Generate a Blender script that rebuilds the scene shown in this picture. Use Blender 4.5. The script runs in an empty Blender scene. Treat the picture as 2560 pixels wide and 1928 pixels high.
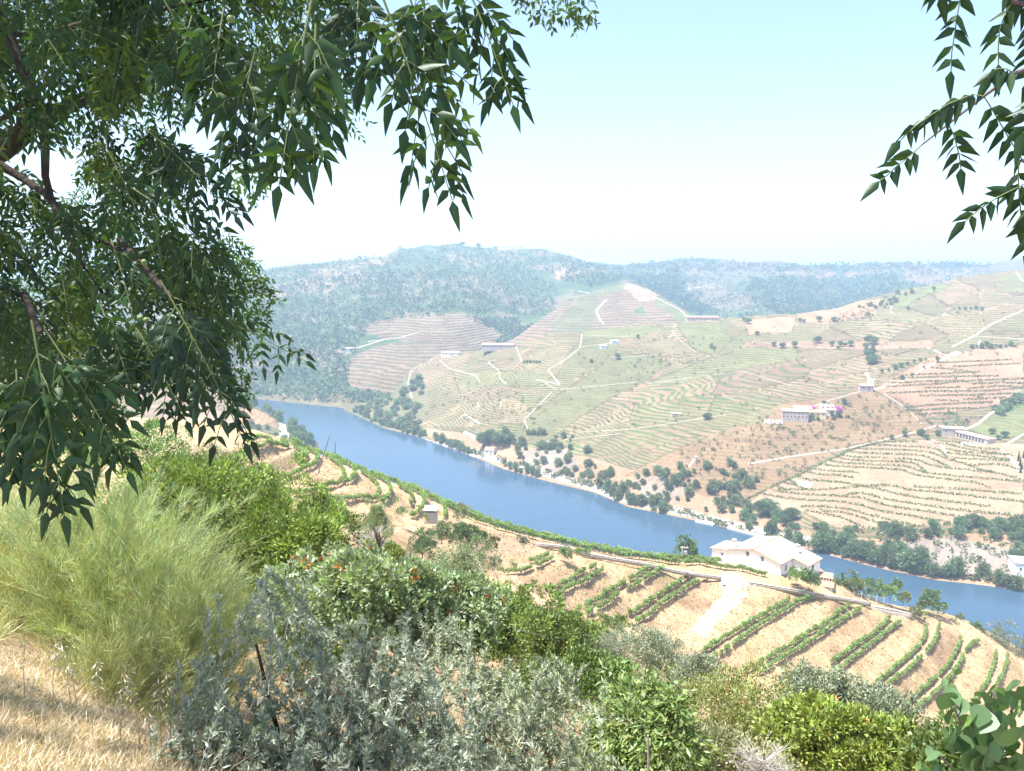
import bpy, bmesh, math, random
import numpy as np
from mathutils import Vector, Matrix, Euler
from mathutils.bvhtree import BVHTree

rng = np.random.default_rng(7)
random.seed(7)
SC = bpy.context.scene
COL = SC.collection

# ------------------------------------------------------------------ camera
HC = 140.0                       # camera height over the river
PITCH = math.radians(8.2)
FPX = 1898.0                     # focal length in pixels of the 2560 px wide photograph
cam_d = bpy.data.cameras.new('camera')
cam_d.sensor_width = 36.0
cam_d.lens = 36.0 * FPX / 2560.0
cam_d.clip_start = 0.05
cam_d.clip_end = 60000
cam = bpy.data.objects.new('camera', cam_d)
COL.objects.link(cam)
cam.location = (0, 0, HC)
cam.rotation_euler = (math.pi / 2 - PITCH, 0, 0)
SC.camera = cam

# ------------------------------------------------------------------ sky, sun, exposure
TO_SUN = Vector((-0.52, -0.16, 1.55)).normalized()
SUN_EL = math.asin(TO_SUN.z)
SUN_AZ = math.atan2(TO_SUN.x, TO_SUN.y)      # clockwise from +Y
world = bpy.data.worlds.new('World')
SC.world = world
world.use_nodes = True
wn = world.node_tree
for n in list(wn.nodes):
    wn.nodes.remove(n)
w_out = wn.nodes.new('ShaderNodeOutputWorld')
w_bg = wn.nodes.new('ShaderNodeBackground')
w_sky = wn.nodes.new('ShaderNodeTexSky')
w_sky.sky_type = 'NISHITA'
w_sky.sun_disc = False
w_sky.sun_elevation = SUN_EL
w_sky.sun_rotation = SUN_AZ
w_sky.altitude = 200
w_sky.air_density = 1.0
w_sky.dust_density = 1.6
w_sky.ozone_density = 1.0
w_bg.inputs['Strength'].default_value = 0.10
wn.links.new(w_sky.outputs[0], w_bg.inputs['Color'])
wn.links.new(w_bg.outputs[0], w_out.inputs['Surface'])

sun_d = bpy.data.lights.new('sun', 'SUN')
sun_d.energy = 4.6
sun_d.angle = math.radians(0.53)
sun_d.color = (1.0, 0.96, 0.89)
sun = bpy.data.objects.new('sun', sun_d)
COL.objects.link(sun)
sun.rotation_euler = TO_SUN.to_track_quat('Z', 'Y').to_euler()

SC.view_settings.view_transform = 'Standard'
SC.view_settings.look = 'None'
SC.view_settings.exposure = 1.68
SC.view_settings.gamma = 1.0
SC.view_settings.use_curve_mapping = False
SC.render.engine = 'CYCLES'
cy = SC.cycles
cy.use_denoising = True
cy.max_bounces = 7
cy.diffuse_bounces = 3
cy.transmission_bounces = 5
cy.transparent_max_bounces = 8
cy.volume_bounces = 1
cy.use_adaptive_sampling = True
cy.adaptive_threshold = 0.02

# ------------------------------------------------------------------ pixels of the photograph -> the place
CP, SP = math.cos(PITCH), math.sin(PITCH)

def ratio(py):
    """metres of drop below the eye per metre of distance for a photograph row"""
    v = (964.0 - np.asarray(py, float)) / FPX
    return (SP - v * CP) / (CP + v * SP)

def at(px, py, Y):
    v = (964.0 - py) / FPX
    k = Y / (CP + v * SP)
    return Vector(((px - 1280.0) / FPX * k, Y, HC - (SP - v * CP) * k))

def at_z(px, py, z):
    return at(px, py, (HC - z) / float(ratio(py)))

def ray(px, py):
    v = (964.0 - py) / FPX
    return Vector(((px - 1280.0) / FPX, CP + v * SP, -SP + v * CP)).normalized()

def project(P):
    P = np.asarray(P, float)
    x, y, z = P[..., 0], P[..., 1], P[..., 2] - HC
    d = y * CP - z * SP
    d = np.where(np.abs(d) < 1e-6, 1e-6, d)
    u = x / d
    v = (y * SP + z * CP) / d
    return 1280.0 + u * FPX, 964.0 - v * FPX

def col_x(px, py, Y):
    v = (964.0 - py) / FPX
    return (px - 1280.0) / FPX * Y / (CP + v * SP)

# ------------------------------------------------------------------ small tools
def noise2(x, y, seed=0):
    x = np.asarray(x, float); y = np.asarray(y, float)
    xi = np.floor(x).astype(np.int64); yi = np.floor(y).astype(np.int64)
    fx = x - xi; fy = y - yi
    fx = fx * fx * (3 - 2 * fx); fy = fy * fy * (3 - 2 * fy)
    def h(a, b):
        n = (a * 374761393 + b * 668265263 + seed * 1442695041) & 0x7fffffff
        n = ((n ^ (n >> 13)) * 1274126177) & 0x7fffffff
        n = n ^ (n >> 16)
        return (n & 0xffff) / 65535.0 * 2 - 1
    return ((h(xi, yi) * (1 - fx) + h(xi + 1, yi) * fx) * (1 - fy)
            + (h(xi, yi + 1) * (1 - fx) + h(xi + 1, yi + 1) * fx) * fy)

def fbm(x, y, seed=0, octv=4):
    s = 0; a = 1.0; f = 1.0; t = 0
    for i in range(octv):
        s = s + a * noise2(x * f, y * f, seed + i * 17); t += a
        a *= 0.5; f *= 2.03
    return s / t

def sstep(a, b, x):
    t = np.clip((np.asarray(x, float) - a) / (b - a), 0, 1)
    return t * t * (3 - 2 * t)

def in_poly(x, y, poly):
    x = np.asarray(x); y = np.asarray(y)
    ins = np.zeros(x.shape, bool)
    n = len(poly)
    for i in range(n):
        x1, y1 = poly[i]; x2, y2 = poly[(i + 1) % n]
        if y1 == y2:
            continue
        c = ((y1 > y) != (y2 > y)) & (x < (x2 - x1) * (y - y1) / (y2 - y1) + x1)
        ins ^= c
    return ins

def poly_dist(x, y, pts):
    """distance to a polyline"""
    best = np.full(np.shape(x), 1e9)
    for (x1, y1), (x2, y2) in zip(pts[:-1], pts[1:]):
        dx, dy = x2 - x1, y2 - y1
        L = dx * dx + dy * dy + 1e-9
        t = np.clip(((x - x1) * dx + (y - y1) * dy) / L, 0, 1)
        best = np.minimum(best, np.hypot(x - x1 - t * dx, y - y1 - t * dy))
    return best

def mesh_np(name, V, F, mats=(), cols=None, extra=None, smooth=False, fmat=None):
    """numpy mesh: V (n,3), F = (m,3) or (m,4) int array or a list of such arrays"""
    V = np.asarray(V, np.float32)
    Fs = F if isinstance(F, list) else [F]
    Fs = [np.asarray(f, np.int32) for f in Fs if len(f)]
    me = bpy.data.meshes.new(name)
    me.vertices.add(len(V)); me.vertices.foreach_set('co', V.ravel())
    nl = sum(f.size for f in Fs); npoly = sum(len(f) for f in Fs)
    me.loops.add(nl); me.polygons.add(npoly)
    me.loops.foreach_set('vertex_index', np.concatenate([f.ravel() for f in Fs]))
    st = []; o = 0
    for f in Fs:
        k = f.shape[1]
        st.append(o + np.arange(len(f), dtype=np.int32) * k); o += f.size
    me.polygons.foreach_set('loop_start', np.concatenate(st).astype(np.int32))
    if smooth:
        me.polygons.foreach_set('use_smooth', np.ones(npoly, bool))
    if fmat is not None:
        me.polygons.foreach_set('material_index', np.asarray(fmat, np.int32))
    for m in mats:
        me.materials.append(m)
    if cols is not None:
        a = me.attributes.new('Col', 'FLOAT_COLOR', 'POINT')
        c = np.ones((len(V), 4), np.float32); c[:, :3] = cols
        a.data.foreach_set('color', c.ravel())
    for k, val in (extra or {}).items():
        a = me.attributes.new(k, 'FLOAT_COLOR', 'POINT')
        c = np.ones((len(V), 4), np.float32); c[:, :3] = val
        a.data.foreach_set('color', c.ravel())
    me.update(calc_edges=True)
    return me

def tag(o, label=None, cat=None, group=None, kind=None):
    if label: o['label'] = label
    if cat: o['category'] = cat
    if group: o['group'] = group
    if kind: o['kind'] = kind
    return o

def obj(name, me, parent=None, loc=None):
    o = bpy.data.objects.new(name, me)
    COL.objects.link(o)
    if parent is not None:
        o.parent = parent
    if loc is not None:
        o.location = loc
    return o

def thing(name, label, cat, loc=(0, 0, 0), rz=0.0, group=None, scale=1.0):
    o = bpy.data.objects.new(name, None)
    o.empty_display_size = 0.2
    COL.objects.link(o)
    o.location = loc; o.rotation_euler = (0, 0, rz)
    o.scale = (scale,) * 3 if not hasattr(scale, '__len__') else scale
    return tag(o, label, cat, group)

class MB:
    """collects boxes, tubes and quads into one mesh"""
    def __init__(s):
        s.v = []; s.f = []
    def box(s, a, b, M=None):
        x0, y0, z0 = a; x1, y1, z1 = b
        c = [(x0, y0, z0), (x1, y0, z0), (x1, y1, z0), (x0, y1, z0), (x0, y0, z1), (x1, y0, z1), (x1, y1, z1), (x0, y1, z1)]
        n = len(s.v)
        s.v += [tuple(M @ Vector(p)) if M else p for p in c]
        s.f += [tuple(n + i for i in q) for q in ((0, 3, 2, 1), (4, 5, 6, 7), (0, 1, 5, 4), (1, 2, 6, 5), (2, 3, 7, 6), (3, 0, 4, 7))]
        return s
    def poly(s, pts):
        n = len(s.v); s.v += [tuple(p) for p in pts]; s.f.append(tuple(range(n, n + len(pts)))); return s
    def prism(s, base, top):
        n = len(s.v); k = len(base)
        s.v += [tuple(p) for p in base] + [tuple(p) for p in top]
        s.f.append(tuple(range(n + k - 1, n - 1, -1))); s.f.append(tuple(range(n + k, n + 2 * k)))
        for i in range(k):
            j = (i + 1) % k
            s.f.append((n + i, n + j, n + k + j, n + k + i))
        return s
    def tube(s, pts, rad, n=6):
        pts = [Vector(p) for p in pts]
        b = len(s.v)
        for i, p in enumerate(pts):
            d = (pts[min(i + 1, len(pts) - 1)] - pts[max(i - 1, 0)])
            d = d.normalized() if d.length > 1e-9 else Vector((0, 0, 1))
            a = d.orthogonal().normalized(); c = d.cross(a)
            r = rad[i] if hasattr(rad, '__len__') else rad
            for k in range(n):
                t = 2 * math.pi * k / n
                s.v.append(tuple(p + (a * math.cos(t) + c * math.sin(t)) * r))
        for i in range(len(pts) - 1):
            for k in range(n):
                k2 = (k + 1) % n
                s.f.append((b + i * n + k, b + i * n + k2, b + (i + 1) * n + k2, b + (i + 1) * n + k))
        s.f.append(tuple(b + k for k in range(n - 1, -1, -1)))
        e = b + (len(pts) - 1) * n
        s.f.append(tuple(e + k for k in range(n)))
        return s
    def mesh(s, name, m, smooth=False):
        me = bpy.data.meshes.new(name)
        me.from_pydata(s.v, [], s.f)
        if m: me.materials.append(m)
        if smooth:
            me.polygons.foreach_set('use_smooth', np.ones(len(s.f), bool))
        me.update()
        return me
    def build(s, name, m, parent=None, smooth=False):
        return obj(name, s.mesh(name, m, smooth), parent)

# ------------------------------------------------------------------ materials
def new_mat(name):
    m = bpy.data.materials.new(name); m.use_nodes = True
    nt = m.node_tree
    for n in list(nt.nodes): nt.nodes.remove(n)
    out = nt.nodes.new('ShaderNodeOutputMaterial')
    return m, nt, out

def N(nt, typ, **kw):
    n = nt.nodes.new(typ)
    for k, v in kw.items():
        if k.startswith('i_'):
            n.inputs[k[2:].replace('_', ' ')].default_value = v
        else:
            setattr(n, k, v)
    return n

def math_n(nt, op, a, b=None, c=None):
    n = nt.nodes.new('ShaderNodeMath'); n.operation = op
    for i, q in enumerate((a, b, c)):
        if q is None: continue
        if isinstance(q, (int, float)): n.inputs[i].default_value = q
        else: nt.links.new(q, n.inputs[i])
    return n.outputs[0]

def mix_n(nt, fac, a, b, blend='MIX'):
    n = nt.nodes.new('ShaderNodeMix'); n.data_type = 'RGBA'; n.blend_type = blend
    for sock, q in ((n.inputs[0], fac), (n.inputs[6], a), (n.inputs[7], b)):
        if isinstance(q, (int, float)): sock.default_value = q
        elif isinstance(q, tuple): sock.default_value = (*q, 1) if len(q) == 3 else q
        else: nt.links.new(q, sock)
    return n.outputs[2]

def noise_n(nt, scale, detail=4, rough=0.55, coord=None, out='Fac', dim='3D'):
    n = nt.nodes.new('ShaderNodeTexNoise'); n.noise_dimensions = dim
    n.inputs['Scale'].default_value = scale; n.inputs['Detail'].default_value = detail
    n.inputs['Roughness'].default_value = rough
    if coord is not None: nt.links.new(coord, n.inputs['Vector'])
    return n.outputs[out]

def ramp_n(nt, fac, stops):
    n = nt.nodes.new('ShaderNodeValToRGB')
    e = n.color_ramp.elements
    while len(e) < len(stops): e.new(0.5)
    for q, (p, c) in zip(e, stops):
        q.position = p; q.color = (*c, 1) if len(c) == 3 else c
    nt.links.new(fac, n.inputs[0])
    return n.outputs[0]

_M = {}
def plain(name, col, rough=0.8, var=0.25, scale=3.0, bump=0.0, spec=0.2, metal=0.0):
    """painted / mineral surface with mottled colour"""
    if name in _M: return _M[name]
    m, nt, out = new_mat(name)
    tc = N(nt, 'ShaderNodeTexCoord')
    nz = noise_n(nt, scale, 6, 0.65, tc.outputs['Object'])
    dark = tuple(c * (1 - var) for c in col); lite = tuple(min(1, c * (1 + var * 0.6)) for c in col)
    cc = ramp_n(nt, nz, [(0.3, dark), (0.7, lite)])
    b = N(nt, 'ShaderNodeBsdfPrincipled')
    b.inputs['Roughness'].default_value = rough
    b.inputs['Metallic'].default_value = metal
    b.inputs['Specular IOR Level'].default_value = spec
    nt.links.new(cc, b.inputs['Base Color'])
    if bump:
        bp = N(nt, 'ShaderNodeBump', i_Strength=bump, i_Distance=0.1)
        nt.links.new(noise_n(nt, scale * 4, 5, 0.7, tc.outputs['Object']), bp.inputs['Height'])
        nt.links.new(bp.outputs[0], b.inputs['Normal'])
    nt.links.new(b.outputs[0], out.inputs['Surface'])
    _M[name] = m
    return m

def leafy(name, trans=0.35, gloss=0.06, rough=0.45, tint=(1, 1, 1), objvar=0.0):
    """leaf: diffuse + light coming through + a thin gloss; colour from the leaf itself (Col)"""
    if name in _M: return _M[name]
    m, nt, out = new_mat(name)
    at_ = N(nt, 'ShaderNodeAttribute', attribute_name='Col')
    c = at_.outputs['Color']
    if tint != (1, 1, 1):
        c = mix_n(nt, 1.0, c, tint, 'MULTIPLY')
    if objvar:
        oi = N(nt, 'ShaderNodeObjectInfo')
        hv = N(nt, 'ShaderNodeHueSaturation')
        nt.links.new(math_n(nt, 'MULTIPLY_ADD', oi.outputs['Random'], objvar, 1 - objvar * 0.5), hv.inputs['Value'])
        nt.links.new(math_n(nt, 'MULTIPLY_ADD', oi.outputs['Random'], 0.05, 0.475), hv.inputs['Hue'])
        nt.links.new(c, hv.inputs['Color'])
        c = hv.outputs[0]
    d = N(nt, 'ShaderNodeBsdfDiffuse'); t = N(nt, 'ShaderNodeBsdfTranslucent')
    nt.links.new(c, d.inputs['Color'])
    tc = mix_n(nt, 1.0, c, (1.25, 1.25, 0.55), 'MULTIPLY')
    nt.links.new(tc, t.inputs['Color'])
    mx = N(nt, 'ShaderNodeMixShader', i_Fac=trans)
    nt.links.new(d.outputs[0], mx.inputs[1]); nt.links.new(t.outputs[0], mx.inputs[2])
    g = N(nt, 'ShaderNodeBsdfGlossy', i_Roughness=rough)
    g.inputs['Color'].default_value = (0.8, 0.85, 0.9, 1)
    mx2 = N(nt, 'ShaderNodeMixShader', i_Fac=gloss)
    nt.links.new(mx.outputs[0], mx2.inputs[1]); nt.links.new(g.outputs[0], mx2.inputs[2])
    nt.links.new(mx2.outputs[0], out.inputs['Surface'])
    _M[name] = m
    return m

def bark(name, col=(0.16, 0.12, 0.09)):
    return plain(name, col, 0.9, 0.45, 9.0, 0.5, 0.1)
# ------------------------------------------------------------------ ground material
def ground_mat(name, fine=0.8, bump=0.6, bdist=0.15, patch=0.12, lines=True):
    m, nt, out = new_mat(name)
    tc = N(nt, 'ShaderNodeTexCoord'); P = tc.outputs['Object']
    a = N(nt, 'ShaderNodeAttribute', attribute_name='Col')
    n1 = noise_n(nt, fine, 8, 0.7, P); n2 = noise_n(nt, patch, 5, 0.6, P)
    c = mix_n(nt, 1.0, a.outputs['Color'], ramp_n(nt, n1, [(0.25, (0.62, 0.60, 0.58)), (0.75, (1.28, 1.26, 1.22))]), 'MULTIPLY')
    c = mix_n(nt, 1.0, c, ramp_n(nt, n2, [(0.3, (0.80, 0.74, 0.70)), (0.7, (1.14, 1.12, 1.08))]), 'MULTIPLY')
    h = n1
    if lines:
        s = N(nt, 'ShaderNodeAttribute', attribute_name='Str')
        sp = N(nt, 'ShaderNodeSeparateColor'); nt.links.new(s.outputs['Color'], sp.inputs[0])
        xyz = N(nt, 'ShaderNodeSeparateXYZ'); nt.links.new(P, xyz.inputs[0])
        wob = noise_n(nt, 0.012, 3, 0.5, P); wob2 = noise_n(nt, 0.08, 2, 0.5, P)
        zz = math_n(nt, 'ADD', xyz.outputs[2], math_n(nt, 'MULTIPLY', wob, 7.0))
        zz = math_n(nt, 'ADD', zz, math_n(nt, 'MULTIPLY', wob2, 0.9))
        ph = math_n(nt, 'FRACT', math_n(nt, 'DIVIDE', zz, sp.outputs[1]))
        tri = math_n(nt, 'ABSOLUTE', math_n(nt, 'SUBTRACT', ph, 0.5))          # 0 centre .. 0.5
        mr = N(nt, 'ShaderNodeMapRange'); mr.interpolation_type = 'SMOOTHSTEP'
        nt.links.new(tri, mr.inputs['Value'])
        mr.inputs['From Min'].default_value = 0.30; mr.inputs['From Max'].default_value = 0.12
        brk = ramp_n(nt, noise_n(nt, 0.09, 4, 0.7, P), [(0.32, (0, 0, 0)), (0.48, (1, 1, 1))])
        f = math_n(nt, 'MULTIPLY', math_n(nt, 'MULTIPLY', mr.outputs[0], sp.outputs[0]), brk)
        vine = mix_n(nt, sp.outputs[2], (0.068, 0.085, 0.042), (0.062, 0.108, 0.04))
        c = mix_n(nt, f, c, vine)
        h = math_n(nt, 'ADD', n1, math_n(nt, 'MULTIPLY', f, 1.2))
    b = N(nt, 'ShaderNodeBsdfPrincipled', i_Roughness=0.95)
    b.inputs['Specular IOR Level'].default_value = 0.05
    nt.links.new(c, b.inputs['Base Color'])
    bp = N(nt, 'ShaderNodeBump', i_Strength=bump, i_Distance=bdist)
    nt.links.new(h, bp.inputs['Height']); nt.links.new(bp.outputs[0], b.inputs['Normal'])
    nt.links.new(b.outputs[0], out.inputs['Surface'])
    return m

def grid_faces(nr, nc):
    i = np.arange(nr * nc).reshape(nr, nc)
    return np.stack([i[:-1, :-1].ravel(), i[:-1, 1:].ravel(), i[1:, 1:].ravel(), i[1:, :-1].ravel()], 1)

TERR = {}
def add_terrain(name, V, F, mat, cols, strips):
    me = mesh_np(name, V, F, [mat], cols, {'Str': strips}, smooth=True)
    o = obj(name, me); tag(o, kind='structure')
    TERR[name] = BVHTree.FromPolygons(V.tolist(), F.tolist())
    return o

def hit(px, py, names=None):
    best = None; d = ray(px, py)
    for k, t in TERR.items():
        if names and k not in names: continue
        p, n, i, L = t.ray_cast(Vector((0, 0, HC)), d)
        if p is not None and (best is None or L < best[1]):
            best = (p, L, n, k)
    return best[0] if best else None

def ground_z(x, y, names=None):
    best = None
    for k, t in TERR.items():
        if names and k not in names: continue
        p, n, i, L = t.ray_cast(Vector((x, y, 900)), Vector((0, 0, -1)))
        if p is not None and (best is None or p.z > best): best = p.z
    return best

# ------------------------------------------------------------------ lofted hills
def loft(px, curves, slopes, seg, nz_amp, seed, base, back=((160, -30), (500, -120)), under=None, folds=()):
    """curves: photograph rows per curve from foot to crest (lists of (px,py)); slopes: rise per metre between them.
    base: list of (px, py, z) of the foot. Returns points and the (px,py) they were laid at."""
    px = np.asarray(px, float)
    bpx = [b[0] for b in base]
    y0 = np.interp(px, bpx, [b[1] for b in base]); z0 = np.interp(px, bpx, [b[2] for b in base])
    if len(base[0]) > 3:
        Y = np.interp(px, bpx, [b[3] for b in base])
    else:
        Y = (HC - z0) / ratio(y0)
    rows = [(Y, z0)]
    for c, s in zip(curves, slopes):
        py = np.interp(px, [q[0] for q in c], [q[1] for q in c])
        q = ratio(py)
        sl = np.interp(px, [k[0] for k in s], [k[1] for k in s]) if isinstance(s, (list, tuple)) else s
        Yp, zp = rows[-1]
        Yn = (HC - zp + sl * Yp) / (q + sl)
        Yn = np.maximum(Yn, Yp + 2)
        rows.append((Yn, HC - q * Yn))
    for dy, dz in back:
        rows.append((rows[-1][0] + dy, rows[-1][1] + dz))
    if under:
        rows.insert(0, (rows[0][0] - under[0], np.full_like(px, under[1])))
        seg = [4] + list(seg)
    seg = list(seg) + [8] * (len(rows) - 1 - len(seg))
    K = len(rows)
    Ya = np.array([r[0] for r in rows]); Za = np.array([r[1] for r in rows])
    # soften across columns
    k = np.array([1, 2, 3, 2, 1], float); k /= k.sum()
    def sm(a):
        p = np.pad(a, ((0, 0), (2, 2)), 'edge')
        return sum(k[i] * p[:, i:i + a.shape[1]] for i in range(5))
    Ya, Za = sm(Ya), sm(Za)
    outY, outZ = [], []
    for i in range(K - 1):
        n = seg[i]
        p0, p1, p2, p3 = max(i - 1, 0), i, i + 1, min(i + 2, K - 1)
        for j in range(n + (1 if i == K - 2 else 0)):
            t = j / n
            # height as a monotone-ish blend, distance linear
            def cr(A):
                m1 = (A[p2] - A[p0]) * 0.5 * 0.7; m2 = (A[p3] - A[p1]) * 0.5 * 0.7
                return ((2 * t**3 - 3 * t**2 + 1) * A[p1] + (t**3 - 2 * t**2 + t) * m1
                        + (-2 * t**3 + 3 * t**2) * A[p2] + (t**3 - t**2) * m2)
            outY.append(Ya[p1] * (1 - t) + Ya[p2] * t)
            outZ.append(cr(Za) * 0.6 + (Za[p1] * (1 - t) + Za[p2] * t) * 0.4)
    Y = np.array(outY); Z = np.array(outZ)
    q = (HC - Z) / Y
    v = (SP - q * CP) / (q * SP + CP)
    X = (px[None, :] - 1280) / FPX * Y / (CP + v * SP)
    PYg = 964 - v * FPX; PXg = np.broadcast_to(px[None, :], Y.shape); dZ = 0
    nv = len(Y) - 16
    for line, am, wd in folds:
        wl = []
        for qx, qy in line:
            k = np.argmin(((PXg - qx) ** 2 + (PYg - qy) ** 2)[:nv]); wl.append((X.ravel()[k], Y.ravel()[k]))
        dd = poly_dist(X + 8 * fbm(X / 40, Y / 40, seed + 3, 2), Y, wl)
        dZ = dZ + am * np.exp(-(dd / wd) ** 2)
    Z = Z + dZ * np.clip((Z - 1) / 14.0, 0, 1)
    amp = nz_amp * np.clip(Z / 15.0, 0, 1)
    Z = Z + amp * fbm(X / 70, Y / 70, seed, 5)
    return np.stack([X, Y, Z], -1), Y.shape

def lerp_cols(c0, c1, t):
    t = np.asarray(t)[..., None]
    return np.asarray(c0) * (1 - t) + np.asarray(c1) * t

TAN = np.array((0.222, 0.160, 0.113)); PALE = np.array((0.275, 0.208, 0.15)); ORANGE = np.array((0.222, 0.156, 0.10))
FOREST = np.array((0.062, 0.098, 0.045)); SCRUB = np.array((0.13, 0.14, 0.08)); GREENF = np.array((0.125, 0.155, 0.07))
ROCK = np.array((0.21, 0.195, 0.185))

def parcels(V, C, S, box, n, seed, ok=None):
    """patchwork of vineyard parcels: each its own green, tone and row spacing, pale paths between"""
    r_ = np.random.default_rng(seed)
    px, py = project(V)
    x0, x1, y0, y1 = box
    sx, sy = r_.uniform(x0, x1, n), r_.uniform(y0, y1, n)
    qx = px + 14 * fbm(V[:, 0] / 40, V[:, 1] / 40, seed, 3); qy = py + 6 * fbm(V[:, 0] / 40, V[:, 1] / 40, seed + 5, 3)
    d1 = np.full(len(V), 1e9); d2 = np.full(len(V), 1e9); k = np.zeros(len(V), int)
    for i in range(n):
        d = np.hypot((qx - sx[i]) * .5, (qy - sy[i]) * 1.3 + (qx - sx[i]) * .18)
        nearer = d < d1
        d2 = np.where(nearer, d1, np.minimum(d2, d)); k = np.where(nearer, i, k); d1 = np.minimum(d1, d)
    g = np.clip(r_.normal(.10, .20, n), 0, .55)[k][:, None]; br = r_.uniform(.84, 1.12, n)[k][:, None]
    C2_ = C * br * (1 - g) + GREENF * g
    edge = sstep(1.6, .5, (d2 - d1))[:, None] * r_.choice([0, 0, 1], n)[k][:, None]
    C2_ = C2_ * (1 - edge) + PALE * 1.15 * edge
    S2_ = S.copy(); S2_[:, 0] = r_.uniform(.7, 1.0, n)[k] * (1 - edge[:, 0]); S2_[:, 1] = r_.uniform(1.1, 1.9, n)[k]; S2_[:, 2] = r_.uniform(.2, 1, n)[k]
    m = (np.ones(len(V), bool) if ok is None else ok)[:, None]
    return np.where(m, C2_, C), np.where(m, S2_, S)

def paint(V, base_col, base_str, zones, blur=0.0, seed=3):
    """land cover: zones = (polygon in photograph pixels, colour, colour mix, (line strength, line spacing, line green))"""
    px, py = project(V)
    jx = px + 5 * fbm(V[:, 0] / 18, V[:, 1] / 18, seed, 3); jy = py + 3 * fbm(V[:, 0] / 18, V[:, 1] / 18, seed + 9, 3)
    C = np.tile(base_col, (len(V), 1)).astype(float); S = np.tile(base_str, (len(V), 1)).astype(float)
    for poly, col, k, st in zones:
        ins = in_poly(jx, jy, poly)
        if col is not None:
            C[ins] = C[ins] * (1 - k) + np.asarray(col) * k
        if st is not None:
            S[ins] = st
    return C, S

BANK = [(300, 985), (590, 992), (622, 997), (726, 1006), (850, 1019), (892, 1039), (954, 1068), (1052, 1094), (1200, 1148), (1257, 1172),
        (1352, 1199), (1488, 1232), (1573, 1268), (1665, 1286), (1773, 1309), (1896, 1341), (1917, 1347), (2031, 1376), (2145, 1408),
        (2240, 1430), (2335, 1450), (2430, 1460), (2560, 1477), (2800, 1500), (3200, 1530)]

# ---- vineyard hill across the river
hpx = np.concatenate([np.arange(860, 2600, 3.6), np.arange(2600, 3300, 20.0)])
base1 = [(p, y, 0.0) for p, y in BANK if p >= 850]
base1 = [(860, 1024, 0.0)] + [b for b in base1 if b[0] > 860]
c_road = [(860, 1022), (954, 1062), (1052, 1084), (1200, 1132), (1350, 1184), (1488, 1214), (1665, 1266), (1773, 1290), (1917, 1326), (2031, 1352), (2145, 1382), (2335, 1420), (2560, 1440), (3200, 1490)]
c_low = [(860, 1020), (930, 1040), (985, 1052), (1100, 1066), (1200, 1095), (1350, 1130), (1500, 1165), (1700, 1205), (1850, 1265), (2000, 1296), (2200, 1330), (2560, 1315), (3200, 1330)]
c_mid = [(860, 1017), (930, 1030), (985, 1030), (1100, 1015), (1200, 1020), (1350, 1045), (1500, 1085), (1700, 1100), (1850, 1150), (2000, 1165), (2150, 1110), (2350, 1100), (2560, 1110), (3200, 1150)]
c_up = [(860, 1014), (930, 1022), (985, 1012), (1100, 960), (1200, 935), (1350, 930), (1500, 950), (1700, 960), (1850, 1000), (2000, 1020), (2150, 975), (2350, 950), (2560, 930), (3200, 950)]
c_top = [(860, 1011), (930, 1015), (985, 1000), (1040, 940), (1100, 908), (1200, 885), (1350, 862), (1500, 862), (1700, 870), (1900, 860), (2100, 850), (2350, 790), (2560, 770), (3200, 780)]
c_cre = [(860, 1008), (930, 1010), (975, 992), (1020, 925), (1100, 882), (1230, 868), (1300, 855), (1380, 832), (1460, 825), (1660, 806), (1760, 797), (1900, 790), (2000, 785), (2100, 766), (2200, 737), (2300, 716), (2400, 697), (2500, 683), (2560, 676), (2800, 660), (3200, 670)]
G1, sh1 = loft(hpx, [c_road, c_low, c_mid, c_up, c_top, c_cre], [0.32, 0.36, 0.26, 0.24, 0.22, 0.17], [6, 32, 60, 58, 38, 38], 3.0, 11, base1, under=(25, -7), folds=[
 ([(1300, 1130), (1400, 1075), (1560, 990), (1680, 935), (1800, 885)], -9, 38), ([(1870, 1262), (2000, 1178), (2130, 1112), (2260, 1085), (2400, 1055), (2500, 1015), (2600, 970)], -8, 30),
 ([(985, 1070), (1010, 1000), (1060, 930), (1120, 895)], -12, 40), ([(1620, 1205), (1800, 1125), (2000, 1045), (2160, 980), (2350, 890), (2560, 790)], 9, 42), ([(1180, 1090), (1240, 1010), (1330, 950), (1440, 880)], 5, 45),
 ([(1100, 1060), (1180, 980), (1260, 900)], -5, 30), ([(1900, 900), (2000, 850), (2180, 800), (2300, 750)], -8, 40), ([(1450, 1090), (1600, 1030), (1800, 980), (1950, 940)], 5, 40), ([(2200, 1310), (2270, 1200), (2320, 1130)], -3.5, 16), ([(2100, 1290), (2180, 1200), (2240, 1120)], 3, 18)])
V1 = G1.reshape(-1, 3)
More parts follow.
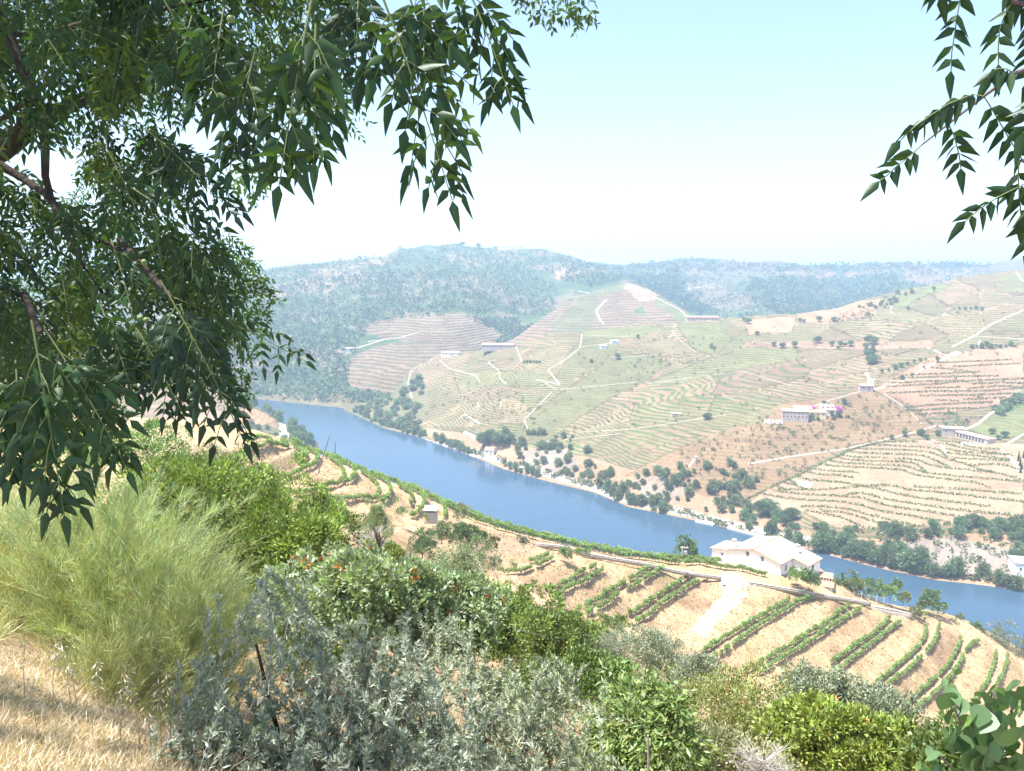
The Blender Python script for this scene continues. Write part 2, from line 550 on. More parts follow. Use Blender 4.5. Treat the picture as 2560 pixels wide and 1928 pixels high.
Z1 = [  # land cover of the hill
 ([(860, 1000), (985, 985), (1010, 1015), (985, 1060), (1150, 1080), (1330, 1120), (1500, 1150), (1640, 1190), (1760, 1200), (1870, 1275), (2050, 1340), (2250, 1350), (2560, 1320), (2700, 1320), (2700, 1500), (2200, 1440), (1880, 1350), (1400, 1225), (1000, 1090), (860, 1030)], np.array((0.28, 0.195, 0.135)), 1, (0, 2, 0)),
 ([(850, 1040), (850, 990), (990, 970), (1040, 930), (1075, 985), (1040, 1050), (1080, 1100), (1020, 1085)], SCRUB * .9, 0.85, (0, 2, 0)),
 ([(1310, 1130), (1420, 1120), (1450, 1170), (1380, 1195), (1310, 1175)], ROCK, 0.8, (0, 2, 0)),
 ([(1590, 1190), (1720, 1200), (1700, 1255), (1600, 1250)], ROCK, 0.7, (0, 2, 0)),
 ([(2200, 1360), (2380, 1340), (2560, 1380), (2560, 1440), (2350, 1430), (2150, 1390)], ROCK, 0.85, (0, 2, 0)),
 ([(1700, 1120), (1880, 1050), (1960, 1010), (2110, 990), (2170, 975), (2240, 1000), (2310, 1040), (2350, 1075), (2200, 1100), (2130, 1115), (2000, 1180), (1880, 1250), (1760, 1240), (1640, 1190), (1560, 1190)], ORANGE * 0.98, 1, (0.28, 1.5, 0.2)),
 ([(1860, 1270), (1914, 1227), (1994, 1191), (2055, 1159), (2129, 1126), (2192, 1107), (2300, 1100), (2560, 1110), (2560, 1300), (2300, 1318), (2176, 1323), (2090, 1320), (2010, 1280), (1900, 1270)], PALE, 1, (0, 2, 0)),
 ([(2420, 1075), (2480, 1030), (2560, 985), (2700, 985), (2700, 1130), (2560, 1090), (2490, 1100)], GREENF * 1.1, 0.75, (0.5, 0.8, 0.8)),
 ([(2395, 1080), (2450, 1085), (2480, 1105), (2430, 1108)], GREENF, 0.9, (0, 2, 1)),
 # greener vineyards
 ([(1310, 1080), (1320, 1035), (1400, 985), (1460, 945), (1560, 880), (1680, 905), (1620, 950), (1500, 1010), (1390, 1085), (1350, 1110)], GREENF * 0.95, 0.62, (0.6, 1.1, 0.3)),
 ([(1455, 830), (1640, 812), (1660, 822), (1600, 845), (1460, 848)], GREENF * 1.1, 0.7, (0.3, 1.2, 1)),
 ([(1690, 810), (1800, 806), (1830, 850), (1790, 890), (1730, 870)], GREENF, 0.6, (0.6, 1.3, 1)),
 ([(1610, 960), (1760, 900), (1900, 860), (2000, 855), (1990, 900), (1800, 930), (1700, 960)], GREENF * 1.15, 0.45, (0.8, 1.7, 1)),
 ([(1690, 1050), (1830, 1035), (1940, 1030), (1900, 1060), (1720, 1075)], GREENF, 0.4, (0.6, 1.4, 0.5)),
 ([(2250, 735), (2360, 708), (2380, 715), (2300, 745), (2240, 780), (2220, 775)], GREENF, 0.8, (0.3, 1.5, 1)),
 ([(2130, 775), (2280, 720), (2310, 722), (2190, 790)], SCRUB, 0.7, (0, 2, 0)),
 ([(2490, 690), (2560, 682), (2560, 700), (2500, 702)], GREENF, 0.7, (0.3, 1.5, 1)),
 ([(2480, 712), (2560, 705), (2560, 735), (2510, 732)], GREENF, 0.6, (0.4, 1.5, 1)),
 ([(2000, 772), (2200, 745), (2190, 790), (2060, 810), (1990, 800)], np.array((0.29, 0.19, 0.13)), 0.8, (0.15, 1.6, 0.2)),
 ([(1860, 800), (1990, 790), (1980, 830), (1870, 835)], np.array((0.30, 0.20, 0.14)), 0.9, (0.1, 2, 0)),
 ([(1140, 960), (1200, 925), (1260, 930), (1230, 960), (1150, 985)], GREENF, 0.5, (0.6, 1.2, 1)),
 ([(1860, 855), (2330, 850), (2340, 870), (2150, 875), (1870, 868)], TAN, 1.0, (0.05, 2, 0)),
 ([(2330, 890), (2560, 860), (2560, 1000), (2440, 1020), (2330, 1040), (2250, 1000), (2180, 975)], np.array((0.295, 0.195, 0.14)), 1, (0.12, 2, 0)),
 ([(2490, 1030), (2540, 985), (2560, 970), (2560, 1010), (2510, 1035)], FOREST * 1.5, 0.9, (0, 2, 0)),
]
C1, S1 = paint(V1, TAN, (0.85, 1.75, 0.55), Z1)
C1, S1 = parcels(V1, C1, S1, (880, 2620, 690, 1220), 150, 44, np.isclose(S1[:, 0], .85))
big = fbm(V1[:, 0] / 90, V1[:, 1] / 90, 21, 4)
C1 *= (1 + 0.16 * big)[:, None]
M_far = ground_mat('far_hill_ground', 0.55, 0.7, 0.5, 0.05)
add_terrain('hillside_terrain', V1, grid_faces(*sh1), M_far, C1, S1)

# ---- forested mountain further up the river
mpx = np.concatenate([np.arange(-900, 300, 20.0), np.arange(300, 1850, 4.0)])
base2 = [(-900, 970, 0.), (300, 984, 0.), (590, 991, 0.), (726, 1006, 0.), (850, 1019, 0.), (900, 1026, 0.), (960, 1028, 0.), (1060, 1018, 0.), (1250, 1000, 0.), (1850, 980, 0.)]
m2 = [(-900, 930), (300, 945), (600, 960), (730, 972), (850, 982), (900, 985), (960, 985), (1000, 980), (1100, 960), (1250, 945), (1850, 940)]
m3 = [(-900, 880), (300, 890), (600, 900), (850, 910), (950, 920), (1000, 915), (1100, 890), (1250, 880), (1600, 900), (1850, 960)]
m4 = [(-900, 810), (300, 820), (600, 810), (850, 815), (1000, 810), (1250, 800), (1400, 800), (1600, 840), (1850, 940)]
m5 = [(-900, 750), (300, 752), (600, 742), (850, 725), (1100, 705), (1250, 710), (1400, 725), (1500, 745), (1600, 790), (1700, 840), (1850, 920)]
m6 = [(-900, 705), (300, 692), (575, 690), (650, 680), (700, 670), (830, 655), (960, 641), (1000, 623), (1060, 615), (1130, 612), (1250, 622), (1300, 620), (1370, 627), (1430, 645), (1500, 668), (1560, 690), (1620, 730), (1700, 800), (1850, 900)]
G2, sh2 = loft(mpx, [m2, m3, m4, m5, m6], [0.30, 0.27, 0.24, 0.2, 0.17], [14, 34, 34, 34, 40], 9.0, 31, base2, under=(20, -7), folds=[
 ([(870, 1000), (870, 930), (910, 870), (1000, 780), (1060, 700)], -16, 60), ([(700, 990), (740, 900), (800, 800), (850, 720)], -18, 70), ([(1240, 870), (1300, 800), (1330, 740), (1350, 690)], -22, 70), ([(780, 980), (800, 900), (880, 800), (960, 700)], 14, 60), ([(600, 960), (640, 860), (700, 780)], 14, 70), ([(1120, 860), (1130, 780), (1150, 690)], 12, 70)])
V2 = G2.reshape(-1, 3)
Z2 = [
 ([(868, 960), (870, 900), (905, 878), (985, 855), (1060, 850), (1140, 850), (1240, 880), (1290, 880), (1200, 920), (1080, 965), (985, 985), (900, 975)], TAN * 0.98, 1, (0.6, 3.2, 0.5)),
 ([(912, 826), (940, 800), (1010, 793), (1110, 785), (1150, 782), (1205, 795), (1232, 822), (1258, 838), (1225, 862), (1130, 858), (1000, 850), (960, 845)], TAN, 1, (0.6, 3.0, 0.6)),
 ([(640, 740), (680, 715), (760, 695), (845, 695), (835, 725), (740, 738)], PALE * 0.9, 0.9, (0.1, 3, 0)),
 ([(760, 690), (830, 665), (960, 645), (985, 652), (970, 660), (880, 675), (830, 690)], PALE * 0.85, 0.8, (0.1, 3, 0)),
 ([(575, 890), (620, 890), (660, 905), (600, 930), (575, 935)], TAN, 0.8, (0.3, 3, 0.2)),
 ([(740, 890), (800, 880), (870, 872), (880, 880), (840, 890), (760, 900)], PALE * 0.8, 0.6, (0, 3, 0)),
 ([(1330, 772), (1350, 745), (1420, 748), (1440, 770), (1380, 775)], TAN * 0.9, 0.8, (0.4, 3, 0.6)),
 ([(1390, 675), (1430, 665), (1455, 678), (1420, 700), (1390, 700)], PALE * 0.95, 0.9, (0, 3, 0)),
 ([(1230, 622), (1300, 618), (1310, 630), (1240, 632)], PALE * 0.8, 0.7, (0, 3, 0)),
 ([(1320, 630), (1375, 630), (1400, 642), (1340, 640)], TAN * 0.9, 0.7, (0.1, 3, 0)),
 ([(1380, 800), (1440, 770), (1500, 740), (1480, 800), (1400, 830)], GREENF, 0.7, (0.5, 3, 1)),
 ([(580, 1000), (700, 985), (850, 985), (960, 1010), (990, 1060), (900, 1040), (850, 1022), (700, 1010)], np.array((0.26, 0.19, 0.13)), 0.55, (0, 3, 0)),
]
C2, S2 = paint(V2, FOREST * 1.05, (0, 3, 0), Z2, seed=5)
f = fbm(V2[:, 0] / 45, V2[:, 1] / 45, 5, 5)
bare = sstep(-0.06, 0.32, f)[:, None] * 0.75
isf = (C2[:, 1] < 0.15)[:, None]
C2 = np.where(isf, C2 * (1 - bare) + np.array((0.19, 0.155, 0.115)) * bare, C2)
C2 *= (1 + 0.18 * fbm(V2[:, 0] / 130, V2[:, 1] / 130, 8, 3))[:, None]
M_mtn = ground_mat('mountain_ground', 0.16, 1.0, 3.0, 0.03)
add_terrain('mountain_terrain', V2, grid_faces(*sh2), M_mtn, C2, S2)

# ---- bare spur in the side valley
spx = np.arange(1180, 1960, 4.0)
s_b = [(1180, 905, 40., 960.), (1400, 870, 55., 985.), (1960, 860, 60., 1000.)]
s1 = [(1180, 890), (1300, 860), (1400, 810), (1480, 780), (1565, 765), (1650, 785), (1740, 825), (1960, 858)]
s2 = [(1180, 884), (1280, 850), (1340, 806), (1400, 766), (1450, 742), (1500, 722), (1540, 711), (1575, 708), (1610, 716), (1650, 738), (1700, 768), (1750, 800), (1800, 832), (1960, 852)]
G3, sh3 = loft(spx, [s1, s2], [0.26, 0.24], [30, 36], 2.5, 51, s_b)
V3 = G3.reshape(-1, 3)
Z3 = [
 ([(1480, 740), (1510, 700), (1570, 690), (1575, 712), (1530, 735)], GREENF, 0.8, (0.3, 3, 1)),
 ([(1565, 700), (1640, 735), (1650, 750), (1600, 755), (1560, 720)], PALE * 1.05, 1, (0, 3, 0)),
 ([(1640, 735), (1760, 805), (1700, 805), (1640, 765)], GREENF * 1.05, 0.75, (0.3, 3, 1)),
 ([(1590, 770), (1610, 768), (1612, 785), (1585, 785)], FOREST * 1.3, 0.9, (0, 3, 0)),
 ([(1380, 810), (1440, 755), (1490, 720), (1500, 760), (1470, 830), (1390, 840)], GREENF * 0.95, 0.6, (0.4, 3, 0.5)),
]
C3, S3 = paint(V3, TAN * 1.02, (0.55, 3.0, 0.3), Z3, seed=6)
add_terrain('valley_spur_terrain', V3, grid_faces(*sh3), M_mtn, C3, S3)

# ---- far plateau ridge
rpx = np.concatenate([np.arange(1300, 2600, 5.0), np.arange(2600, 3900, 30.0)])
r_b = [(1300, 850, 35., 1280.), (3900, 850, 35., 1280.)]
r1 = [(1300, 790), (1700, 780), (2000, 775), (2300, 770), (3900, 770)]
r2 = [(1300, 720), (1700, 715), (2000, 712), (2300, 705), (3900, 700)]
r3 = [(1300, 690), (1480, 657), (1560, 666), (1640, 655), (1720, 646), (1800, 651), (1860, 658), (1925, 654), (2000, 663), (2060, 668), (2140, 660), (2200, 663), (2260, 660), (2310, 658), (2400, 654), (2480, 661), (2530, 654), (2600, 648), (3200, 640), (3900, 650)]
G4, sh4 = loft(rpx, [r1, r2, r3], [0.20, 0.18, 0.15], [28, 40, 40], 14.0, 71, r_b, back=((400, -40), (1500, -100)), folds=[([(1740, 790), (1760, 730), (1800, 690)], -18, 70), ([(1900, 790), (1950, 720), (1980, 680)], 16, 70), ([(2080, 790), (2110, 720), (2130, 680)], -18, 70), ([(2230, 780), (2240, 710), (2260, 675)], 16, 70), ([(1620, 790), (1650, 720), (1680, 670)], 14, 60)])
V4 = G4.reshape(-1, 3)
Z4 = [
 ([(1660, 715), (1740, 705), (1820, 715), (1800, 735), (1720, 730)], PALE * 0.85, 0.8, (0, 3, 0)),
 ([(1720, 730), (1800, 720), (1870, 735), (1880, 770), (1800, 780), (1740, 760)], TAN * 0.9, 0.6, (0.4, 4, 0.8)),
 ([(1680, 672), (1760, 670), (1790, 690), (1700, 688)], PALE * 0.9, 0.7, (0, 3, 0)),
 ([(1990, 675), (2080, 675), (2100, 695), (2010, 700)], TAN * 0.95, 0.85, (0, 3, 0)),
 ([(2110, 680), (2170, 682), (2150, 695), (2110, 692)], TAN, 0.7, (0, 3, 0)),
 ([(2260, 670), (2330, 678), (2480, 672), (2440, 690), (2330, 715), (2260, 700)], TAN * 0.95, 0.85, (0.2, 4, 0)),
 ([(1920, 670), (1990, 675), (1985, 690), (1925, 685)], TAN * 0.9, 0.6, (0, 3, 0)),
 ([(1940, 755), (2010, 750), (2010, 765), (1950, 770)], PALE, 0.7, (0, 3, 0)),
]
C4, S4 = paint(V4, FOREST * 1.05, (0, 3, 0), Z4, seed=7)
f4 = sstep(0.1, 0.4, fbm(V4[:, 0] / 120, V4[:, 1] / 120, 15, 4))[:, None] * 0.4
C4 = C4 * (1 - f4) + np.array((0.18, 0.145, 0.105)) * f4
top4 = sstep(690, 672, project(V4)[1])[:, None] * sstep(0.0, 0.25, fbm(V4[:, 0] / 160, V4[:, 1] / 90, 19, 3))[:, None]
C4 = C4 * (1 - 0.7 * top4) + TAN * 0.8 * 0.7 * top4
add_terrain('plateau_terrain', V4, grid_faces(*sh4), M_mtn, C4, S4)

# ---- left bank further upstream (knoll and road)
lpx = np.concatenate([np.arange(-900, 200, 25.0), np.arange(200, 830, 4.0)])
l_b = [(-900, 1200, 30., 330.), (200, 1200, 20., 330.), (600, 1200, 12., 350.), (700, 1200, 8., 360.), (760, 1200, 2., 400.), (790, 1160, -4., 560.), (830, 1150, -6., 560.)]
def lrow(d): return d
l1 = [(-900, 1030), (300, 1060), (560, 1100), (640, 1096), (720, 1105), (760, 1112), (790, 1128), (830, 1140)]
l2 = [(-900, 960), (300, 985), (450, 1010), (560, 1050), (640, 1050), (700, 1070), (740, 1080), (780, 1105), (830, 1130)]
l3 = [(-900, 880), (300, 905), (450, 950), (560, 1012), (620, 1018), (680, 1040), (720, 1066), (780, 1100), (830, 1128)]
l4 = [(-900, 780), (100, 800), (300, 830), (420, 880), (500, 945), (560, 985), (600, 996), (640, 1016), (700, 1050), (760, 1090), (790, 1103), (830, 1127)]
G5, sh5 = loft(lpx, [l1, l2, l3, l4], [0.1, [(0, .2), (500, .14), (700, .05), (830, .0)], [(0, .2), (500, .12), (640, .03), (830, -0.02)], [(0, .2), (500, .1), (600, -0.06), (830, -0.05)]], [10, 26, 26, 20], 1.5, 91, l_b, back=((30, -9), (120, -40)))
V5 = G5.reshape(-1, 3)
Z5 = [
 ([(590, 1045), (610, 1018), (650, 1014), (690, 1035), (690, 1055), (650, 1065), (600, 1060)], np.array((0.33, 0.21, 0.14)), 1, (0.35, 1.2, 0.2)),
 ([(585, 1060), (660, 1062), (715, 1075), (720, 1120), (640, 1110), (585, 1090)], SCRUB * 0.8, 0.85, (0, 2, 0)),
 ([(600, 1000), (700, 1030), (760, 1070), (790, 1105), (760, 1120), (725, 1120), (712, 1062), (680, 1035), (620, 1010)], FOREST * 1.5, 0.9, (0, 2, 0)),
 ([(470, 1000), (590, 1040), (560, 1100), (450, 1080)], PALE, 0.9, (0, 2, 0)),
]
C5, S5 = paint(V5, TAN, (0.6, 2.0, 0.5), Z5, seed=8)
add_terrain('left_bank_terrain', V5, grid_faces(*sh5), M_far, C5, S5)

# ------------------------------------------------------------------ the near slope: vine terraces across the gully
# rows as traced: terrace level (metres below the eye), upper row, lower row
ROWS = [
 ('L', 36.0, [(620, 1112), (632, 1107), (647, 1103), (665, 1102)], None),
 ('L', 39.3, [(630, 1152), (645, 1149), (672, 1141), (694, 1132), (710, 1129), (719, 1123), (717, 1113), (705, 1109)], [(690, 1122), (678, 1113), (668, 1108)]),
 ('L', 42.6, [(741, 1167), (759, 1158), (769, 1150), (764, 1141), (748, 1129), (730, 1121)], [(676, 1205), (701, 1199), (723, 1190), (750, 1181), (771, 1172), (790, 1161), (797, 1152), (795, 1142), (782, 1134), (768, 1130)]),
 ('L', 45.9, [(723, 1252), (746, 1248), (777, 1243), (800, 1235), (828, 1226), (849, 1219), (860, 1205), (861, 1190), (850, 1170), (830, 1154), (812, 1146)], [(864, 1214), (882, 1205), (890, 1194), (887, 1181), (875, 1170), (856, 1160), (836, 1151)]),
 ('L', 49.2, [(790, 1290), (838, 1279), (867, 1273), (891, 1266), (936, 1257), (947, 1243), (945, 1225), (936, 1212), (920, 1198), (904, 1184)], [(952, 1260), (967, 1252), (976, 1240), (976, 1225), (967, 1210), (945, 1199), (923, 1190)]),
 ('L', 52.5, [(1028, 1270), (1032, 1254), (1028, 1241), (1016, 1232), (998, 1221)], [(1028, 1294), (1041, 1287), (1059, 1270), (1064, 1254), (1057, 1243), (1037, 1231), (1023, 1222)]),
 ('L', 55.8, [(1113, 1297), (1113, 1283), (1108, 1265), (1081, 1250), (1066, 1238)], None),
 ('M', 64.0, [(1327, 1411), (1345, 1408), (1368, 1397)], [(1249, 1438), (1287, 1438), (1312, 1431), (1330, 1422), (1346, 1419), (1379, 1404)]),
 ('M', 68.0, [(1368, 1485), (1390, 1480), (1408, 1469), (1428, 1462), (1440, 1449), (1455, 1442), (1462, 1437), (1486, 1424)], [(1390, 1493), (1404, 1489), (1417, 1478), (1435, 1469), (1444, 1465), (1464, 1457), (1475, 1449), (1487, 1442), (1504, 1431)]),
 ('M', 72.0, [(1448, 1536), (1471, 1522), (1493, 1511), (1518, 1493), (1534, 1484), (1553, 1471), (1571, 1460), (1598, 1443), (1627, 1427)], [(1468, 1545), (1484, 1532), (1513, 1516), (1525, 1509), (1540, 1495), (1553, 1488), (1571, 1475), (1600, 1460), (1632, 1441), (1654, 1427)]),
 ('M', 76.0, [(1574, 1546), (1592, 1537), (1621, 1516), (1647, 1499), (1665, 1487), (1685, 1476), (1704, 1461), (1728, 1449)], [(1592, 1561), (1621, 1546), (1632, 1534), (1650, 1519), (1665, 1507), (1683, 1496), (1701, 1486), (1724, 1469), (1760, 1452)]),
 ('R', 82.0, [(1759, 1640), (1782, 1622), (1809, 1604), (1844, 1583), (1876, 1565), (1900, 1551), (1938, 1529), (1970, 1511)], [(1780, 1655), (1810, 1632), (1840, 1612), (1867, 1592), (1912, 1563), (1941, 1543), (1967, 1529), (1996, 1509), (2021, 1501), (2050, 1494)]),
 ('R', 86.0, [(1860, 1688), (1891, 1675), (1927, 1652), (1967, 1628), (2005, 1601), (2032, 1585), (2066, 1563), (2097, 1541), (2120, 1525)], [(1900, 1690), (1921, 1676), (1948, 1658), (1990, 1632), (2006, 1620), (2028, 1608), (2059, 1589), (2093, 1563), (2118, 1547), (2149, 1528)]),
 ('R', 90.0, [(2079, 1664), (2111, 1644), (2147, 1616), (2180, 1594), (2202, 1576), (2223, 1554)], [(2090, 1686), (2118, 1664), (2147, 1641), (2171, 1622), (2184, 1612), (2207, 1594), (2227, 1577), (2250, 1561)]),
 ('R', 94.0, [(2191, 1714), (2212, 1699), (2238, 1677), (2268, 1652), (2287, 1632), (2305, 1612), (2314, 1592), (2315, 1576)], [(2216, 1719), (2241, 1701), (2261, 1686), (2283, 1668), (2303, 1647), (2323, 1627), (2335, 1610), (2344, 1589), (2348, 1571)]),
 ('R', 98.0, [(2259, 1777), (2287, 1753), (2299, 1739), (2323, 1719), (2344, 1697), (2368, 1674), (2381, 1652), (2393, 1628), (2400, 1606)], [(2279, 1795), (2297, 1777), (2323, 1755), (2348, 1729), (2372, 1703), (2386, 1684), (2402, 1660), (2413, 1634), (2424, 1618), (2442, 1608)]),
 ('R', 102.0, [(2428, 1769), (2449, 1741), (2467, 1711), (2478, 1686), (2485, 1660), (2489, 1637)], [(2462, 1760), (2493, 1722), (2504, 1697), (2513, 1673), (2518, 1647)]),
 ('R', 106.0, [(2545, 1790), (2556, 1755), (2562, 1722), (2566, 1690)], None),
]
CREST = [(1100, 1275, 180), (1180, 1300, 178), (1240, 1320, 177), (1300, 1336, 177), (1400, 1358, 179), (1520, 1386, 182), (1630, 1402, 185), (1750, 1412, 188), (1850, 1432, 187), (1915, 1447, 186), (2000, 1466, 186), (2057, 1480, 187), (2150, 1500, 193), (2268, 1527, 200), (2366, 1542, 204), (2440, 1566, 206), (2520, 1615, 206), (2600, 1660, 206)]
pts = []       # (px, Y, D)
for z_, D, a, b in ROWS:
    for rw, off in ((a, -0.5), (b, 0.5)):
        if rw is None: continue
        if b is None: off = 0
        for (x_, y_) in rw:
            pts.append((x_, (D + off) / float(ratio(y_)), D + off))
for x_, y_, Y_ in CREST:
    pts.append((x_, Y_, Y_ * float(ratio(y_))))
def hid(*l):
    for x_, Y_, D_ in l: pts.append((x_, Y_, D_))
# foot of the camera and the slope below it
for x_ in (-2600, -1000, 0, 700, 1400, 2000, 2560, 3600, 5200):
    hid((x_, 0.35, 1.62), (x_, 1.0, 1.72))
hid((-2000, 4, 1.9), (-2000, 15, 4), (-2000, 60, 12), (-2000, 200, 30), (-1000, 4, 2.2), (-800, 15, 4.0), (-800, 60, 10), (-800, 180, 26),
    (0, 2.2, 1.95), (0, 5, 2.8), (0, 8, 3.6), (0, 14, 4.7), (0, 30, 7), (0, 60, 11), (0, 160, 27),
    (300, 4, 2.6), (450, 5.5, 3.6), (300, 9, 4.9), (300, 20, 7.2), (300, 60, 13.5), (300, 160, 30), (450, 170, 33), (450, 60, 16), (520, 175, 35.5), (560, 185, 36.5),
    (560, 18, 8.0), (560, 40, 14), (600, 90, 25), (700, 130, 38), (850, 20, 9.6), (850, 50, 20), (800, 100, 34), (850, 135, 43.5),
    (1000, 2.2, 2.0), (1000, 5, 4.4), (1000, 10, 7.2), (1000, 40, 18.5), (1000, 110, 43), (1000, 150, 51), (900, 140, 47), (1100, 100, 42.5), (1100, 145, 54.5), (1200, 150, 57),
    (1200, 25, 14.2), (1250, 60, 29.5), (1350, 120, 57.5), (1300, 138, 60.5), (1480, 140, 67.5),
    (1500, 3, 2.7), (1500, 8, 6.8), (1500, 40, 27), (1500, 70, 41), (1600, 120, 66), (1800, 130, 80), (1700, 150, 78.5), (1755, 166, 80), (1790, 172, 79.4), (1825, 180, 78.0),
    (2000, 3, 2.9), (2000, 12, 11), (2000, 30, 26), (2000, 80, 60), (2100, 140, 89), (2200, 70, 56), (2400, 6, 6.2), (2400, 145, 98.5), (2560, 150, 103), (2560, 12, 12), (2560, 70, 58), (2350, 155, 97.5), (2650, 160, 108), (2800, 200, 116),
    (3400, 5, 5), (3400, 70, 60), (3400, 200, 125), (4600, 60, 55), (4600, 200, 130))
# behind the crest, down to the river
NB = [(-2000, 420), (500, 420), (600, 470), (700, 500), (775, 520), (900, 470), (1100, 405), (1300, 370), (1500, 340), (1700, 322), (1900, 300), (2100, 285), (2300, 266), (2560, 250), (2900, 240), (4600, 240)]
for x_, Yb in NB:
    hid((x_, Yb, 141), (x_, Yb + 90, 170))
hid((1953, 190, 77.6), (2020, 191, 78.6), (1900, 195, 78.3), (1840, 200, 78.5), (1950, 203, 79.0), (2050, 200, 79.5), (2000, 197, 78.6), (2060, 195, 80.5))
for x_, y_, Y_ in [c for c in CREST[::2] if not 1800 < c[0] < 2070]:
    D_ = Y_ * float(ratio(y_))
    hid((x_, Y_ + 14, D_ + 5.5), (x_, Y_ + 40, D_ + 24))
hid((640, 195, 40), (700, 200, 43), (620, 230, 58), (700, 240, 66), (790, 200, 50), (830, 210, 55), (880, 205, 56), (960, 205, 60), (1040, 198, 61), (800, 260, 80), (950, 260, 88), (1100, 250, 92), (450, 230, 55), (300, 260, 70), (500, 320, 110), (0, 260, 80), (0, 340, 120), (-900, 300, 100))
P_ = np.array(pts, float)
U = np.stack([P_[:, 0] / FPX, np.log(P_[:, 1])], 1); T = np.log(P_[:, 2])
def kern(a, b):
    d = np.sqrt(((a[:, None, :] - b[None, :, :]) ** 2).sum(-1) + 1e-10)
    return d
nP = len(U)
# linear-kernel spline (stays between its points) + plane
A = np.zeros((nP + 3, nP + 3))
Kd = kern(U, U)
A[:nP, :nP] = -Kd + 2e-3 * np.eye(nP)
A[:nP, nP] = 1; A[:nP, nP + 1:] = U; A[nP, :nP] = 1; A[nP + 1:, :nP] = U.T
W = np.linalg.solve(A, np.concatenate([T, [0, 0, 0]]))
def near_D(px, Y):
    px = np.asarray(px, float).ravel(); Y = np.asarray(Y, float).ravel()
    out = np.empty(len(px))
    for i in range(0, len(px), 20000):
        q = np.stack([px[i:i + 20000] / FPX, np.log(Y[i:i + 20000])], 1)
        out[i:i + 20000] = -kern(q, U) @ W[:nP] + W[nP] + q @ W[nP + 1:]
    return np.exp(out)

ZL = [(600, 1085), (760, 1100), (860, 1150), (960, 1200), (1090, 1250), (1140, 1300), (1060, 1310), (1000, 1300), (880, 1300), (770, 1300), (690, 1270), (640, 1220), (600, 1170)]
ZM = [(1230, 1420), (1330, 1390), (1440, 1395), (1560, 1420), (1700, 1436), (1800, 1450), (1830, 1480), (1790, 1530), (1700, 1620), (1560, 1580), (1430, 1560), (1330, 1500), (1240, 1460)]
ZR = [(1730, 1660), (1790, 1590), (1850, 1530), (1900, 1490), (2060, 1488), (2180, 1515), (2280, 1545), (2380, 1562), (2460, 1595), (2560, 1650), (2700, 1700), (2700, 1900), (2250, 1850), (2000, 1740), (1850, 1720)]
npx = np.concatenate([np.arange(-2600, -100, 50.0), np.arange(-100, 560, 8.0), np.arange(560, 2660, 5.0), np.arange(2660, 5200, 60.0)])
nY = np.concatenate([np.geomspace(0.35, 8, 60)[:-1], np.geomspace(8, 132, 84)[:-1], np.arange(132, 214, 0.55), np.geomspace(214, 430, 30)])
PX, YY = np.meshgrid(npx, nY)
D = near_D(PX, YY).reshape(PX.shape)
def pos_from(PX, YY, D):
    q = D / YY
    v = (SP - q * CP) / (q * SP + CP)
    return np.stack([(PX - 1280) / FPX * YY / (CP + v * SP), YY, HC - D], -1), 964 - v * FPX
G0, PY = pos_from(PX, YY, D)
# smoothed masks of the terraced ground
def mask(poly):
    m = in_poly(PX, PY, poly).astype(float)
    for _ in range(2):
        p = np.pad(m, 3, 'edge')
        m = sum(p[3:-3, i:i + m.shape[1]] for i in range(7)) / 7
        p = np.pad(m, 3, 'edge')
        m = sum(p[i:i + m.shape[0], 3:-3] for i in range(7)) / 7
    return m
WL, WM, WR = mask(ZL), mask(ZM), mask(ZR)
def terrace(D, D0, st):
    e = (D - D0) / st
    k = np.round(e); f = e - k                       # -0.5 .. 0.5, 0 on the bench
    g = np.sign(f) * np.clip((np.abs(f) - 0.15) / 0.35, 0, 1) * 0.5
    return D0 + st * (k + g), np.abs(f)
DL, fL = terrace(D, 36.0, 3.3); DM, fM = terrace(D, 64.0, 4.0); DR, fR = terrace(D, 82.0, 4.0)
behind = PY * 0
D2 = D + WL * (DL - D) + WM * (DM - D) + WR * (DR - D)
rough = 0.10 * fbm(G0[..., 0] / 1.6, G0[..., 1] / 1.6, 3, 4) * np.clip(YY / 30, 0.12, 1) * 3 + 0.6 * fbm(G0[..., 0] / 14, G0[..., 1] / 14, 13, 3) * np.clip((YY - 20) / 60, 0, 1) * (1 - np.clip(WL + WM + WR, 0, 1) * 0.8)
D2 = D2 - rough
G0, PY = pos_from(PX, YY, D2)
V0 = G0.reshape(-1, 3)
px0, py0 = PX.ravel(), PY.ravel()
STRAW = np.array((0.405, 0.305, 0.19)); BROWN = np.array((0.275, 0.19, 0.125)); SOIL = np.array((0.385, 0.285, 0.195))
n1 = fbm(V0[:, 0] / 6, V0[:, 1] / 6, 33, 4); n2 = fbm(V0[:, 0] / 22, V0[:, 1] / 22, 34, 3); n3 = fbm(V0[:, 0] / 1.5, V0[:, 1] / 1.5, 35, 3)
C0 = lerp_cols(STRAW, BROWN, sstep(0.0, 0.5, n1 * 0.7 + n2 * 0.5))
C0 = C0 * (1 + 0.25 * n3)[:, None]
grn = sstep(0.25, 0.6, fbm(V0[:, 0] / 9, V0[:, 1] / 9, 36, 3))[:, None] * 0.35
C0 = C0 * (1 - grn) + np.array((0.20, 0.20, 0.085)) * grn
bench = np.maximum(WL * (1 - sstep(0.12, 0.24, fL)), np.maximum(WM * (1 - sstep(0.12, 0.24, fM)), WR * (1 - sstep(0.12, 0.24, fR)))).ravel()[:, None] * 0.8
C0 = C0 * (1 - bench) + SOIL * bench
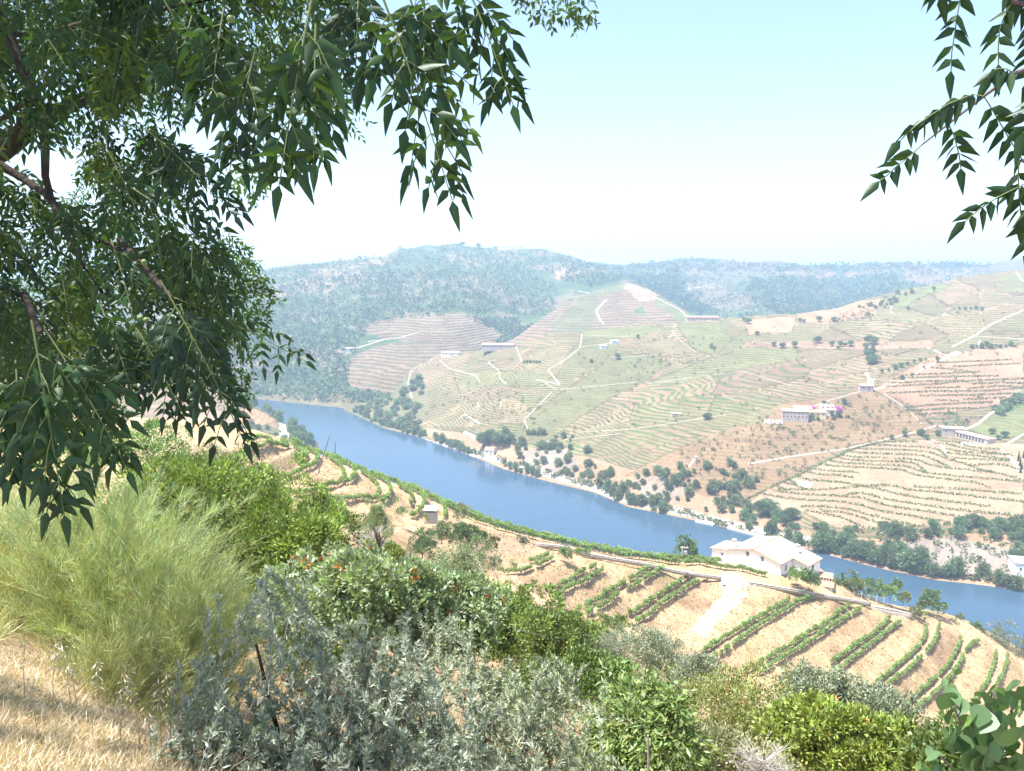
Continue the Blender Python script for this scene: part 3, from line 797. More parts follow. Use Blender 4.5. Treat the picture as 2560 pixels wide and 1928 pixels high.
Z0 = [
 ([(1180, 1330), (1330, 1350), (1345, 1385), (1200, 1400), (1170, 1370)], np.array((0.24, 0.185, 0.14)), 0.7, None),
 ([(1200, 1395), (1330, 1385), (1350, 1400), (1260, 1425), (1190, 1430)], np.array((0.26, 0.175, 0.115)), 0.5, None),
 ([(975, 1320), (1080, 1312), (1100, 1325), (1010, 1340), (975, 1335)], SOIL * 1.1, 0.9, None),
 ([(985, 1330), (1080, 1330), (1080, 1390), (1000, 1400)], np.array((0.25, 0.165, 0.11)), 0.5, None),
 ([(-400, 1000), (400, 1050), (560, 1300), (600, 1928), (-400, 1928)], np.array((0.46, 0.38, 0.25)), 0.45, None),
]
for poly, c, k, s in Z0:
    ins = in_poly(px0 + 8 * n1, py0 + 8 * n2, poly); C0[ins] = C0[ins] * (1 - k) + c * k
shade = (YY.ravel() < 8)[:, None]
C0 = np.where((V0[:, 2:3] < 30) & (YY.ravel()[:, None] > 240), C0 * 0.5 + SCRUB * 0.5, C0)
S0 = np.zeros_like(C0); S0[:, 1] = 2
M_near = ground_mat('dry_slope_ground', 2.2, 0.8, 0.25, 0.25, lines=False)
add_terrain('near_slope_terrain', V0, grid_faces(*PX.shape), M_near, C0, S0)

# ------------------------------------------------------------------ river
def water_mat():
    m, nt, out = new_mat('river_water')
    tc = N(nt, 'ShaderNodeTexCoord')
    mp = N(nt, 'ShaderNodeMapping'); mp.inputs['Rotation'].default_value = (0, 0, math.radians(38)); mp.inputs['Scale'].default_value = (0.35, 1.0, 1)
    nt.links.new(tc.outputs['Object'], mp.inputs[0])
    b = N(nt, 'ShaderNodeBsdfPrincipled', i_Roughness=0.08)
    b.inputs['Base Color'].default_value = (0.034, 0.068, 0.108, 1)
    b.inputs['IOR'].default_value = 1.33
    rr = N(nt, 'ShaderNodeMapRange'); nt.links.new(noise_n(nt, 0.012, 3, 0.6, mp.outputs[0]), rr.inputs['Value']); rr.inputs['From Min'].default_value = .35; rr.inputs['From Max'].default_value = .65; rr.inputs['To Min'].default_value = .03; rr.inputs['To Max'].default_value = .16
    nt.links.new(rr.outputs[0], b.inputs['Roughness'])
    n1 = noise_n(nt, 0.55, 5, 0.6, mp.outputs[0]); n2 = noise_n(nt, 0.05, 3, 0.6, mp.outputs[0])
    h = math_n(nt, 'ADD', n1, math_n(nt, 'MULTIPLY', n2, 1.5))
    bp = N(nt, 'ShaderNodeBump', i_Strength=0.16, i_Distance=0.5)
    nt.links.new(h, bp.inputs['Height']); nt.links.new(bp.outputs[0], b.inputs['Normal'])
    nt.links.new(b.outputs[0], out.inputs['Surface'])
    return m
rw = MB().poly([(-1500, 150, 0), (900, 150, 0), (900, 1300, 0), (-1500, 1300, 0)])
tag(rw.build('river', water_mat()), kind='structure')
bed = MB().poly([(-9000, -3000, -8), (9000, -3000, -8), (9000, 14000, -8), (-9000, 14000, -8)])
tag(bed.build('ground', plain('valley_floor', (0.22, 0.17, 0.12), 0.95, 0.3, 0.01)), kind='structure')
# ------------------------------------------------------------------ leaves and crowns
def unit(a):
    return a / (np.linalg.norm(a, axis=-1, keepdims=True) + 1e-12)

def rnd_dirs(n):
    return unit(rng.normal(size=(n, 3)))

def leaf_geo(P, A, B, L, W, C, fold=0.0):
    """diamond leaves: P base, A axis, B side (unit), L length, W width, C colour. returns V, F, colours"""
    n = len(P)
    L = np.broadcast_to(L, (n,))[:, None]; W = np.broadcast_to(W, (n,))[:, None]
    B = unit(B - A * (A * B).sum(1, keepdims=True))
    Nn = np.cross(A, B)
    V = np.stack([P, P + A * L * 0.45 + B * W * 0.5 + Nn * W * fold, P + A * L, P + A * L * 0.45 - B * W * 0.5 + Nn * W * fold], 1).reshape(-1, 3)
    i = np.arange(n)[:, None] * 4
    return V, i + np.array([[0, 1, 2, 3]]), np.repeat(C, 4, axis=0)

def col_var(base, n, v=0.22, yellow=0.12, seed=None):
    base = np.asarray(base, float)
    b = base[None] * (1 + v * rng.normal(size=(n, 1)))
    b[:, 0] *= 1 + yellow * rng.normal(size=n)
    return np.clip(b, 0.004, 0.9)

def blob_points(n, center, rad, shell=0.55, flat=1.0):
    d = rnd_dirs(n)
    r = (shell + (1 - shell) * rng.random(n)) [:, None]
    return np.asarray(center) + d * r * np.asarray(rad) * np.array([1, 1, flat]), d

def crown_geo(lobes, n, L, W, col, up=0.35, shell=0.6, v=0.22, yellow=0.12, hang=0.0, clumps=0, clump_r=0.25, dirmix=0.6):
    """foliage: lobes = [(center, radii, weight)]; leaves gathered in twig clumps on the lobes"""
    w = np.array([l[2] for l in lobes], float); w /= w.sum()
    k = rng.choice(len(lobes), size=n, p=w)
    ce = np.array([l[0] for l in lobes], float)[k]; ra = np.array([l[1] for l in lobes], float)[k]
    if clumps:
        nc = clumps
        kc = rng.choice(len(lobes), size=nc, p=w)
        dc = rnd_dirs(nc); dc[:, 2] = np.where(dc[:, 2] < -0.55, -dc[:, 2], dc[:, 2])
        rc = shell + (1 - shell) * rng.random(nc) ** 0.5
        rc = np.where(rng.random(nc) < .13, rng.uniform(1.02, 1.28, nc), rc)
        cc = np.array([l[0] for l in lobes], float)[kc] + dc * rc[:, None] * np.array([l[1] for l in lobes], float)[kc]
        tone = 1 + 0.22 * rng.normal(size=nc)
        j = rng.integers(0, nc, n)
        d = unit(dc[j] + 0.9 * rng.normal(size=(n, 3)))
        P = cc[j] + d * (clump_r * rng.random(n) ** 0.45)[:, None]
        tn = tone[j]
    else:
        d = rnd_dirs(n)
        P = ce + d * (shell + (1 - shell) * rng.random(n))[:, None] * ra
        tn = np.ones(n)
    A = unit(dirmix * d + (1 - dirmix) * rng.normal(size=(n, 3)) * 0.8 + np.array([0, 0, up - hang]))
    B = rng.normal(size=(n, 3)) + np.array([0, 0, 0.0])
    C = col_var(col, n, v, yellow) * tn[:, None]
    return leaf_geo(P, A, B, L * (0.7 + 0.6 * rng.random(n)), W * (0.7 + 0.6 * rng.random(n)), np.clip(C, 0.004, 0.9))

def join_geo(gs):
    V = []; F = []; C = []; o = 0
    for v, f, c in gs:
        V.append(v); F.append(f + o); C.append(c); o += len(v)
    return np.concatenate(V), np.concatenate(F), np.concatenate(C)

def limb_mesh(name, mat, h, spread, n=6, r0=0.1, seed=0, lean=(0, 0), fork=0.25):
    """trunk that forks into tapered limbs"""
    r_ = random.Random(seed); mb = MB()
    top = Vector((lean[0], lean[1], h * fork))
    mb.tube([(0, 0, -0.3), (lean[0] * .4, lean[1] * .4, h * fork * .5), top], [r0 * 1.25, r0, r0 * .85], 7)
    for i in range(n):
        a = 2 * math.pi * (i + r_.random() * .7) / n
        e = Vector((math.cos(a) * spread * (0.5 + .5 * r_.random()), math.sin(a) * spread * (0.5 + .5 * r_.random()), h * (0.6 + 0.35 * r_.random())))
        mid = top.lerp(e, 0.5) + Vector((r_.uniform(-.1, .1), r_.uniform(-.1, .1), r_.uniform(0, .12))) * h * .5
        mb.tube([top - Vector((0, 0, .05 * h)), mid, e], [r0 * .6, r0 * .35, r0 * .1], 5)
        e2 = mid + Vector((r_.uniform(-1, 1) * spread * .5, r_.uniform(-1, 1) * spread * .5, h * .25))
        mb.tube([mid, e2], [r0 * .3, r0 * .07], 4)
    return mb.mesh(name, mat, True)

M_leaf = leafy('leaf_green', 0.32, 0.04, 0.5)
M_leaf_far = leafy('leaf_far', 0.4, 0.02, 0.6, objvar=0.5)
M_vine = leafy('leaf_vine', 0.45, 0.03, 0.5, objvar=0.25)
M_bark = bark('bark_grey', (0.20, 0.16, 0.13)); M_bark_d = bark('bark_dark', (0.10, 0.075, 0.06))

def make_tree_meshes(n, kind):
    """unit-height tree prototypes: (crown mesh, trunk mesh)"""
    out = []
    for i in range(n):
        lobes = []
        if kind == 'round':
            lobes.append(((0, 0, .60), (.40, .40, .36), 3))
            for j in range(5):
                a = rng.random() * 6.28; r = .18 + .12 * rng.random()
                lobes.append(((math.cos(a) * .26, math.sin(a) * .26, .42 + .36 * rng.random()), (r, r, r * .9), 1))
            col = (0.145, 0.20, 0.105); fork = .22; L = .085; nl = 620
        elif kind == 'river':
            for j in range(8):
                a = rng.random() * 6.28; r = .16 + .14 * rng.random(); q = .30 * rng.random()
                lobes.append(((math.cos(a) * q, math.sin(a) * q, .22 + .62 * rng.random()), (r, r, r * 1.15), 1))
            col = (0.165, 0.225, 0.12); fork = .12; L = .085; nl = 700
        elif kind == 'bush':
            for j in range(5):
                a = rng.random() * 6.28; r = .32 + .16 * rng.random(); q = .30 * rng.random()
                lobes.append(((math.cos(a) * q, math.sin(a) * q, .40 + .22 * rng.random()), (r, r, r * .85), 1))
            col = (0.19, 0.235, 0.135); fork = .15; L = .15; nl = 260
        elif kind == 'cypress':
            for j in range(7):
                t = j / 6
                lobes.append(((0, 0, .1 + .85 * t), (.11 * (1 - t * .85), .11 * (1 - t * .85), .12), 1.2 - t))
            col = (0.045, 0.075, 0.04); fork = .1; L = .06; nl = 420
        g = crown_geo(lobes, nl, L, L * .75, col, shell=.7, v=.18)
        g2 = crown_geo([(c, tuple(x * .7 for x in r), w) for c, r, w in lobes], nl // 3, L * 1.5, L * 1.4, tuple(x * .8 for x in col), shell=.5)
        V, F, C = join_geo([g, g2])
        cm = mesh_np('crown', V, F, [M_leaf_far], C)
        tm = limb_mesh('trunk', M_bark, .85 if kind != 'bush' else .7, .28, 5, .022, i, fork=fork)
        out.append((cm, tm))
    return out
PROTO = {k: make_tree_meshes(n, k) for k, n in (('round', 4), ('river', 5), ('bush', 5), ('cypress', 2))}

def plant(kind, name, label, cat, group, p, h, sx=1.0, parts=True):
    cm, tm = random.choice(PROTO[kind])
    e = thing(name, label, cat, (p.x, p.y, p.z - 0.03 * h), random.random() * 6.28, group, (h * sx, h * sx, h))
    obj('crown', cm, e)
    if parts: obj('trunk', tm, e)
    return e

# ------------------------------------------------------------------ vines
VINES = []
for i in range(7):
    lob = []
    for j in range(5):
        lob.append(((rng.uniform(-.5, .5), rng.uniform(-.16, .16), rng.uniform(.75, 1.45)), (.30, .20, .28), 1))
    lob.append(((0, 0, 1.0), (.62, .22, .42), 2.5))
    V, F, C = crown_geo(lob, 190, .24, .21, (0.265, 0.375, 0.13), shell=.5, up=.2, v=.2)
    mb = MB().tube([(0, 0, -.15), (.04, .02, .4), (-.02, 0, .8)], [.05, .035, .03], 5).tube([(-.02, 0, .78), (.35, .03, .95)], [.025, .012], 4).tube([(-.02, 0, .78), (-.35, -.03, .95)], [.025, .012], 4)
    sv = np.array(mb.v, float); nq = [f for f in mb.f if len(f) == 4]; nn = [f for f in mb.f if len(f) != 4]
    F2 = np.array(nq) + len(V)
    VINES.append(mesh_np('vine', np.concatenate([V, sv]), [F, F2], [M_vine, M_bark_d], np.concatenate([C, np.full((len(sv), 3), .1)]), fmat=[0] * len(F) + [1] * len(F2)))
M_post = plain('vine_post_wood', (0.30, 0.24, 0.19), 0.9, 0.3, 6)
POST = MB().tube([(0, 0, -.3), (0, 0, 1.75)], .045, 5).mesh('post', M_post)

def resample(pts, step):
    P = np.array([tuple(p) for p in pts], float)
    d = np.concatenate([[0], np.cumsum(np.linalg.norm(np.diff(P, axis=0), axis=1))])
    n = max(2, int(d[-1] / step) + 1)
    t = np.linspace(0, d[-1], n)
    return np.stack([np.interp(t, d, P[:, i]) for i in range(P.shape[1])], 1)

def smooth_line(P, it=2):
    P = np.array(P, float)
    for _ in range(it):
        Q = P.copy(); Q[1:-1] = .25 * P[:-2] + .5 * P[1:-1] + .25 * P[2:]; P = Q
    return P

NEAR = ('near_slope_terrain',)
def vine_row(label, pts3, group, step=0.95, gap=0.03, hscale=1.2, gaps=0.0):
    P = smooth_line(resample(pts3, step), 2)
    root = thing('vine_row', label, 'vine row', tuple(P[0]), 0, group)
    inv = Vector(P[0])
    gapn = 0
    for i, p in enumerate(P):
        z = ground_z(p[0], p[1], NEAR)
        if z is None: z = p[2]
        t = P[min(i + 1, len(P) - 1)] - P[max(i - 1, 0)]
        a = math.atan2(t[1], t[0])
        if i % 6 == 0:
            o = obj('post', POST, root, Vector((p[0], p[1], z)) - inv)
        if gapn > 0:
            gapn -= 1; continue
        if random.random() < gaps:
            gapn = random.choice((1, 2, 3)); continue
        if random.random() < gap: continue
        o = obj('vine', random.choice(VINES), root, Vector((p[0] + random.uniform(-.1, .1), p[1] + random.uniform(-.1, .1), z)) - inv)
        s = random.uniform(.82, 1.12) * hscale
        o.rotation_euler = (0, 0, a + random.uniform(-.2, .2) + (math.pi if random.random() < .5 else 0)); o.scale = (s * random.uniform(.85, 1.15), s * random.uniform(.75, .98), s * random.uniform(.82, 1.08))
    return root

ORD = ['topmost', 'second', 'third', 'fourth', 'fifth', 'sixth', 'seventh', 'eighth']
cnt = {'L': 0, 'M': 0, 'R': 0}
WHERE = {'L': 'bench of the curved left spur, from the top', 'M': 'bench left of the dirt track, from the top', 'R': 'bench right of the dirt track, counted from it'}
for zn, D, a, b in ROWS:
    k = cnt[zn]; cnt[zn] += 1
    word = ORD[k] if k or zn != 'R' else 'first'
    for rw, nm in ((a, 'upper'), (b, 'lower')):
        if rw is None: continue
        if b is None: nm = 'single'
        w3 = [at(x, y, D / float(ratio(y))) for x, y in rw]
        vine_row(f'{nm} vine row on the {word} {WHERE[zn]}', w3, 'vine rows on the near terraces', gaps=0.035 if zn == 'M' else 0.015 if (zn == 'R' and nm == 'lower') else 0.0)
crA = [(1115, 1272, 178), (1180, 1296, 177), (1240, 1317, 176), (1300, 1333, 176), (1340, 1343, 176.5), (1400, 1354, 178), (1460, 1368, 180), (1520, 1381, 182), (1570, 1390, 183), (1630, 1398, 185), (1690, 1403, 187), (1750, 1409, 188), (1800, 1420, 188), (1850, 1430, 188), (1912, 1444, 187)]
vine_row('long vine row following the crest just above the stone wall', [at(*q) for q in crA], 'vine rows along the crest', hscale=1.3)
vine_row('second long vine row along the crest, a little behind the front one', [at(x, y - 6, Y + 4) for x, y, Y in crA[:-2]], 'vine rows along the crest', hscale=1.25)
vine_row('farthest vine row along the crest, against the river water', [at(x, y - 10, Y + 8) for x, y, Y in crA[:-3]], 'vine rows along the crest', hscale=1.25)
vine_row('vine row at the brow of the left spur, above the water', [at(x, y, Y) for x, y, Y in ((890, 1172, 191), (930, 1186, 191), (975, 1206, 190), (1015, 1219, 189), (1060, 1238, 186), (1110, 1262, 182))], 'vine rows along the crest', hscale=1.25)
vine_row('short vine row at the brow near the upright pole', [at(x, y, Y) for x, y, Y in ((735, 1122, 190), (770, 1134, 191), (800, 1146, 192), (830, 1152, 192), (860, 1162, 192), (890, 1174, 191))], 'vine rows along the crest', hscale=1.25)

# rows on the terraced slope across the river
FARROWS = [
 [(2210, 1105), (2294, 1106)], [(2167, 1114), (2210, 1114), (2270, 1118), (2305, 1119), (2337, 1123), (2352, 1129), (2367, 1144)],
 [(2143, 1121), (2161, 1124), (2210, 1125), (2273, 1127), (2321, 1131), (2340, 1137), (2352, 1143), (2381, 1153), (2413, 1162), (2450, 1175), (2511, 1189), (2558, 1203)],
 [(2129, 1131), (2161, 1135), (2210, 1136), (2257, 1138), (2302, 1140), (2321, 1145), (2344, 1156), (2373, 1169)],
 [(2108, 1140), (2145, 1145), (2210, 1146), (2257, 1148), (2297, 1152), (2318, 1162), (2348, 1169), (2368, 1172), (2416, 1175), (2447, 1180), (2479, 1181)],
 [(2094, 1145), (2121, 1151), (2176, 1154), (2210, 1154.5), (2257, 1156), (2286, 1159), (2300, 1169), (2314, 1181)],
 [(2074, 1153), (2097, 1158), (2145, 1161), (2210, 1164), (2250, 1165), (2273, 1169), (2289, 1176), (2313, 1183), (2352, 1188), (2416, 1194), (2479, 1199), (2558, 1207)],
 [(2056, 1162), (2081, 1166), (2145, 1170), (2210, 1173), (2257, 1176), (2273, 1184), (2289, 1189), (2352, 1198), (2400, 1203), (2439, 1208), (2471, 1219)],
 [(2036, 1173), (2066, 1178), (2113, 1181), (2145, 1182)], [(2020, 1181), (2042, 1188), (2089, 1189), (2132, 1195)],
 [(1994, 1194), (2010, 1198), (2050, 1204), (2097, 1207), (2137, 1214), (2169, 1219), (2210, 1227), (2237, 1235), (2289, 1245), (2352, 1253), (2431, 1262), (2469, 1267)],
 [(1942, 1226), (1987, 1225), (2042, 1226), (2108, 1222), (2137, 1220), (2176, 1215), (2210, 1214), (2242, 1217), (2264, 1225), (2321, 1230), (2400, 1238), (2463, 1245), (2558, 1256)],
 [(1926, 1226), (1971, 1233), (2018, 1238), (2082, 1241), (2153, 1246), (2176, 1254), (2210, 1263), (2242, 1270), (2289, 1276), (2368, 1289), (2431, 1297), (2457, 1303)],
 [(1904, 1235), (1955, 1246), (2018, 1252), (2097, 1256), (2153, 1264), (2184, 1275), (2210, 1280), (2265, 1289), (2321, 1300), (2375, 1309)],
 [(2006, 1268), (2058, 1268), (2121, 1274), (2161, 1286), (2210, 1298), (2250, 1306), (2286, 1317)],
 [(2055, 1279), (2113, 1283), (2153, 1295), (2210, 1313), (2231, 1320)], [(2015, 1278), (2066, 1287), (2105, 1295), (2137, 1309), (2156, 1319)],
 [(2107, 1241), (2129, 1236), (2161, 1235), (2192, 1243), (2210, 1248), (2242, 1254), (2305, 1264), (2384, 1275), (2463, 1284), (2558, 1291)],
 [(2284, 1218), (2352, 1222), (2416, 1225), (2479, 1231), (2558, 1237)], [(2176, 1323), (2286, 1317), (2368, 1313), (2447, 1307), (2542, 1298)],
 [(1860, 1252), (1914, 1227), (1939, 1213), (1994, 1191), (2055, 1159), (2129, 1126), (2192, 1107)],
 [(2340, 1110), (2368, 1111), (2400, 1121), (2447, 1129), (2511, 1137)], [(2352, 1104), (2392, 1107), (2416, 1116), (2447, 1122), (2495, 1125)],
 [(2370, 1124), (2400, 1131), (2525, 1139)], [(2368, 1134), (2447, 1142), (2522, 1150)], [(2381, 1147), (2519, 1153)], [(2432, 1164), (2479, 1162), (2526, 1166), (2544, 1175)],
 [(1966, 1196), (1980, 1205), (1988, 1211)], [(1960, 1208), (1988, 1214), (2016, 1225)], [(1940, 1215), (1960, 1225)],
]
UPROWS = [[(2340, 908), (2430, 905), (2530, 900)], [(2385, 918), (2460, 914), (2550, 910)], [(2330, 921), (2380, 924), (2440, 933)], [(2250, 940), (2340, 936), (2450, 931)],
 [(2230, 949), (2340, 943), (2495, 941)], [(2225, 959), (2330, 954), (2410, 953)], [(2215, 968), (2330, 962), (2430, 953), (2558, 948)], [(2430, 961), (2500, 957), (2558, 960)],
 [(2313, 971), (2395, 970)], [(2420, 972), (2500, 966), (2558, 969)], [(2220, 984), (2315, 980), (2470, 978), (2558, 971)], [(2300, 991), (2420, 989), (2530, 985)], [(2340, 1001), (2395, 1003)], [(2410, 1000), (2510, 995)],
 [(2260, 1020), (2340, 1013), (2480, 1006)], [(2270, 1028), (2360, 1023), (2440, 1022)], [(2290, 1037), (2390, 1033)]]
M_hedge = leafy('leaf_far_vine', 0.3, 0.0, 0.6)
def far_row(line, w, h, label, group, col):
    P = []
    L = resample([(x, y, 0) for x, y in line], 2.0)
    for x, y, _ in L:
        p = hit(x, y, ('hillside_terrain',))
        if p: P.append(p)
    if len(P) < 2: return
    P = smooth_line(resample(P, 1.4), 2)
    n = len(P)
    t = np.gradient(P, axis=0); t[:, 2] = 0; t = unit(t); s = np.stack([-t[:, 1], t[:, 0], np.zeros(n)], 1)
    k = 5
    V, F, C = [], [], []
    ctr = np.repeat(P, k, axis=0)
    m = len(ctr)
    keep = np.repeat(fbm(P[:, 0] / 9, P[:, 1] / 9, 77, 3) > -0.62, k)
    Q = ctr + np.repeat(t, k, 0) * rng.uniform(-.8, .8, (m, 1)) + np.repeat(s, k, 0) * rng.uniform(-w / 2, w / 2, (m, 1)) + np.array([0, 0, 1.0]) * rng.uniform(0.0, h * .6, (m, 1))
    Q = Q[keep]; m = len(Q)
    A_ = unit(rng.normal(size=(m, 3)) * np.array([1, 1, .4]) + np.array([0, 0, .7])); B_ = rng.normal(size=(m, 3))
    V, F, C = leaf_geo(Q, A_, B_, h * rng.uniform(.6, 1.0, m), h * rng.uniform(.6, .9, m), col_var(col, m, .2))
    o = obj('vine_row', mesh_np('vine_row', V, F, [M_hedge], C)); tag(o, label, 'vine row', group)
def nth(i):
    return f"{i}{'th' if 10 <= i % 100 <= 20 else {1: 'st', 2: 'nd', 3: 'rd'}.get(i % 10, 'th')}"
FARROWS.sort(key=lambda l: sum(q[1] for q in l) / len(l)); UPROWS.sort(key=lambda l: sum(q[1] for q in l) / len(l))
for i_, ln in enumerate(FARROWS):
    far_row(ln, .8, 1.35, f'thin vine row on the pale terraced slope across the river, {nth(i_ + 1)} from top', 'vine rows on the pale slope across the river', (0.15, 0.20, 0.08))
for i_, ln in enumerate(UPROWS):
    far_row(ln, .8, 1.35, f'dark vine row across the reddish slope above the winery, {nth(i_ + 1)} from top', 'vine rows on the reddish slope across the river', (0.14, 0.18, 0.085))
# ------------------------------------------------------------------ tracks and paths draped on the hills
M_track = plain('pale_track', (0.33, 0.275, 0.215), 0.95, 0.18, 0.5)
M_asph = plain('river_road_surface', (0.34, 0.30, 0.26), 0.95, 0.12, 0.3)
def ribbon(name, line, width, mat, names=('hillside_terrain',), lift=0.12, step=3.0):
    L = resample([(x, y, w) if len(q) > 2 else (x, y, width) for q in line for (x, y, w) in [(q[0], q[1], q[2] if len(q) > 2 else width)]], step)
    P, Wd = [], []
    for x, y, w in L:
        p = hit(x, y, names)
        if p is not None and (not P or (p - P[-1]).length < 60): P.append(p); Wd.append(w)
    if len(P) < 2: return
    P = smooth_line([tuple(p) for p in P], 1); n = len(P)
    t = np.gradient(P, axis=0); t[:, 2] = 0; t = unit(t); s = np.stack([-t[:, 1], t[:, 0], np.zeros(n)], 1)
    ks = np.linspace(-.5, .5, 5)
    V = []
    for i in range(n):
        wv = Wd[i] * (1 + .25 * math.sin(i * 1.3) * random.random())
        for k in ks:
            q = P[i] + s[i] * wv * k
            z = ground_z(q[0], q[1], names)
            V.append((q[0], q[1], (z if z is not None else q[2]) + lift))
    o = obj(name, mesh_np(name, np.array(V), grid_faces(n, 5), [mat], smooth=True)); tag(o, kind='structure')
for ln, w in [
 ([(1000, 1090), (1100, 1115), (1200, 1136), (1300, 1166), (1400, 1195), (1488, 1220), (1573, 1250), (1665, 1273), (1773, 1296), (1896, 1326), (1960, 1340), (2031, 1352), (2105, 1370)], 6.0)]:
    ribbon('road', ln, w, M_asph)
TRACKS = [
 ([(2560, 775), (2470, 815), (2440, 838), (2395, 860), (2380, 868)], 5), ([(2320, 870), (2365, 890), (2400, 885)], 7), ([(2365, 890), (2395, 880), (2405, 884)], 6),
 ([(2375, 892), (2320, 915), (2275, 945), (2240, 960), (2185, 975)], 4), ([(2165, 932), (2175, 950), (2165, 972)], 6), ([(2185, 945), (2180, 965)], 3),
 ([(2210, 985), (2250, 1010), (2290, 1045), (2305, 1060)], 2.5), ([(2340, 1065), (2290, 1080), (2190, 1105), (2100, 1125), (1990, 1140), (1870, 1160)], 3),
 ([(2370, 1085), (2420, 1072), (2445, 1060), (2475, 1035), (2560, 990)], 5), ([(2510, 1115), (2560, 1085)], 5), ([(2500, 1120), (2530, 1150), (2548, 1180)], 5), ([(2330, 1100), (2356, 1115), (2368, 1143)], 4),
 ([(1740, 1140), (1735, 1150), (1722, 1168)], 4), ([(1960, 1050), (2060, 1005), (2130, 985), (2165, 975)], 2.5),
 ([(1455, 836), (1450, 870), (1400, 910)], 3), ([(1460, 838), (1550, 842), (1600, 840)], 2.5), ([(1550, 855), (1450, 868)], 3), ([(1535, 850), (1545, 858)], 4), ([(1290, 866), (1305, 905)], 3),
 ([(1340, 950), (1400, 962), (1370, 925)], 4), ([(1370, 925), (1420, 895), (1450, 870)], 3), ([(1350, 950), (1390, 975), (1600, 955)], 2), ([(1240, 900), (1220, 905), (1250, 930), (1248, 945), (1265, 960)], 2.5),
 ([(1100, 900), (1120, 920), (1190, 940), (1200, 955)], 2.5), ([(1028, 925), (1020, 960), (1030, 995)], 3.5), ([(1150, 1045), (1160, 1035), (1200, 1060)], 4), ([(1160, 1080), (1190, 1095)], 5), ([(1380, 980), (1330, 1030), (1310, 1050), (1320, 1075)], 2.5),
 ([(1680, 830), (1710, 860), (1740, 880)], 2), ([(1620, 960), (1760, 940), (1860, 930), (1950, 925)], 2), ([(1460, 1080), (1560, 1075), (1640, 1065), (1760, 1045), (1830, 1035)], 2.5), ([(1410, 1100), (1550, 1085)], 2),
 ([(1880, 855), (2060, 870), (2150, 868), (2320, 868)], 2.5), ([(1540, 895), (1680, 885)], 2), ([(2230, 765), (2225, 780), (2240, 785)], 3), ([(2540, 680), (2558, 705)], 5), ([(2450, 850), (2445, 868)], 3), ([(2400, 840), (2520, 845), (2560, 850)], 3),
 ([(1860, 930), (1980, 965), (2060, 960)], 2), ([(1650, 1005), (1600, 1010)], 2), ([(1200, 970), (1170, 985)], 2.5)]
for ln, w in TRACKS:
    ribbon('track', ln, w * .42, M_track)
for ln, w in [([(1575, 700), (1600, 725), (1650, 750), (1700, 775), (1725, 800)], 4), ([(1515, 750), (1490, 778), (1500, 800), (1508, 810)], 5), ([(1568, 698), (1580, 715)], 5)]:
    ribbon('track', ln, w * .7, M_track, ('valley_spur_terrain',), 0.3)
for ln, w in [([(1700, 728), (1760, 715), (1800, 708)], 6), ([(920, 855), (1000, 845), (1080, 822)], 4), ([(870, 878), (960, 850)], 4), ([(1205, 795), (1235, 825)], 4), ([(1445, 728), (1485, 735)], 5)]:
    ribbon('track', ln, w * .6, M_track, ('mountain_terrain', 'plateau_terrain'), 0.4)
ribbon('road', [(716, 1058), (714, 1085), (717, 1125)], 9, plain('white_road', (0.6, 0.56, 0.5), .9, .1, .5), ('left_bank_terrain',), 0.2, 2.0)
ribbon('track', [(1745, 1585, 3.6), (1775, 1550, 3.6), (1805, 1518, 3.8), (1830, 1492, 4.5), (1838, 1470, 6.5), (1830, 1455, 8), (1800, 1446, 6)], 4, plain('dirt_track', (0.50, 0.41, 0.31), .95, .25, 1.2), NEAR, 0.05, 4.0)
ribbon('pale_scar', [(1995, 1210), (2030, 1213)], 6, plain('bare_earth', (.5, .44, .37), .95, .1, .5))

# ------------------------------------------------------------------ trees along and above the far bank
def scatter(poly, n, md=0.0):
    xs = [p[0] for p in poly]; ys = [p[1] for p in poly]; out = []; tries = 0
    while len(out) < n and tries < n * 60:
        tries += 1
        x, y = random.uniform(min(xs), max(xs)), random.uniform(min(ys), max(ys))
        if not in_poly(np.array([x]), np.array([y]), poly)[0]: continue
        if md and any(abs(x - a) + abs(y - b) < md for a, b in out): continue
        out.append((x, y))
    return out
H1N = ('hillside_terrain',)
def trees(spots, kind, name, label, cat, group, hr, names=H1N, sx=(0.85, 1.2), parts=True):
    ok = [(x, hit(x, y, names)) for x, y in sorted(spots)]
    ok = [q for q in ok if q[1] is not None and q[1].z > -0.3]
    for i_, (x, p) in enumerate(ok):
        plant(kind, name, label if len(ok) < 2 else f'{label}, {nth(i_ + 1)} from left', cat, group, p, random.uniform(hr[0] * .68, hr[1] * .9), random.uniform(*sx), parts)
G_R = 'trees lining the far river bank'
trees(scatter([(2010, 1375), (2050, 1358), (2150, 1372), (2250, 1400), (2340, 1432), (2400, 1440), (2390, 1452), (2250, 1428), (2130, 1400), (2040, 1380)], 62, 5), 'river', 'riverside_tree', 'tall tree in the dark belt along the far bank', 'tree', G_R, (7, 12))
trees(scatter([(1488, 1212), (1530, 1215), (1600, 1250), (1670, 1272), (1665, 1284), (1580, 1266), (1495, 1232)], 20, 6), 'river', 'riverside_tree', 'dark tree overhanging the water at mid river', 'tree', 'dark trees overhanging the far bank', (6, 10))
trees([(x, float(np.interp(x, [q[0] for q in BANK], [q[1] for q in BANK])) - random.uniform(2, 9)) for x in list(np.arange(885, 1000, 7.5)) + list(np.arange(1008, 1070, 9)) + list(np.arange(1090, 1190, 9)) + [1262, 1275, 1290, 1303, 1318, 1330, 1345]], 'river', 'riverside_tree', 'small leafy tree at the water edge below the pale vineyards', 'tree', 'small trees at the far water edge', (5, 9))
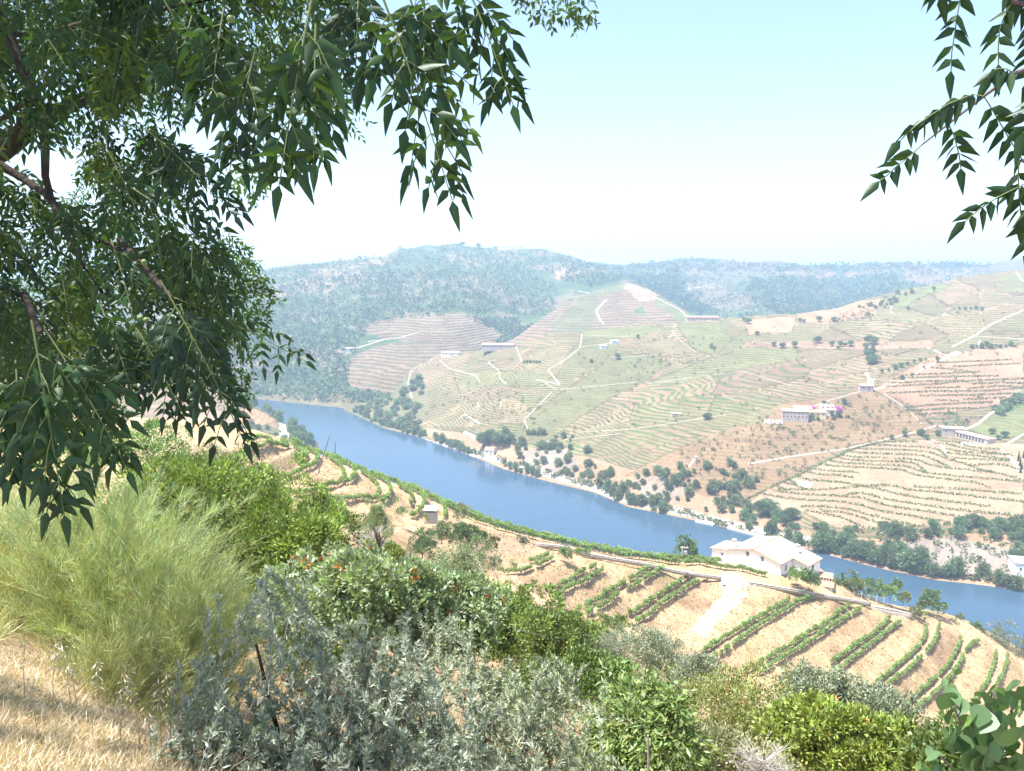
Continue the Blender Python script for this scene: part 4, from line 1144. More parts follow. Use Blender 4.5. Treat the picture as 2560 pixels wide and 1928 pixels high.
trees([(1215, 1112), (1226, 1106), (1240, 1110), (1250, 1116), (1268, 1108), (1275, 1104), (1208, 1120)], 'round', 'broad_tree', 'broad dark tree beside the small riverside chapel', 'tree', 'broad dark trees by the chapel', (11, 15))
trees([(1905, 1292), (1920, 1288), (1935, 1294), (1945, 1302), (1968, 1302), (1980, 1300), (1960, 1312)], 'round', 'round_tree', 'round dark green tree in the clump below the pale terraces', 'tree', 'round trees below the pale terraces', (8, 11), sx=(1.05, 1.3))
trees([(1870, 1322), (1882, 1310), (1862, 1300), (1875, 1292), (1920, 1340), (1935, 1330), (1990, 1350), (1972, 1345), (2000, 1362)], 'river', 'riverside_tree', 'bushy tree by the river road near the concrete blocks', 'tree', 'trees by the concrete blocks', (6, 10))
trees([(2038, 1322), (2056, 1326), (1978, 1322), (1992, 1325), (2138, 1328), (2060, 1340), (2080, 1345)], 'round', 'round_tree', 'small round tree alone on the dry bank', 'tree', 'lone round trees on the dry bank', (4.5, 6.5))
trees(scatter([(2200, 1330), (2400, 1318), (2560, 1305), (2560, 1360), (2480, 1350), (2350, 1345), (2240, 1360)], 38, 9), 'round', 'slope_tree', 'rounded tree on the dry slope under the pale terraces', 'tree', 'trees on the slope under the terraces', (4.5, 8.5))
trees([(2530, 1400), (2545, 1385), (2555, 1405), (2558, 1360), (2520, 1470), (2545, 1475), (2440, 1450), (2455, 1440), (2470, 1452), (2500, 1462)], 'river', 'riverside_tree', 'green tree near the white building at the river edge', 'tree', 'trees near the white riverside building', (5, 8))
trees(scatter([(725, 1062), (740, 1070), (790, 1100), (785, 1118), (760, 1122), (728, 1115)], 22, 5), 'river', 'riverside_tree', 'dark tree crowded on the left bank point', 'tree', 'trees on the left bank point', (7, 12), ('left_bank_terrain',))
trees(scatter([(600, 1002), (640, 1012), (700, 1040), (715, 1055), (705, 1058), (650, 1025), (600, 1012)], 22, 5), 'river', 'riverside_tree', 'tree edging the water beyond the small reddish knoll', 'tree', 'trees beyond the reddish knoll', (6, 11), ('left_bank_terrain',))
trees(scatter([(590, 1062), (660, 1066), (712, 1080), (712, 1115), (640, 1105), (590, 1085)], 26, 6), 'bush', 'scrub_bush', 'grey green bush on the scrubby left bank slope', 'bush', 'bushes on the left bank slope', (3, 6), ('left_bank_terrain',))
G_B = 'bushes on the slope across the river'
LB = 'green bush on the slope behind the riverside chapel'
trees(scatter([(1240, 1085), (1330, 1070), (1480, 1105), (1500, 1120), (1440, 1150), (1400, 1185), (1350, 1180), (1300, 1150)], 40, 6), 'bush', 'hillside_bush', LB, 'bush', G_B, (4, 8), sx=(.7, 1.1))
LB = 'green bush above the river road at mid bank'
trees(scatter([(1390, 1180), (1470, 1165), (1540, 1185), (1530, 1205), (1430, 1200)], 16, 8), 'bush', 'hillside_bush', LB, 'bush', G_B, (4, 8), sx=(.7, 1.1))
LB = 'green bush on the rocky foot of the estate spur'
trees(scatter([(1560, 1200), (1640, 1180), (1760, 1160), (1840, 1160), (1900, 1180), (1890, 1230), (1850, 1290), (1780, 1285), (1660, 1255), (1570, 1235)], 74, 7), 'bush', 'hillside_bush', LB, 'bush', G_B, (3.2, 7.5), sx=(.7, 1.1))
trees(scatter([(880, 1030), (900, 1010), (985, 992), (1000, 985), (1050, 940), (1065, 985), (1035, 1040), (1070, 1085), (985, 1066), (930, 1045)], 75, 5), 'bush', 'hillside_bush', 'green bush filling the gully left of the first vineyards', 'bush', 'bushes in the gully', (5, 9), sx=(.8, 1.2))
trees([(2175, 905), (2185, 900), (2168, 895), (2180, 890), (2172, 910), (2190, 908), (2178, 912), (2186, 862), (2172, 860), (2165, 873), (2182, 875)], 'round', 'vineyard_tree', 'tree in the isolated dark clump amid the upper vineyards', 'tree', 'clump amid the upper vineyards', (6, 9))
trees([(1780, 866), (1776, 870), (1785, 873), (1765, 1050), (1769, 1048), (1935, 866), (1955, 870), (1985, 870), (2045, 858), (2080, 866), (2100, 868), (2112, 866), (2125, 867), (2095, 873), (1893, 838), (1870, 810), (2000, 805), (2010, 806), (2048, 805), (2085, 804), (2170, 790), (2200, 765), (2270, 775), (1595, 846), (1478, 906), (1545, 898), (1860, 805), (2335, 728)], 'round', 'vineyard_tree', 'solitary dark tree among the vineyards across the river', 'tree', 'solitary trees among the vineyards', (4.5, 8), sx=(.9, 1.35))
trees([(2385 + i * 14, 775 + (i % 3)) for i in range(6)] + [(2205 + i * 16, 933 - i * 5) for i in range(7)] + [(2255, 950), (2280, 942), (2310, 922), (2345, 905), (1495 + 0, 823)], 'round', 'vineyard_tree', 'small tree in a line along a vineyard edge', 'tree', 'small trees along vineyard edges', (3.5, 5.5))
trees([(1480 + i * 9, 820 - i * 1.2) for i in range(8)] + [(1310 + i * 8, 908) for i in range(6)], 'bush', 'hillside_bush', 'small dark bush in a row along a vineyard path', 'bush', 'bushes along the vineyard path', (3, 4.5), sx=(.8, 1))
trees(scatter([(2480, 1030), (2500, 1010), (2560, 980), (2560, 1000), (2500, 1036)], 22, 4), 'bush', 'hillside_bush', 'dark bush in the thicket above the green vineyard by the winery', 'bush', 'thicket above the winery', (4, 7))
trees([(2430 + i * 12, 868 + random.uniform(-3, 3)) for i in range(10)], 'bush', 'hillside_bush', 'dark bush on the brow of the reddish slope', 'bush', 'bushes on the reddish brow', (3, 5.5))
trees(scatter([(2140, 770), (2290, 718), (2310, 722), (2190, 785)], 26, 5), 'bush', 'hillside_bush', 'bush on the upper ridge line right of the valley', 'bush', 'bushes on the ridge line', (3, 6))
trees([(2296, 1086), (2305, 1090), (2345, 1090), (2350, 1085), (2262, 1092), (2230, 1098), (2370, 1088), (2480, 1085), (2495, 1100), (2512, 1095), (2316, 1098)], 'round', 'garden_tree', 'small tree beside the long stone winery', 'tree', 'trees by the winery', (4, 6))
trees([(2546, 1152), (2550, 1165), (2555, 1172), (2558, 1145), (2551, 1182)], 'cypress', 'cypress_tree', 'slim dark cypress beside the path at the edge of the pale terraces', 'tree', 'cypresses by the path', (5, 8), sx=(.9, 1.1))
trees([(1990, 1048), (2005, 1048), (2018, 1050), (2030, 1050), (2045, 1052), (2078, 1040), (2090, 1045), (2085, 1050), (2098, 1042), (2122, 1044), (2085, 1020), (2070, 1018), (2060, 1012), (2110, 1010)], 'round', 'garden_tree', 'green garden tree around the estate buildings on the spur', 'tree', 'garden trees around the estate', (3, 5.5))
# tiny bushes and small scrub nobody could count
def scrub(name, polys, names, hr, col, q=14, label='scattered low scrub'):
    gs = []
    for poly, n in polys:
        for x, y in scatter(poly, n):
            p = hit(x, y, names)
            if p is None or p.z < 0.2: continue
            h = random.uniform(*hr)
            gs.append(crown_geo([((p.x, p.y, p.z + h * .4), (h * .5, h * .5, h * .45), 1)], q, h * .5, h * .45, np.asarray(col) * random.uniform(.6, 1.3), shell=.5))
    V, F, C = join_geo(gs)
    o = obj(name, mesh_np(name, V, F, [M_hedge], C)); tag(o, label, 'scrub', kind='stuff')
scrub('scrub', [([(1700, 1120), (1880, 1050), (1960, 1030), (2110, 1000), (2170, 980), (2240, 1005), (2310, 1040), (2350, 1075), (2200, 1100), (2130, 1115), (2000, 1180), (1880, 1230), (1700, 1190)], 420),
  ([(1100, 1000), (1300, 960), (1350, 1060), (1300, 1080), (1050, 1040)], 90), ([(1560, 890), (1720, 880), (1740, 905), (1640, 925), (1560, 925)], 45),
  ([(2330, 890), (2560, 860), (2560, 1000), (2330, 1060)], 50), ([(2350, 1040), (2460, 1045), (2360, 1085)], 25), ([(2080, 785), (2190, 775), (2180, 800), (2070, 808)], 70), ([(1000, 920), (1300, 870), (1660, 810), (2100, 770), (2560, 700), (2560, 860), (2200, 960), (1900, 1030), (1500, 1100), (1100, 1040)], 420)], H1N, (0.9, 2.2), (0.17, 0.18, 0.10), 14, 'sparse low scrub dotting the orange slope around the estate')
scrub('bank_scrub', [([(1000, 1080), (1200, 1130), (1500, 1215), (1880, 1330), (2030, 1360), (2030, 1372), (1880, 1338), (1500, 1228), (1200, 1142), (1000, 1084)], 260), ([(2150, 1330), (2560, 1320), (2560, 1470), (2400, 1450), (2150, 1390)], 120)], H1N, (1.2, 3.2), (0.17, 0.20, 0.11), 14, 'low scrub and weeds along the far bank')
# the wood on the mountain: one mass
def wood(name, polys, names, hr, col, q, label):
    gs = []
    for poly, n in polys:
        for x, y in scatter(poly, n):
            p = hit(x, y, names)
            if p is None or p.z < 1.0: continue
            h = random.uniform(*hr)
            k = random.uniform(.6, 1.6)
            gs.append(crown_geo([((p.x, p.y, p.z + h * .45), (h * .5, h * .5, h * .5), 1)], q, h * .62, h * .55, np.asarray(col) * k, shell=.55, up=.5))
    V, F, C = join_geo(gs)
    o = obj(name, mesh_np(name, V, F, [M_hedge], C)); tag(o, label, 'wood', kind='stuff')
wood('woodland', [([(560, 985), (560, 760), (850, 740), (1000, 680), (1300, 680), (1400, 720), (1380, 790), (1240, 790), (1160, 780), (920, 810), (900, 860), (870, 900), (868, 975), (985, 990), (960, 1050), (850, 1010), (700, 1000)], 2100), ([(560, 900), (560, 700), (850, 700), (1000, 680), (1300, 680), (1400, 720), (1380, 790), (1240, 790), (1160, 780), (920, 810), (900, 860), (700, 900)], 1200), ([(1160, 790), (1240, 800), (1300, 800), (1300, 850), (1250, 862), (1260, 835)], 160),
   ([(575, 700), (700, 672), (830, 657), (960, 643), (1000, 624), (1130, 613), (1300, 622), (1430, 647), (1440, 680), (1000, 700), (700, 740), (575, 740)], 1300),
   ([(1230, 870), (1260, 840), (1380, 800), (1430, 780), (1400, 825), (1290, 855)], 300), ([(1400, 700), (1440, 650), (1500, 668), (1560, 690), (1640, 740), (1560, 700), (1480, 720)], 320), ([(-200, 720), (300, 695), (560, 692), (560, 960), (-200, 960)], 500), ([(300, 970), (560, 985), (560, 760), (300, 760)], 400)], ('mountain_terrain',), (3.0, 7.5), (0.115, 0.145, 0.085), 7, 'dense woodland covering the mountain upstream')
wood('plateau_woodland', [([(1480, 660), (1560, 668), (1640, 658), (1720, 648), (1860, 660), (2000, 665), (2140, 662), (2300, 660), (2400, 656), (2480, 663), (2480, 672), (2000, 680), (1480, 680)], 900),
   ([(1880, 700), (2060, 700), (2240, 690), (2260, 740), (2100, 790), (1950, 790), (1860, 740)], 1300), ([(1560, 690), (1700, 690), (1720, 740), (1800, 790), (1700, 780), (1620, 720)], 700), ([(1480, 680), (2480, 672), (2300, 760), (2000, 800), (1600, 800)], 900)], ('plateau_terrain',), (4, 9), (0.10, 0.135, 0.08), 7, 'far woodland on the plateau ridge')
trees(scatter([(1150, 612), (1215, 622), (1215, 628), (1150, 620)], 6, 4) + [(1720, 644), (1735, 645), (1755, 643), (1000, 622), (1040, 616)], 'round', 'ridge_tree', 'tree standing up on the mountain skyline', 'tree', 'trees on the mountain skyline', (9, 14), ('mountain_terrain', 'plateau_terrain'), parts=False)

# ------------------------------------------------------------------ buildings across the river
M_white = plain('white_render', (0.80, 0.78, 0.75), 0.9, 0.08, 1.5); M_tile = plain('terracotta_tile', (0.55, 0.27, 0.17), 0.85, 0.25, 2.0, 0.4)
M_pink = plain('faded_pink_render', (0.62, 0.42, 0.38), 0.9, 0.15, 1.0); M_stone = plain('grey_stone', (0.46, 0.39, 0.345), 0.92, 0.35, 1.2, 0.6)
M_glass = plain('dark_window', (0.06, 0.06, 0.075), 0.25, 0.2, 2.0, 0, 0.5); M_cream = plain('cream_render', (0.72, 0.58, 0.36), 0.9, 0.1, 1.0)
M_conc = plain('concrete', (0.52, 0.49, 0.45), 0.9, 0.2, 1.0); M_metal = plain('grey_steel', (0.45, 0.46, 0.48), 0.5, 0.1, 3.0, 0, 0.4, 0.4)
def house(px, py, w, d, h, rot, label, wall, roof, wins=3, rise=1.2, names=None, name='house', doors=True, flat=False, floors=1):
    p = hit(px, py, names)
    if p is None: return
    e = thing(name, label, 'building', (p.x, p.y, p.z), math.radians(rot))
    MB().box((-w / 2, -d / 2, -2.5), (w / 2, d / 2, h)).build('wall', wall, e)
    m = MB(); o = .35
    if flat:
        m.box((-w / 2 - o, -d / 2 - o, h), (w / 2 + o, d / 2 + o, h + .25))
    else:
        a = [(-w / 2 - o, -d / 2 - o, h), (-w / 2 - o, d / 2 + o, h), (-w / 2 - o, 0, h + rise)]; b = [(w / 2 + o, q[1], q[2]) for q in a]
        m.prism([a[0], a[2], a[1]][::-1], [b[0], b[2], b[1]][::-1])
    m.build('roof', roof, e)
    for f in range(floors):
        for i in range(wins):
            x = -w / 2 + w * (i + .5) / wins; z = h * (f + .45) / floors
            g = MB().box((x - .45, -d / 2 - .06, z), (x + .45, -d / 2 + .05, z + 1.1)).build('window', M_glass, e)
            MB().box((x - .55, -d / 2 - .12, z - .14), (x + .55, -d / 2 - .062, z - .02)).build('sill', M_white, g)
    if doors:
        MB().box((w * .08, -d / 2 - .08, -.2), (w * .08 + .9, -d / 2 + .04, 2.0)).build('door', plain('brown_door', (.28, .15, .1), .7), e)
    return e
house(1986, 1046, 17, 8, 5.5, -14, 'long dark stone house of the estate with two rows of small windows', M_stone, M_tile, 7, 1.4, H1N, floors=2)
house(2004, 1034, 12, 8, 4.0, -10, 'estate house with pinkish tiled roof beside the magenta bush', M_pink, M_tile, 2, 1.6, H1N)
house(2034, 1041, 15, 7, 3.6, -8, 'cream estate building with orange roof in front of the others', M_cream, M_tile, 4, 1.2, H1N)
house(2066, 1024, 9, 6, 3.0, -8, 'white low estate house at the end of the lane', M_white, M_white, 3, .6, H1N, flat=True)
house(2072, 1034, 8, 5, 3.0, -8, 'small white house with terrace between the two magenta bushes', M_white, M_tile, 2, .8, H1N)
house(2163, 975, 9, 6, 3.4, -8, 'small lone house with pale pink roof on the spur above the scrub slope', M_stone, M_tile, 2, 1.2, H1N)
house(1246, 872, 34, 9, 4.5, -6, 'long farmhouse with orange roof on the shoulder above the left vineyards', M_stone, M_tile, 8, 1.6, H1N)
house(1127, 889, 20, 8, 4.0, -5, 'low pale farm buildings left of the long orange roofed farmhouse', M_white, M_conc, 5, .8, H1N)
house(875, 879, 11, 8, 5, 5, 'small white house at the corner of the big terraced vineyard', M_white, M_conc, 3, .6, ('mountain_terrain',))
house(1668, 806, 15, 10, 6, -10, 'white villa on the brow in the middle of the vineyards', M_white, M_white, 4, 1, H1N, floors=2)
house(1712, 803, 14, 7, 3.5, -4, 'low pink house right of the white villa on the brow', M_pink, M_tile, 3, 1, H1N)
house(1755, 801, 34, 8, 3.6, -4, 'long low terracotta roofed building along the brow', M_stone, M_tile, 8, 1.1, H1N)
house(1508, 870, 6, 4, 2.6, 0, 'tiny white shed in the green upper vineyard', M_white, M_white, 1, .4, H1N, doors=False)
house(1535, 858, 7, 5, 2.6, 8, 'pale hut beside the bend of the upper vineyard track', M_white, M_conc, 1, .6, H1N, doors=False)
house(1226, 1136, 7, 6, 4.0, -20, 'small riverside chapel with pink roof under the broad dark trees', M_white, M_tile, 2, 1.8, H1N, name='chapel')
house(2555, 1432, 9, 9, 6, -15, 'white box shaped building at the river edge far right', plain('bluish_white_panel', (.7, .74, .8), .7, .05, 1), M_white, 2, .4, H1N, flat=True)
house(1690, 1060 - 20, 7, 3, 2.2, -5, 'small yellow flat shed beside the lone tree in the striped vineyard', M_cream, M_cream, 1, .3, H1N, flat=True, doors=False)
house(1272, 624, 60, 14, 9, 0, 'white building high on the mountain skyline', M_white, M_white, 6, 2, ('mountain_terrain',), doors=False)
house(2380, 1086, 14, 7, 4.5, -12, 'grey stone block of the winery with flat roof', M_stone, M_conc, 3, .4, H1N, flat=True)
# long winery wing with a row of openings
p0, p1 = hit(2388, 1092, H1N), hit(2468, 1112, H1N)
if p0 and p1:
    dv = p1 - p0; Lw = dv.length; e = thing('winery_wing', 'long low stone winery wing with a row of dark openings', 'building', tuple(p0), math.atan2(dv.y, dv.x))
    MB().box((0, 0, -3), (Lw, 6, 3.4)).build('wall', M_stone, e)
    MB().box((-.3, -.4, 3.41), (Lw + .3, 6.4, 3.75)).build('roof', plain('winery_roof', (.55, .40, .32), .9, .1, 1), e)
    for i in range(9):
        x = 1.2 + i * (Lw - 3) / 9
        MB().box((x, -.06, 0.4), (x + 1.4, .05, 2.6)).build('window', M_glass, e)
    q = hit(2425, 1112, H1N)
    if q:
        pe = thing('swimming_pool', 'small pale blue pool on the lawn below the winery', 'pool', tuple(q), -.5)
        MB().box((-5, -2, -.5), (5, 2, .25)).build('rim', M_white, pe)
        MB().box((-4.6, -1.6, .2), (4.6, 1.6, .27)).build('water', plain('pool_water', (.35, .65, .75), .15, .05, 1, 0, .5), pe)
# estate sign: white letters on the slope
p = hit(1936, 1061, H1N)
if p:
    te = thing('letter_sign', 'white block letters standing on the dry spur below the estate', 'sign', (p.x, p.y, p.z), math.radians(-6))
    PAT = {'M': ["X...X", "XX.XX", "X.X.X", "X...X", "X...X"], 'E': ["XXXX", "X...", "XXX.", "X...", "XXXX"], 'N': ["X...X", "XX..X", "X.X.X", "X..XX", "X...X"], 'I': ["X", "X", "X", "X", "X"]}
    cx = -6.6; u = .62
    for ch in 'MENIN':
        m = MB(); pt = PAT[ch]
        for r, row in enumerate(pt):
            for c, v in enumerate(row):
                if v == 'X': m.box((cx + c * u * .82, -.15, (4 - r) * u + .3), (cx + (c + 1) * u * .82 + .004 * r, .15 + .003 * c, (5 - r) * u + .302))
        m.build('letter', plain('sign_white', (.88, .88, .88), .6, .03, 1), te)
        cx += (len(pt[0]) + .9) * u * .82
# bougainvillea
Mmag = plain('m', (1, 1, 1))
for px, py in ((2029, 1025), (2096, 1027)):
    p = hit(px, py + 3, H1N)
    if p:
        V, F, C = crown_geo([((0, 0, 2.0), (2.2, 2.2, 1.8), 1), ((1.2, 0, 1.4), (1.3, 1.3, 1.2), .5)], 500, .55, .5, (0.55, 0.10, 0.50), shell=.6)
        e = thing('flowering_bush', 'magenta flowering bush ' + ('left of the estate lane' if px < 2050 else 'right of the small white estate house'), 'bush', tuple(p))
        obj('crown', mesh_np('crown', V, F, [M_leaf], C), e); obj('trunk', limb_mesh('trunk', M_bark, 2, .8, 4, .08, 3), e)
# power poles across the river
def pole(px, py0, py1, label, names, r=.14, lean=0.0, bar=0.0, Y=None, mat=None, group=None, name='utility_pole'):
    p = at(px, py0, Y) if Y else hit(px, py0, names)
    if p is None: return
    Yd = p.y
    top = at(px + lean, py1, Yd)
    e = thing(name, label, 'pole', tuple(p), 0, group)
    q = top - p
    MB().tube([(0, 0, -.6), tuple(q * .5), tuple(q)], [r, r * .9, r * .7], 7).build('shaft', mat or M_metal, e)
    if bar:
        MB().box((q.x - bar, q.y - .07, q.z - .35), (q.x + bar, q.y + .07, q.z - .2)).build('crossarm', mat or M_metal, e)
    for s in (-1, 1):
        if bar: MB().tube([(q.x + s * bar * .85, q.y, q.z - .2), (q.x + s * bar * .85, q.y, q.z + .12)], .06, 5).build('insulator', M_white, e)
    return e
pole(1912, 803, 774, 'thin pale pole on the brow right of the long building', H1N, .18, bar=.8)
pole(2149, 801, 790, 'short thin pole below the upper orchard', H1N, .15, bar=.6)
pole(2383, 858, 830, 'tall thin pole beside the white lane on the right slope', H1N, .16, bar=.7)
pole(2489, 680, 663, 'thin pole on the right hand ridge against the sky', H1N, .18, bar=.7)
pole(1842, 795, 781, 'small pole on the brow beyond the trees', H1N, .16, bar=.6)
# jetty, blocks and white tent at the water
for i in range(20):
    t = i / 19; x = 1822 + t * 100; y = float(np.interp(x, [q[0] for q in BANK], [q[1] for q in BANK])) + .8
    p = at_z(x, y, 0)
    e = tag(MB().prism([(-.8, -.8, -1), (.8, -.8, -1), (.8, .8, -1), (-.8, .8, -1)], [(-.55, -.55, 1.0), (.55, -.55, 1.0), (.55, .55, 1.0), (-.55, .55, 1.0)]).build('concrete_block', M_conc), f'pale concrete block in the row along the far water edge, {nth(i + 1)} from left', 'block', 'concrete blocks along the water edge')
    e.location = (p.x, p.y, 0.2)
p = at_z(1757, 1306, 0.3)
e = thing('jetty', 'flat grey landing stage at the far bank', 'jetty', tuple(p), math.radians(-35))
MB().box((-4, -2, -.6), (7, 2, .5)).build('deck', M_conc, e)
for x in (-3.5, 6.5): MB().tube([(x, -1.9, -2), (x, -1.9, 1.4)], .12, 6).build('post', M_metal, e)
p = hit(1321, 1178, H1N)
if p:
    e = thing('rock_face', 'pale conical rock face at the foot of the far slope', 'rock', tuple(p))
    mbv = MB(); ring = [(4.2 * math.cos(a) * random.uniform(.8, 1.1), 2.5 * math.sin(a), -1) for a in np.linspace(0, 6.28, 10)[:-1]]
    ring2 = [(q[0] * .55 + random.uniform(-.3, .3), q[1] * .6, 4 + random.uniform(-.5, .5)) for q in ring]
    mbv.prism(ring, ring2); mbv.prism([(q[0], q[1], q[2] - .01) for q in ring2], [(q[0] * .25, q[1] * .3, 6.5) for q in ring2])
    mbv.build('stone', plain('pale_rock', (.62, .58, .56), .9, .3, .8, .6), e)
# walls of the vineyards on the pale slope
# ------------------------------------------------------------------ white house on the crest
M_wall = plain('house_whitewash', (0.86, 0.86, 0.87), 0.9, 0.05, 0.8)
M_rooft = plain('house_roof_tile', (0.40, 0.315, 0.225), 0.9, 0.22, 1.6, 0.3)
M_trim = plain('roof_edge_tile', (0.42, 0.24, 0.16), 0.85, 0.2, 3)
th = math.radians(-46)
hb = 7.67; ha = 6.97; Lh = 13.9; v1 = 6.6; b2 = 12.0; sl = .251
ez = 3.4; rise = hb * sl
org = Vector((64.84, 194.98, 61.9 + 5.7 - ez - rise))
hs = thing('white_house', 'white two part house with tiled gable roof and two chimneys on the crest', 'house', tuple(org), th)
e2 = ez - (b2 - hb) * sl                      # lower eave of the right wing
dn = -7.0
w = MB()
w.prism([(-ha, 0, dn), (hb, 0, dn), (hb, 0, ez), (0, 0, ez + rise), (-ha, 0, ez + rise - ha * sl * 1.05)], [(-ha, v1, dn), (hb, v1, dn), (hb, v1, ez), (0, v1, ez + rise), (-ha, v1, ez + rise - ha * sl * 1.05)])
w.prism([(-ha, v1, dn), (b2, v1, dn), (b2, v1, e2), (0, v1 + .003, ez + rise), (-ha, v1, ez + rise - ha * sl * 1.05)], [(-ha, Lh, dn), (b2, Lh, dn), (b2, Lh, e2), (0, Lh, ez + rise), (-ha, Lh, ez + rise - ha * sl * 1.05)])
w.build('wall', M_wall, hs)
def slab(name, pts, mat, t=.22, parent=hs):
    p = [Vector(q) for q in pts]
    n = (p[1] - p[0]).cross(p[2] - p[0]).normalized()
    if n.z < 0: n = -n
    return MB().prism([q + n * .02 for q in p], [q + n * t for q in p]).build(name, mat, parent)
o = .45; zr = ez + rise
# right slope in two lengths, left slope
slab('roof', [(0, -o, zr), (hb + o, -o, ez - o * sl), (hb + o, v1 - .02, ez - o * sl), (0, v1 - .02, zr)], M_rooft)
slab('roof', [(0, v1 - .02 + .02, zr), (b2 + o, v1 - o, e2 - o * sl), (b2 + o, Lh + o, e2 - o * sl), (0, Lh + o, zr)], M_rooft)
slab('roof', [(0, -o, zr), (-ha - o, -o, zr - (ha + o) * sl * 1.05), (-ha - o, Lh + o, zr - (ha + o) * sl * 1.05), (0, Lh + o, zr)], M_rooft)
MB().tube([(0, -o, zr + .22), (0, Lh + o, zr + .22)], .16, 6).build('ridge', M_trim, hs)
for a_, b_ in (((0, -o, zr + .1), (hb + o, -o, ez - o * sl + .1)), ((0, -o, zr + .1), (-ha - o, -o, zr - (ha + o) * sl * 1.05 + .1)), ((hb, v1 - o, ez + .05), (b2 + o, v1 - o, e2 - o * sl + .1)), ((hb + o, -o, ez - o * sl), (hb + o, v1 - o, ez - o * sl)), ((b2 + o, v1 - o, e2 - o * sl), (b2 + o, Lh + o, e2 - o * sl))):
    MB().tube([a_, b_], .13, 5).build('verge', M_trim, hs)
# lower wing on the left
lw = MB(); lw.prism([(-ha - 6.5, 1.5, dn), (-ha - .01, 1.5, dn), (-ha - .01, 1.5, 2.6), (-ha - 6.5, 1.5, 1.6)], [(-ha - 6.5, 9, dn), (-ha - .01, 9, dn), (-ha - .01, 9, 2.6), (-ha - 6.5, 9, 1.6)])
lw.build('side_wing', M_wall, hs)
slab('roof', [(-ha - .02, 1.0, 2.75), (-ha - 7.0, 1.0, 1.62), (-ha - 7.0, 9.5, 1.62), (-ha - .02, 9.5, 2.75)], M_rooft)
for cx, cy, cz in ((-ha + .4, 1.2, zr - ha * sl + .1), (7.2, 10.2, zr - 7.2 * sl)):
    ch = MB().box((cx - .45, cy - .45, cz - .6), (cx + .45, cy + .45, cz + 2.0)).build('chimney', M_wall, hs)
    MB().box((cx - .6, cy - .6, cz + 2.0), (cx + .6, cy + .6, cz + 2.15)).build('cap', M_trim, ch)
    MB().box((cx - .5, cy - .5, cz + 2.3), (cx + .5, cy + .5, cz + 2.42)).build('cowl', M_wall, ch)
M_frame = plain('window_frame_grey', (.42, .40, .40), .7, .1, 3)
def win(x, y, z, face, w_=.95, h_=1.15):
    if face == 'f':
        g = MB().box((x - w_ / 2, y - .05, z), (x + w_ / 2, y + .05, z + h_)).build('window', M_glass, hs)
        MB().box((x - w_ / 2 - .1, y - .09, z - .12), (x + w_ / 2 + .1, y - .03, z - .003)).build('sill', M_frame, g)
        MB().box((x - .03, y - .07, z), (x + .03, y - .051, z + h_)).build('mullion', M_frame, g)
        MB().box((x - w_ / 2, y - .08, z + .02), (x - .2, y - .056, z + h_)).build('shutter', M_frame, g)
    else:
        g = MB().box((x - .05, y - w_ / 2, z), (x + .05, y + w_ / 2, z + h_)).build('window', M_glass, hs)
        MB().box((x + .03, y - w_ / 2 - .1, z - .12), (x + .09, y + w_ / 2 + .1, z - .003)).build('sill', M_frame, g)
        MB().box((x + .051, y - .03, z), (x + .07, y + .03, z + h_)).build('mullion', M_frame, g)
win(-1.9, 0, 3.0, 'f'); win(2.4, 0, 2.75, 'f'); win(1.7, 0, -.6, 'f', .8, .7); win(-ha - 3.4, 1.5, .4, 'f', .8, .7)
win(hb, 3.0, .9, 's', 1.2, 1.4); win(b2, 9.5, .3, 's', 1.2, 1.4)
for q in ((hb + .06, .1, dn, ez), (b2 + .06, v1 + .1, dn, e2)):
    MB().tube([(q[0], q[1], q[2]), (q[0], q[1], q[3])], .06, 6).build('downpipe', plain('zinc', (.5, .42, .4), .5, .1, 4), hs)

# small outbuilding with two pink roofs below the house
p = at(2062, 1464, 193)
ob = thing('outbuilding', 'little outbuilding with two stepped pink tiled roofs right of the white house', 'shed', tuple(p), math.radians(-25))
MB().box((-1.6, 0, -3), (1.6, 2.4, 2.2)).build('wall', M_wall, ob)
slab('roof', [(-1.9, -.3, 2.1), (1.9, -.3, 2.1), (1.9, 2.7, 2.6), (-1.9, 2.7, 2.6)], M_trim, .18, ob)
MB().box((-1.0, -2.2, -3), (2.0, -.02, .6)).build('lower_room', plain('pale_blue_render', (.55, .60, .68), .9, .1, 1), ob)
slab('roof', [(-1.3, -2.6, .55), (2.3, -2.6, .55), (2.3, -.02, 1.1), (-1.3, -.02, 1.1)], M_trim, .18, ob)
for x in (-1.0, -.3, .4, 1.1): MB().box((x, -.03, 1.55), (x + .4, .04, 2.0)).build('window', M_glass, ob)

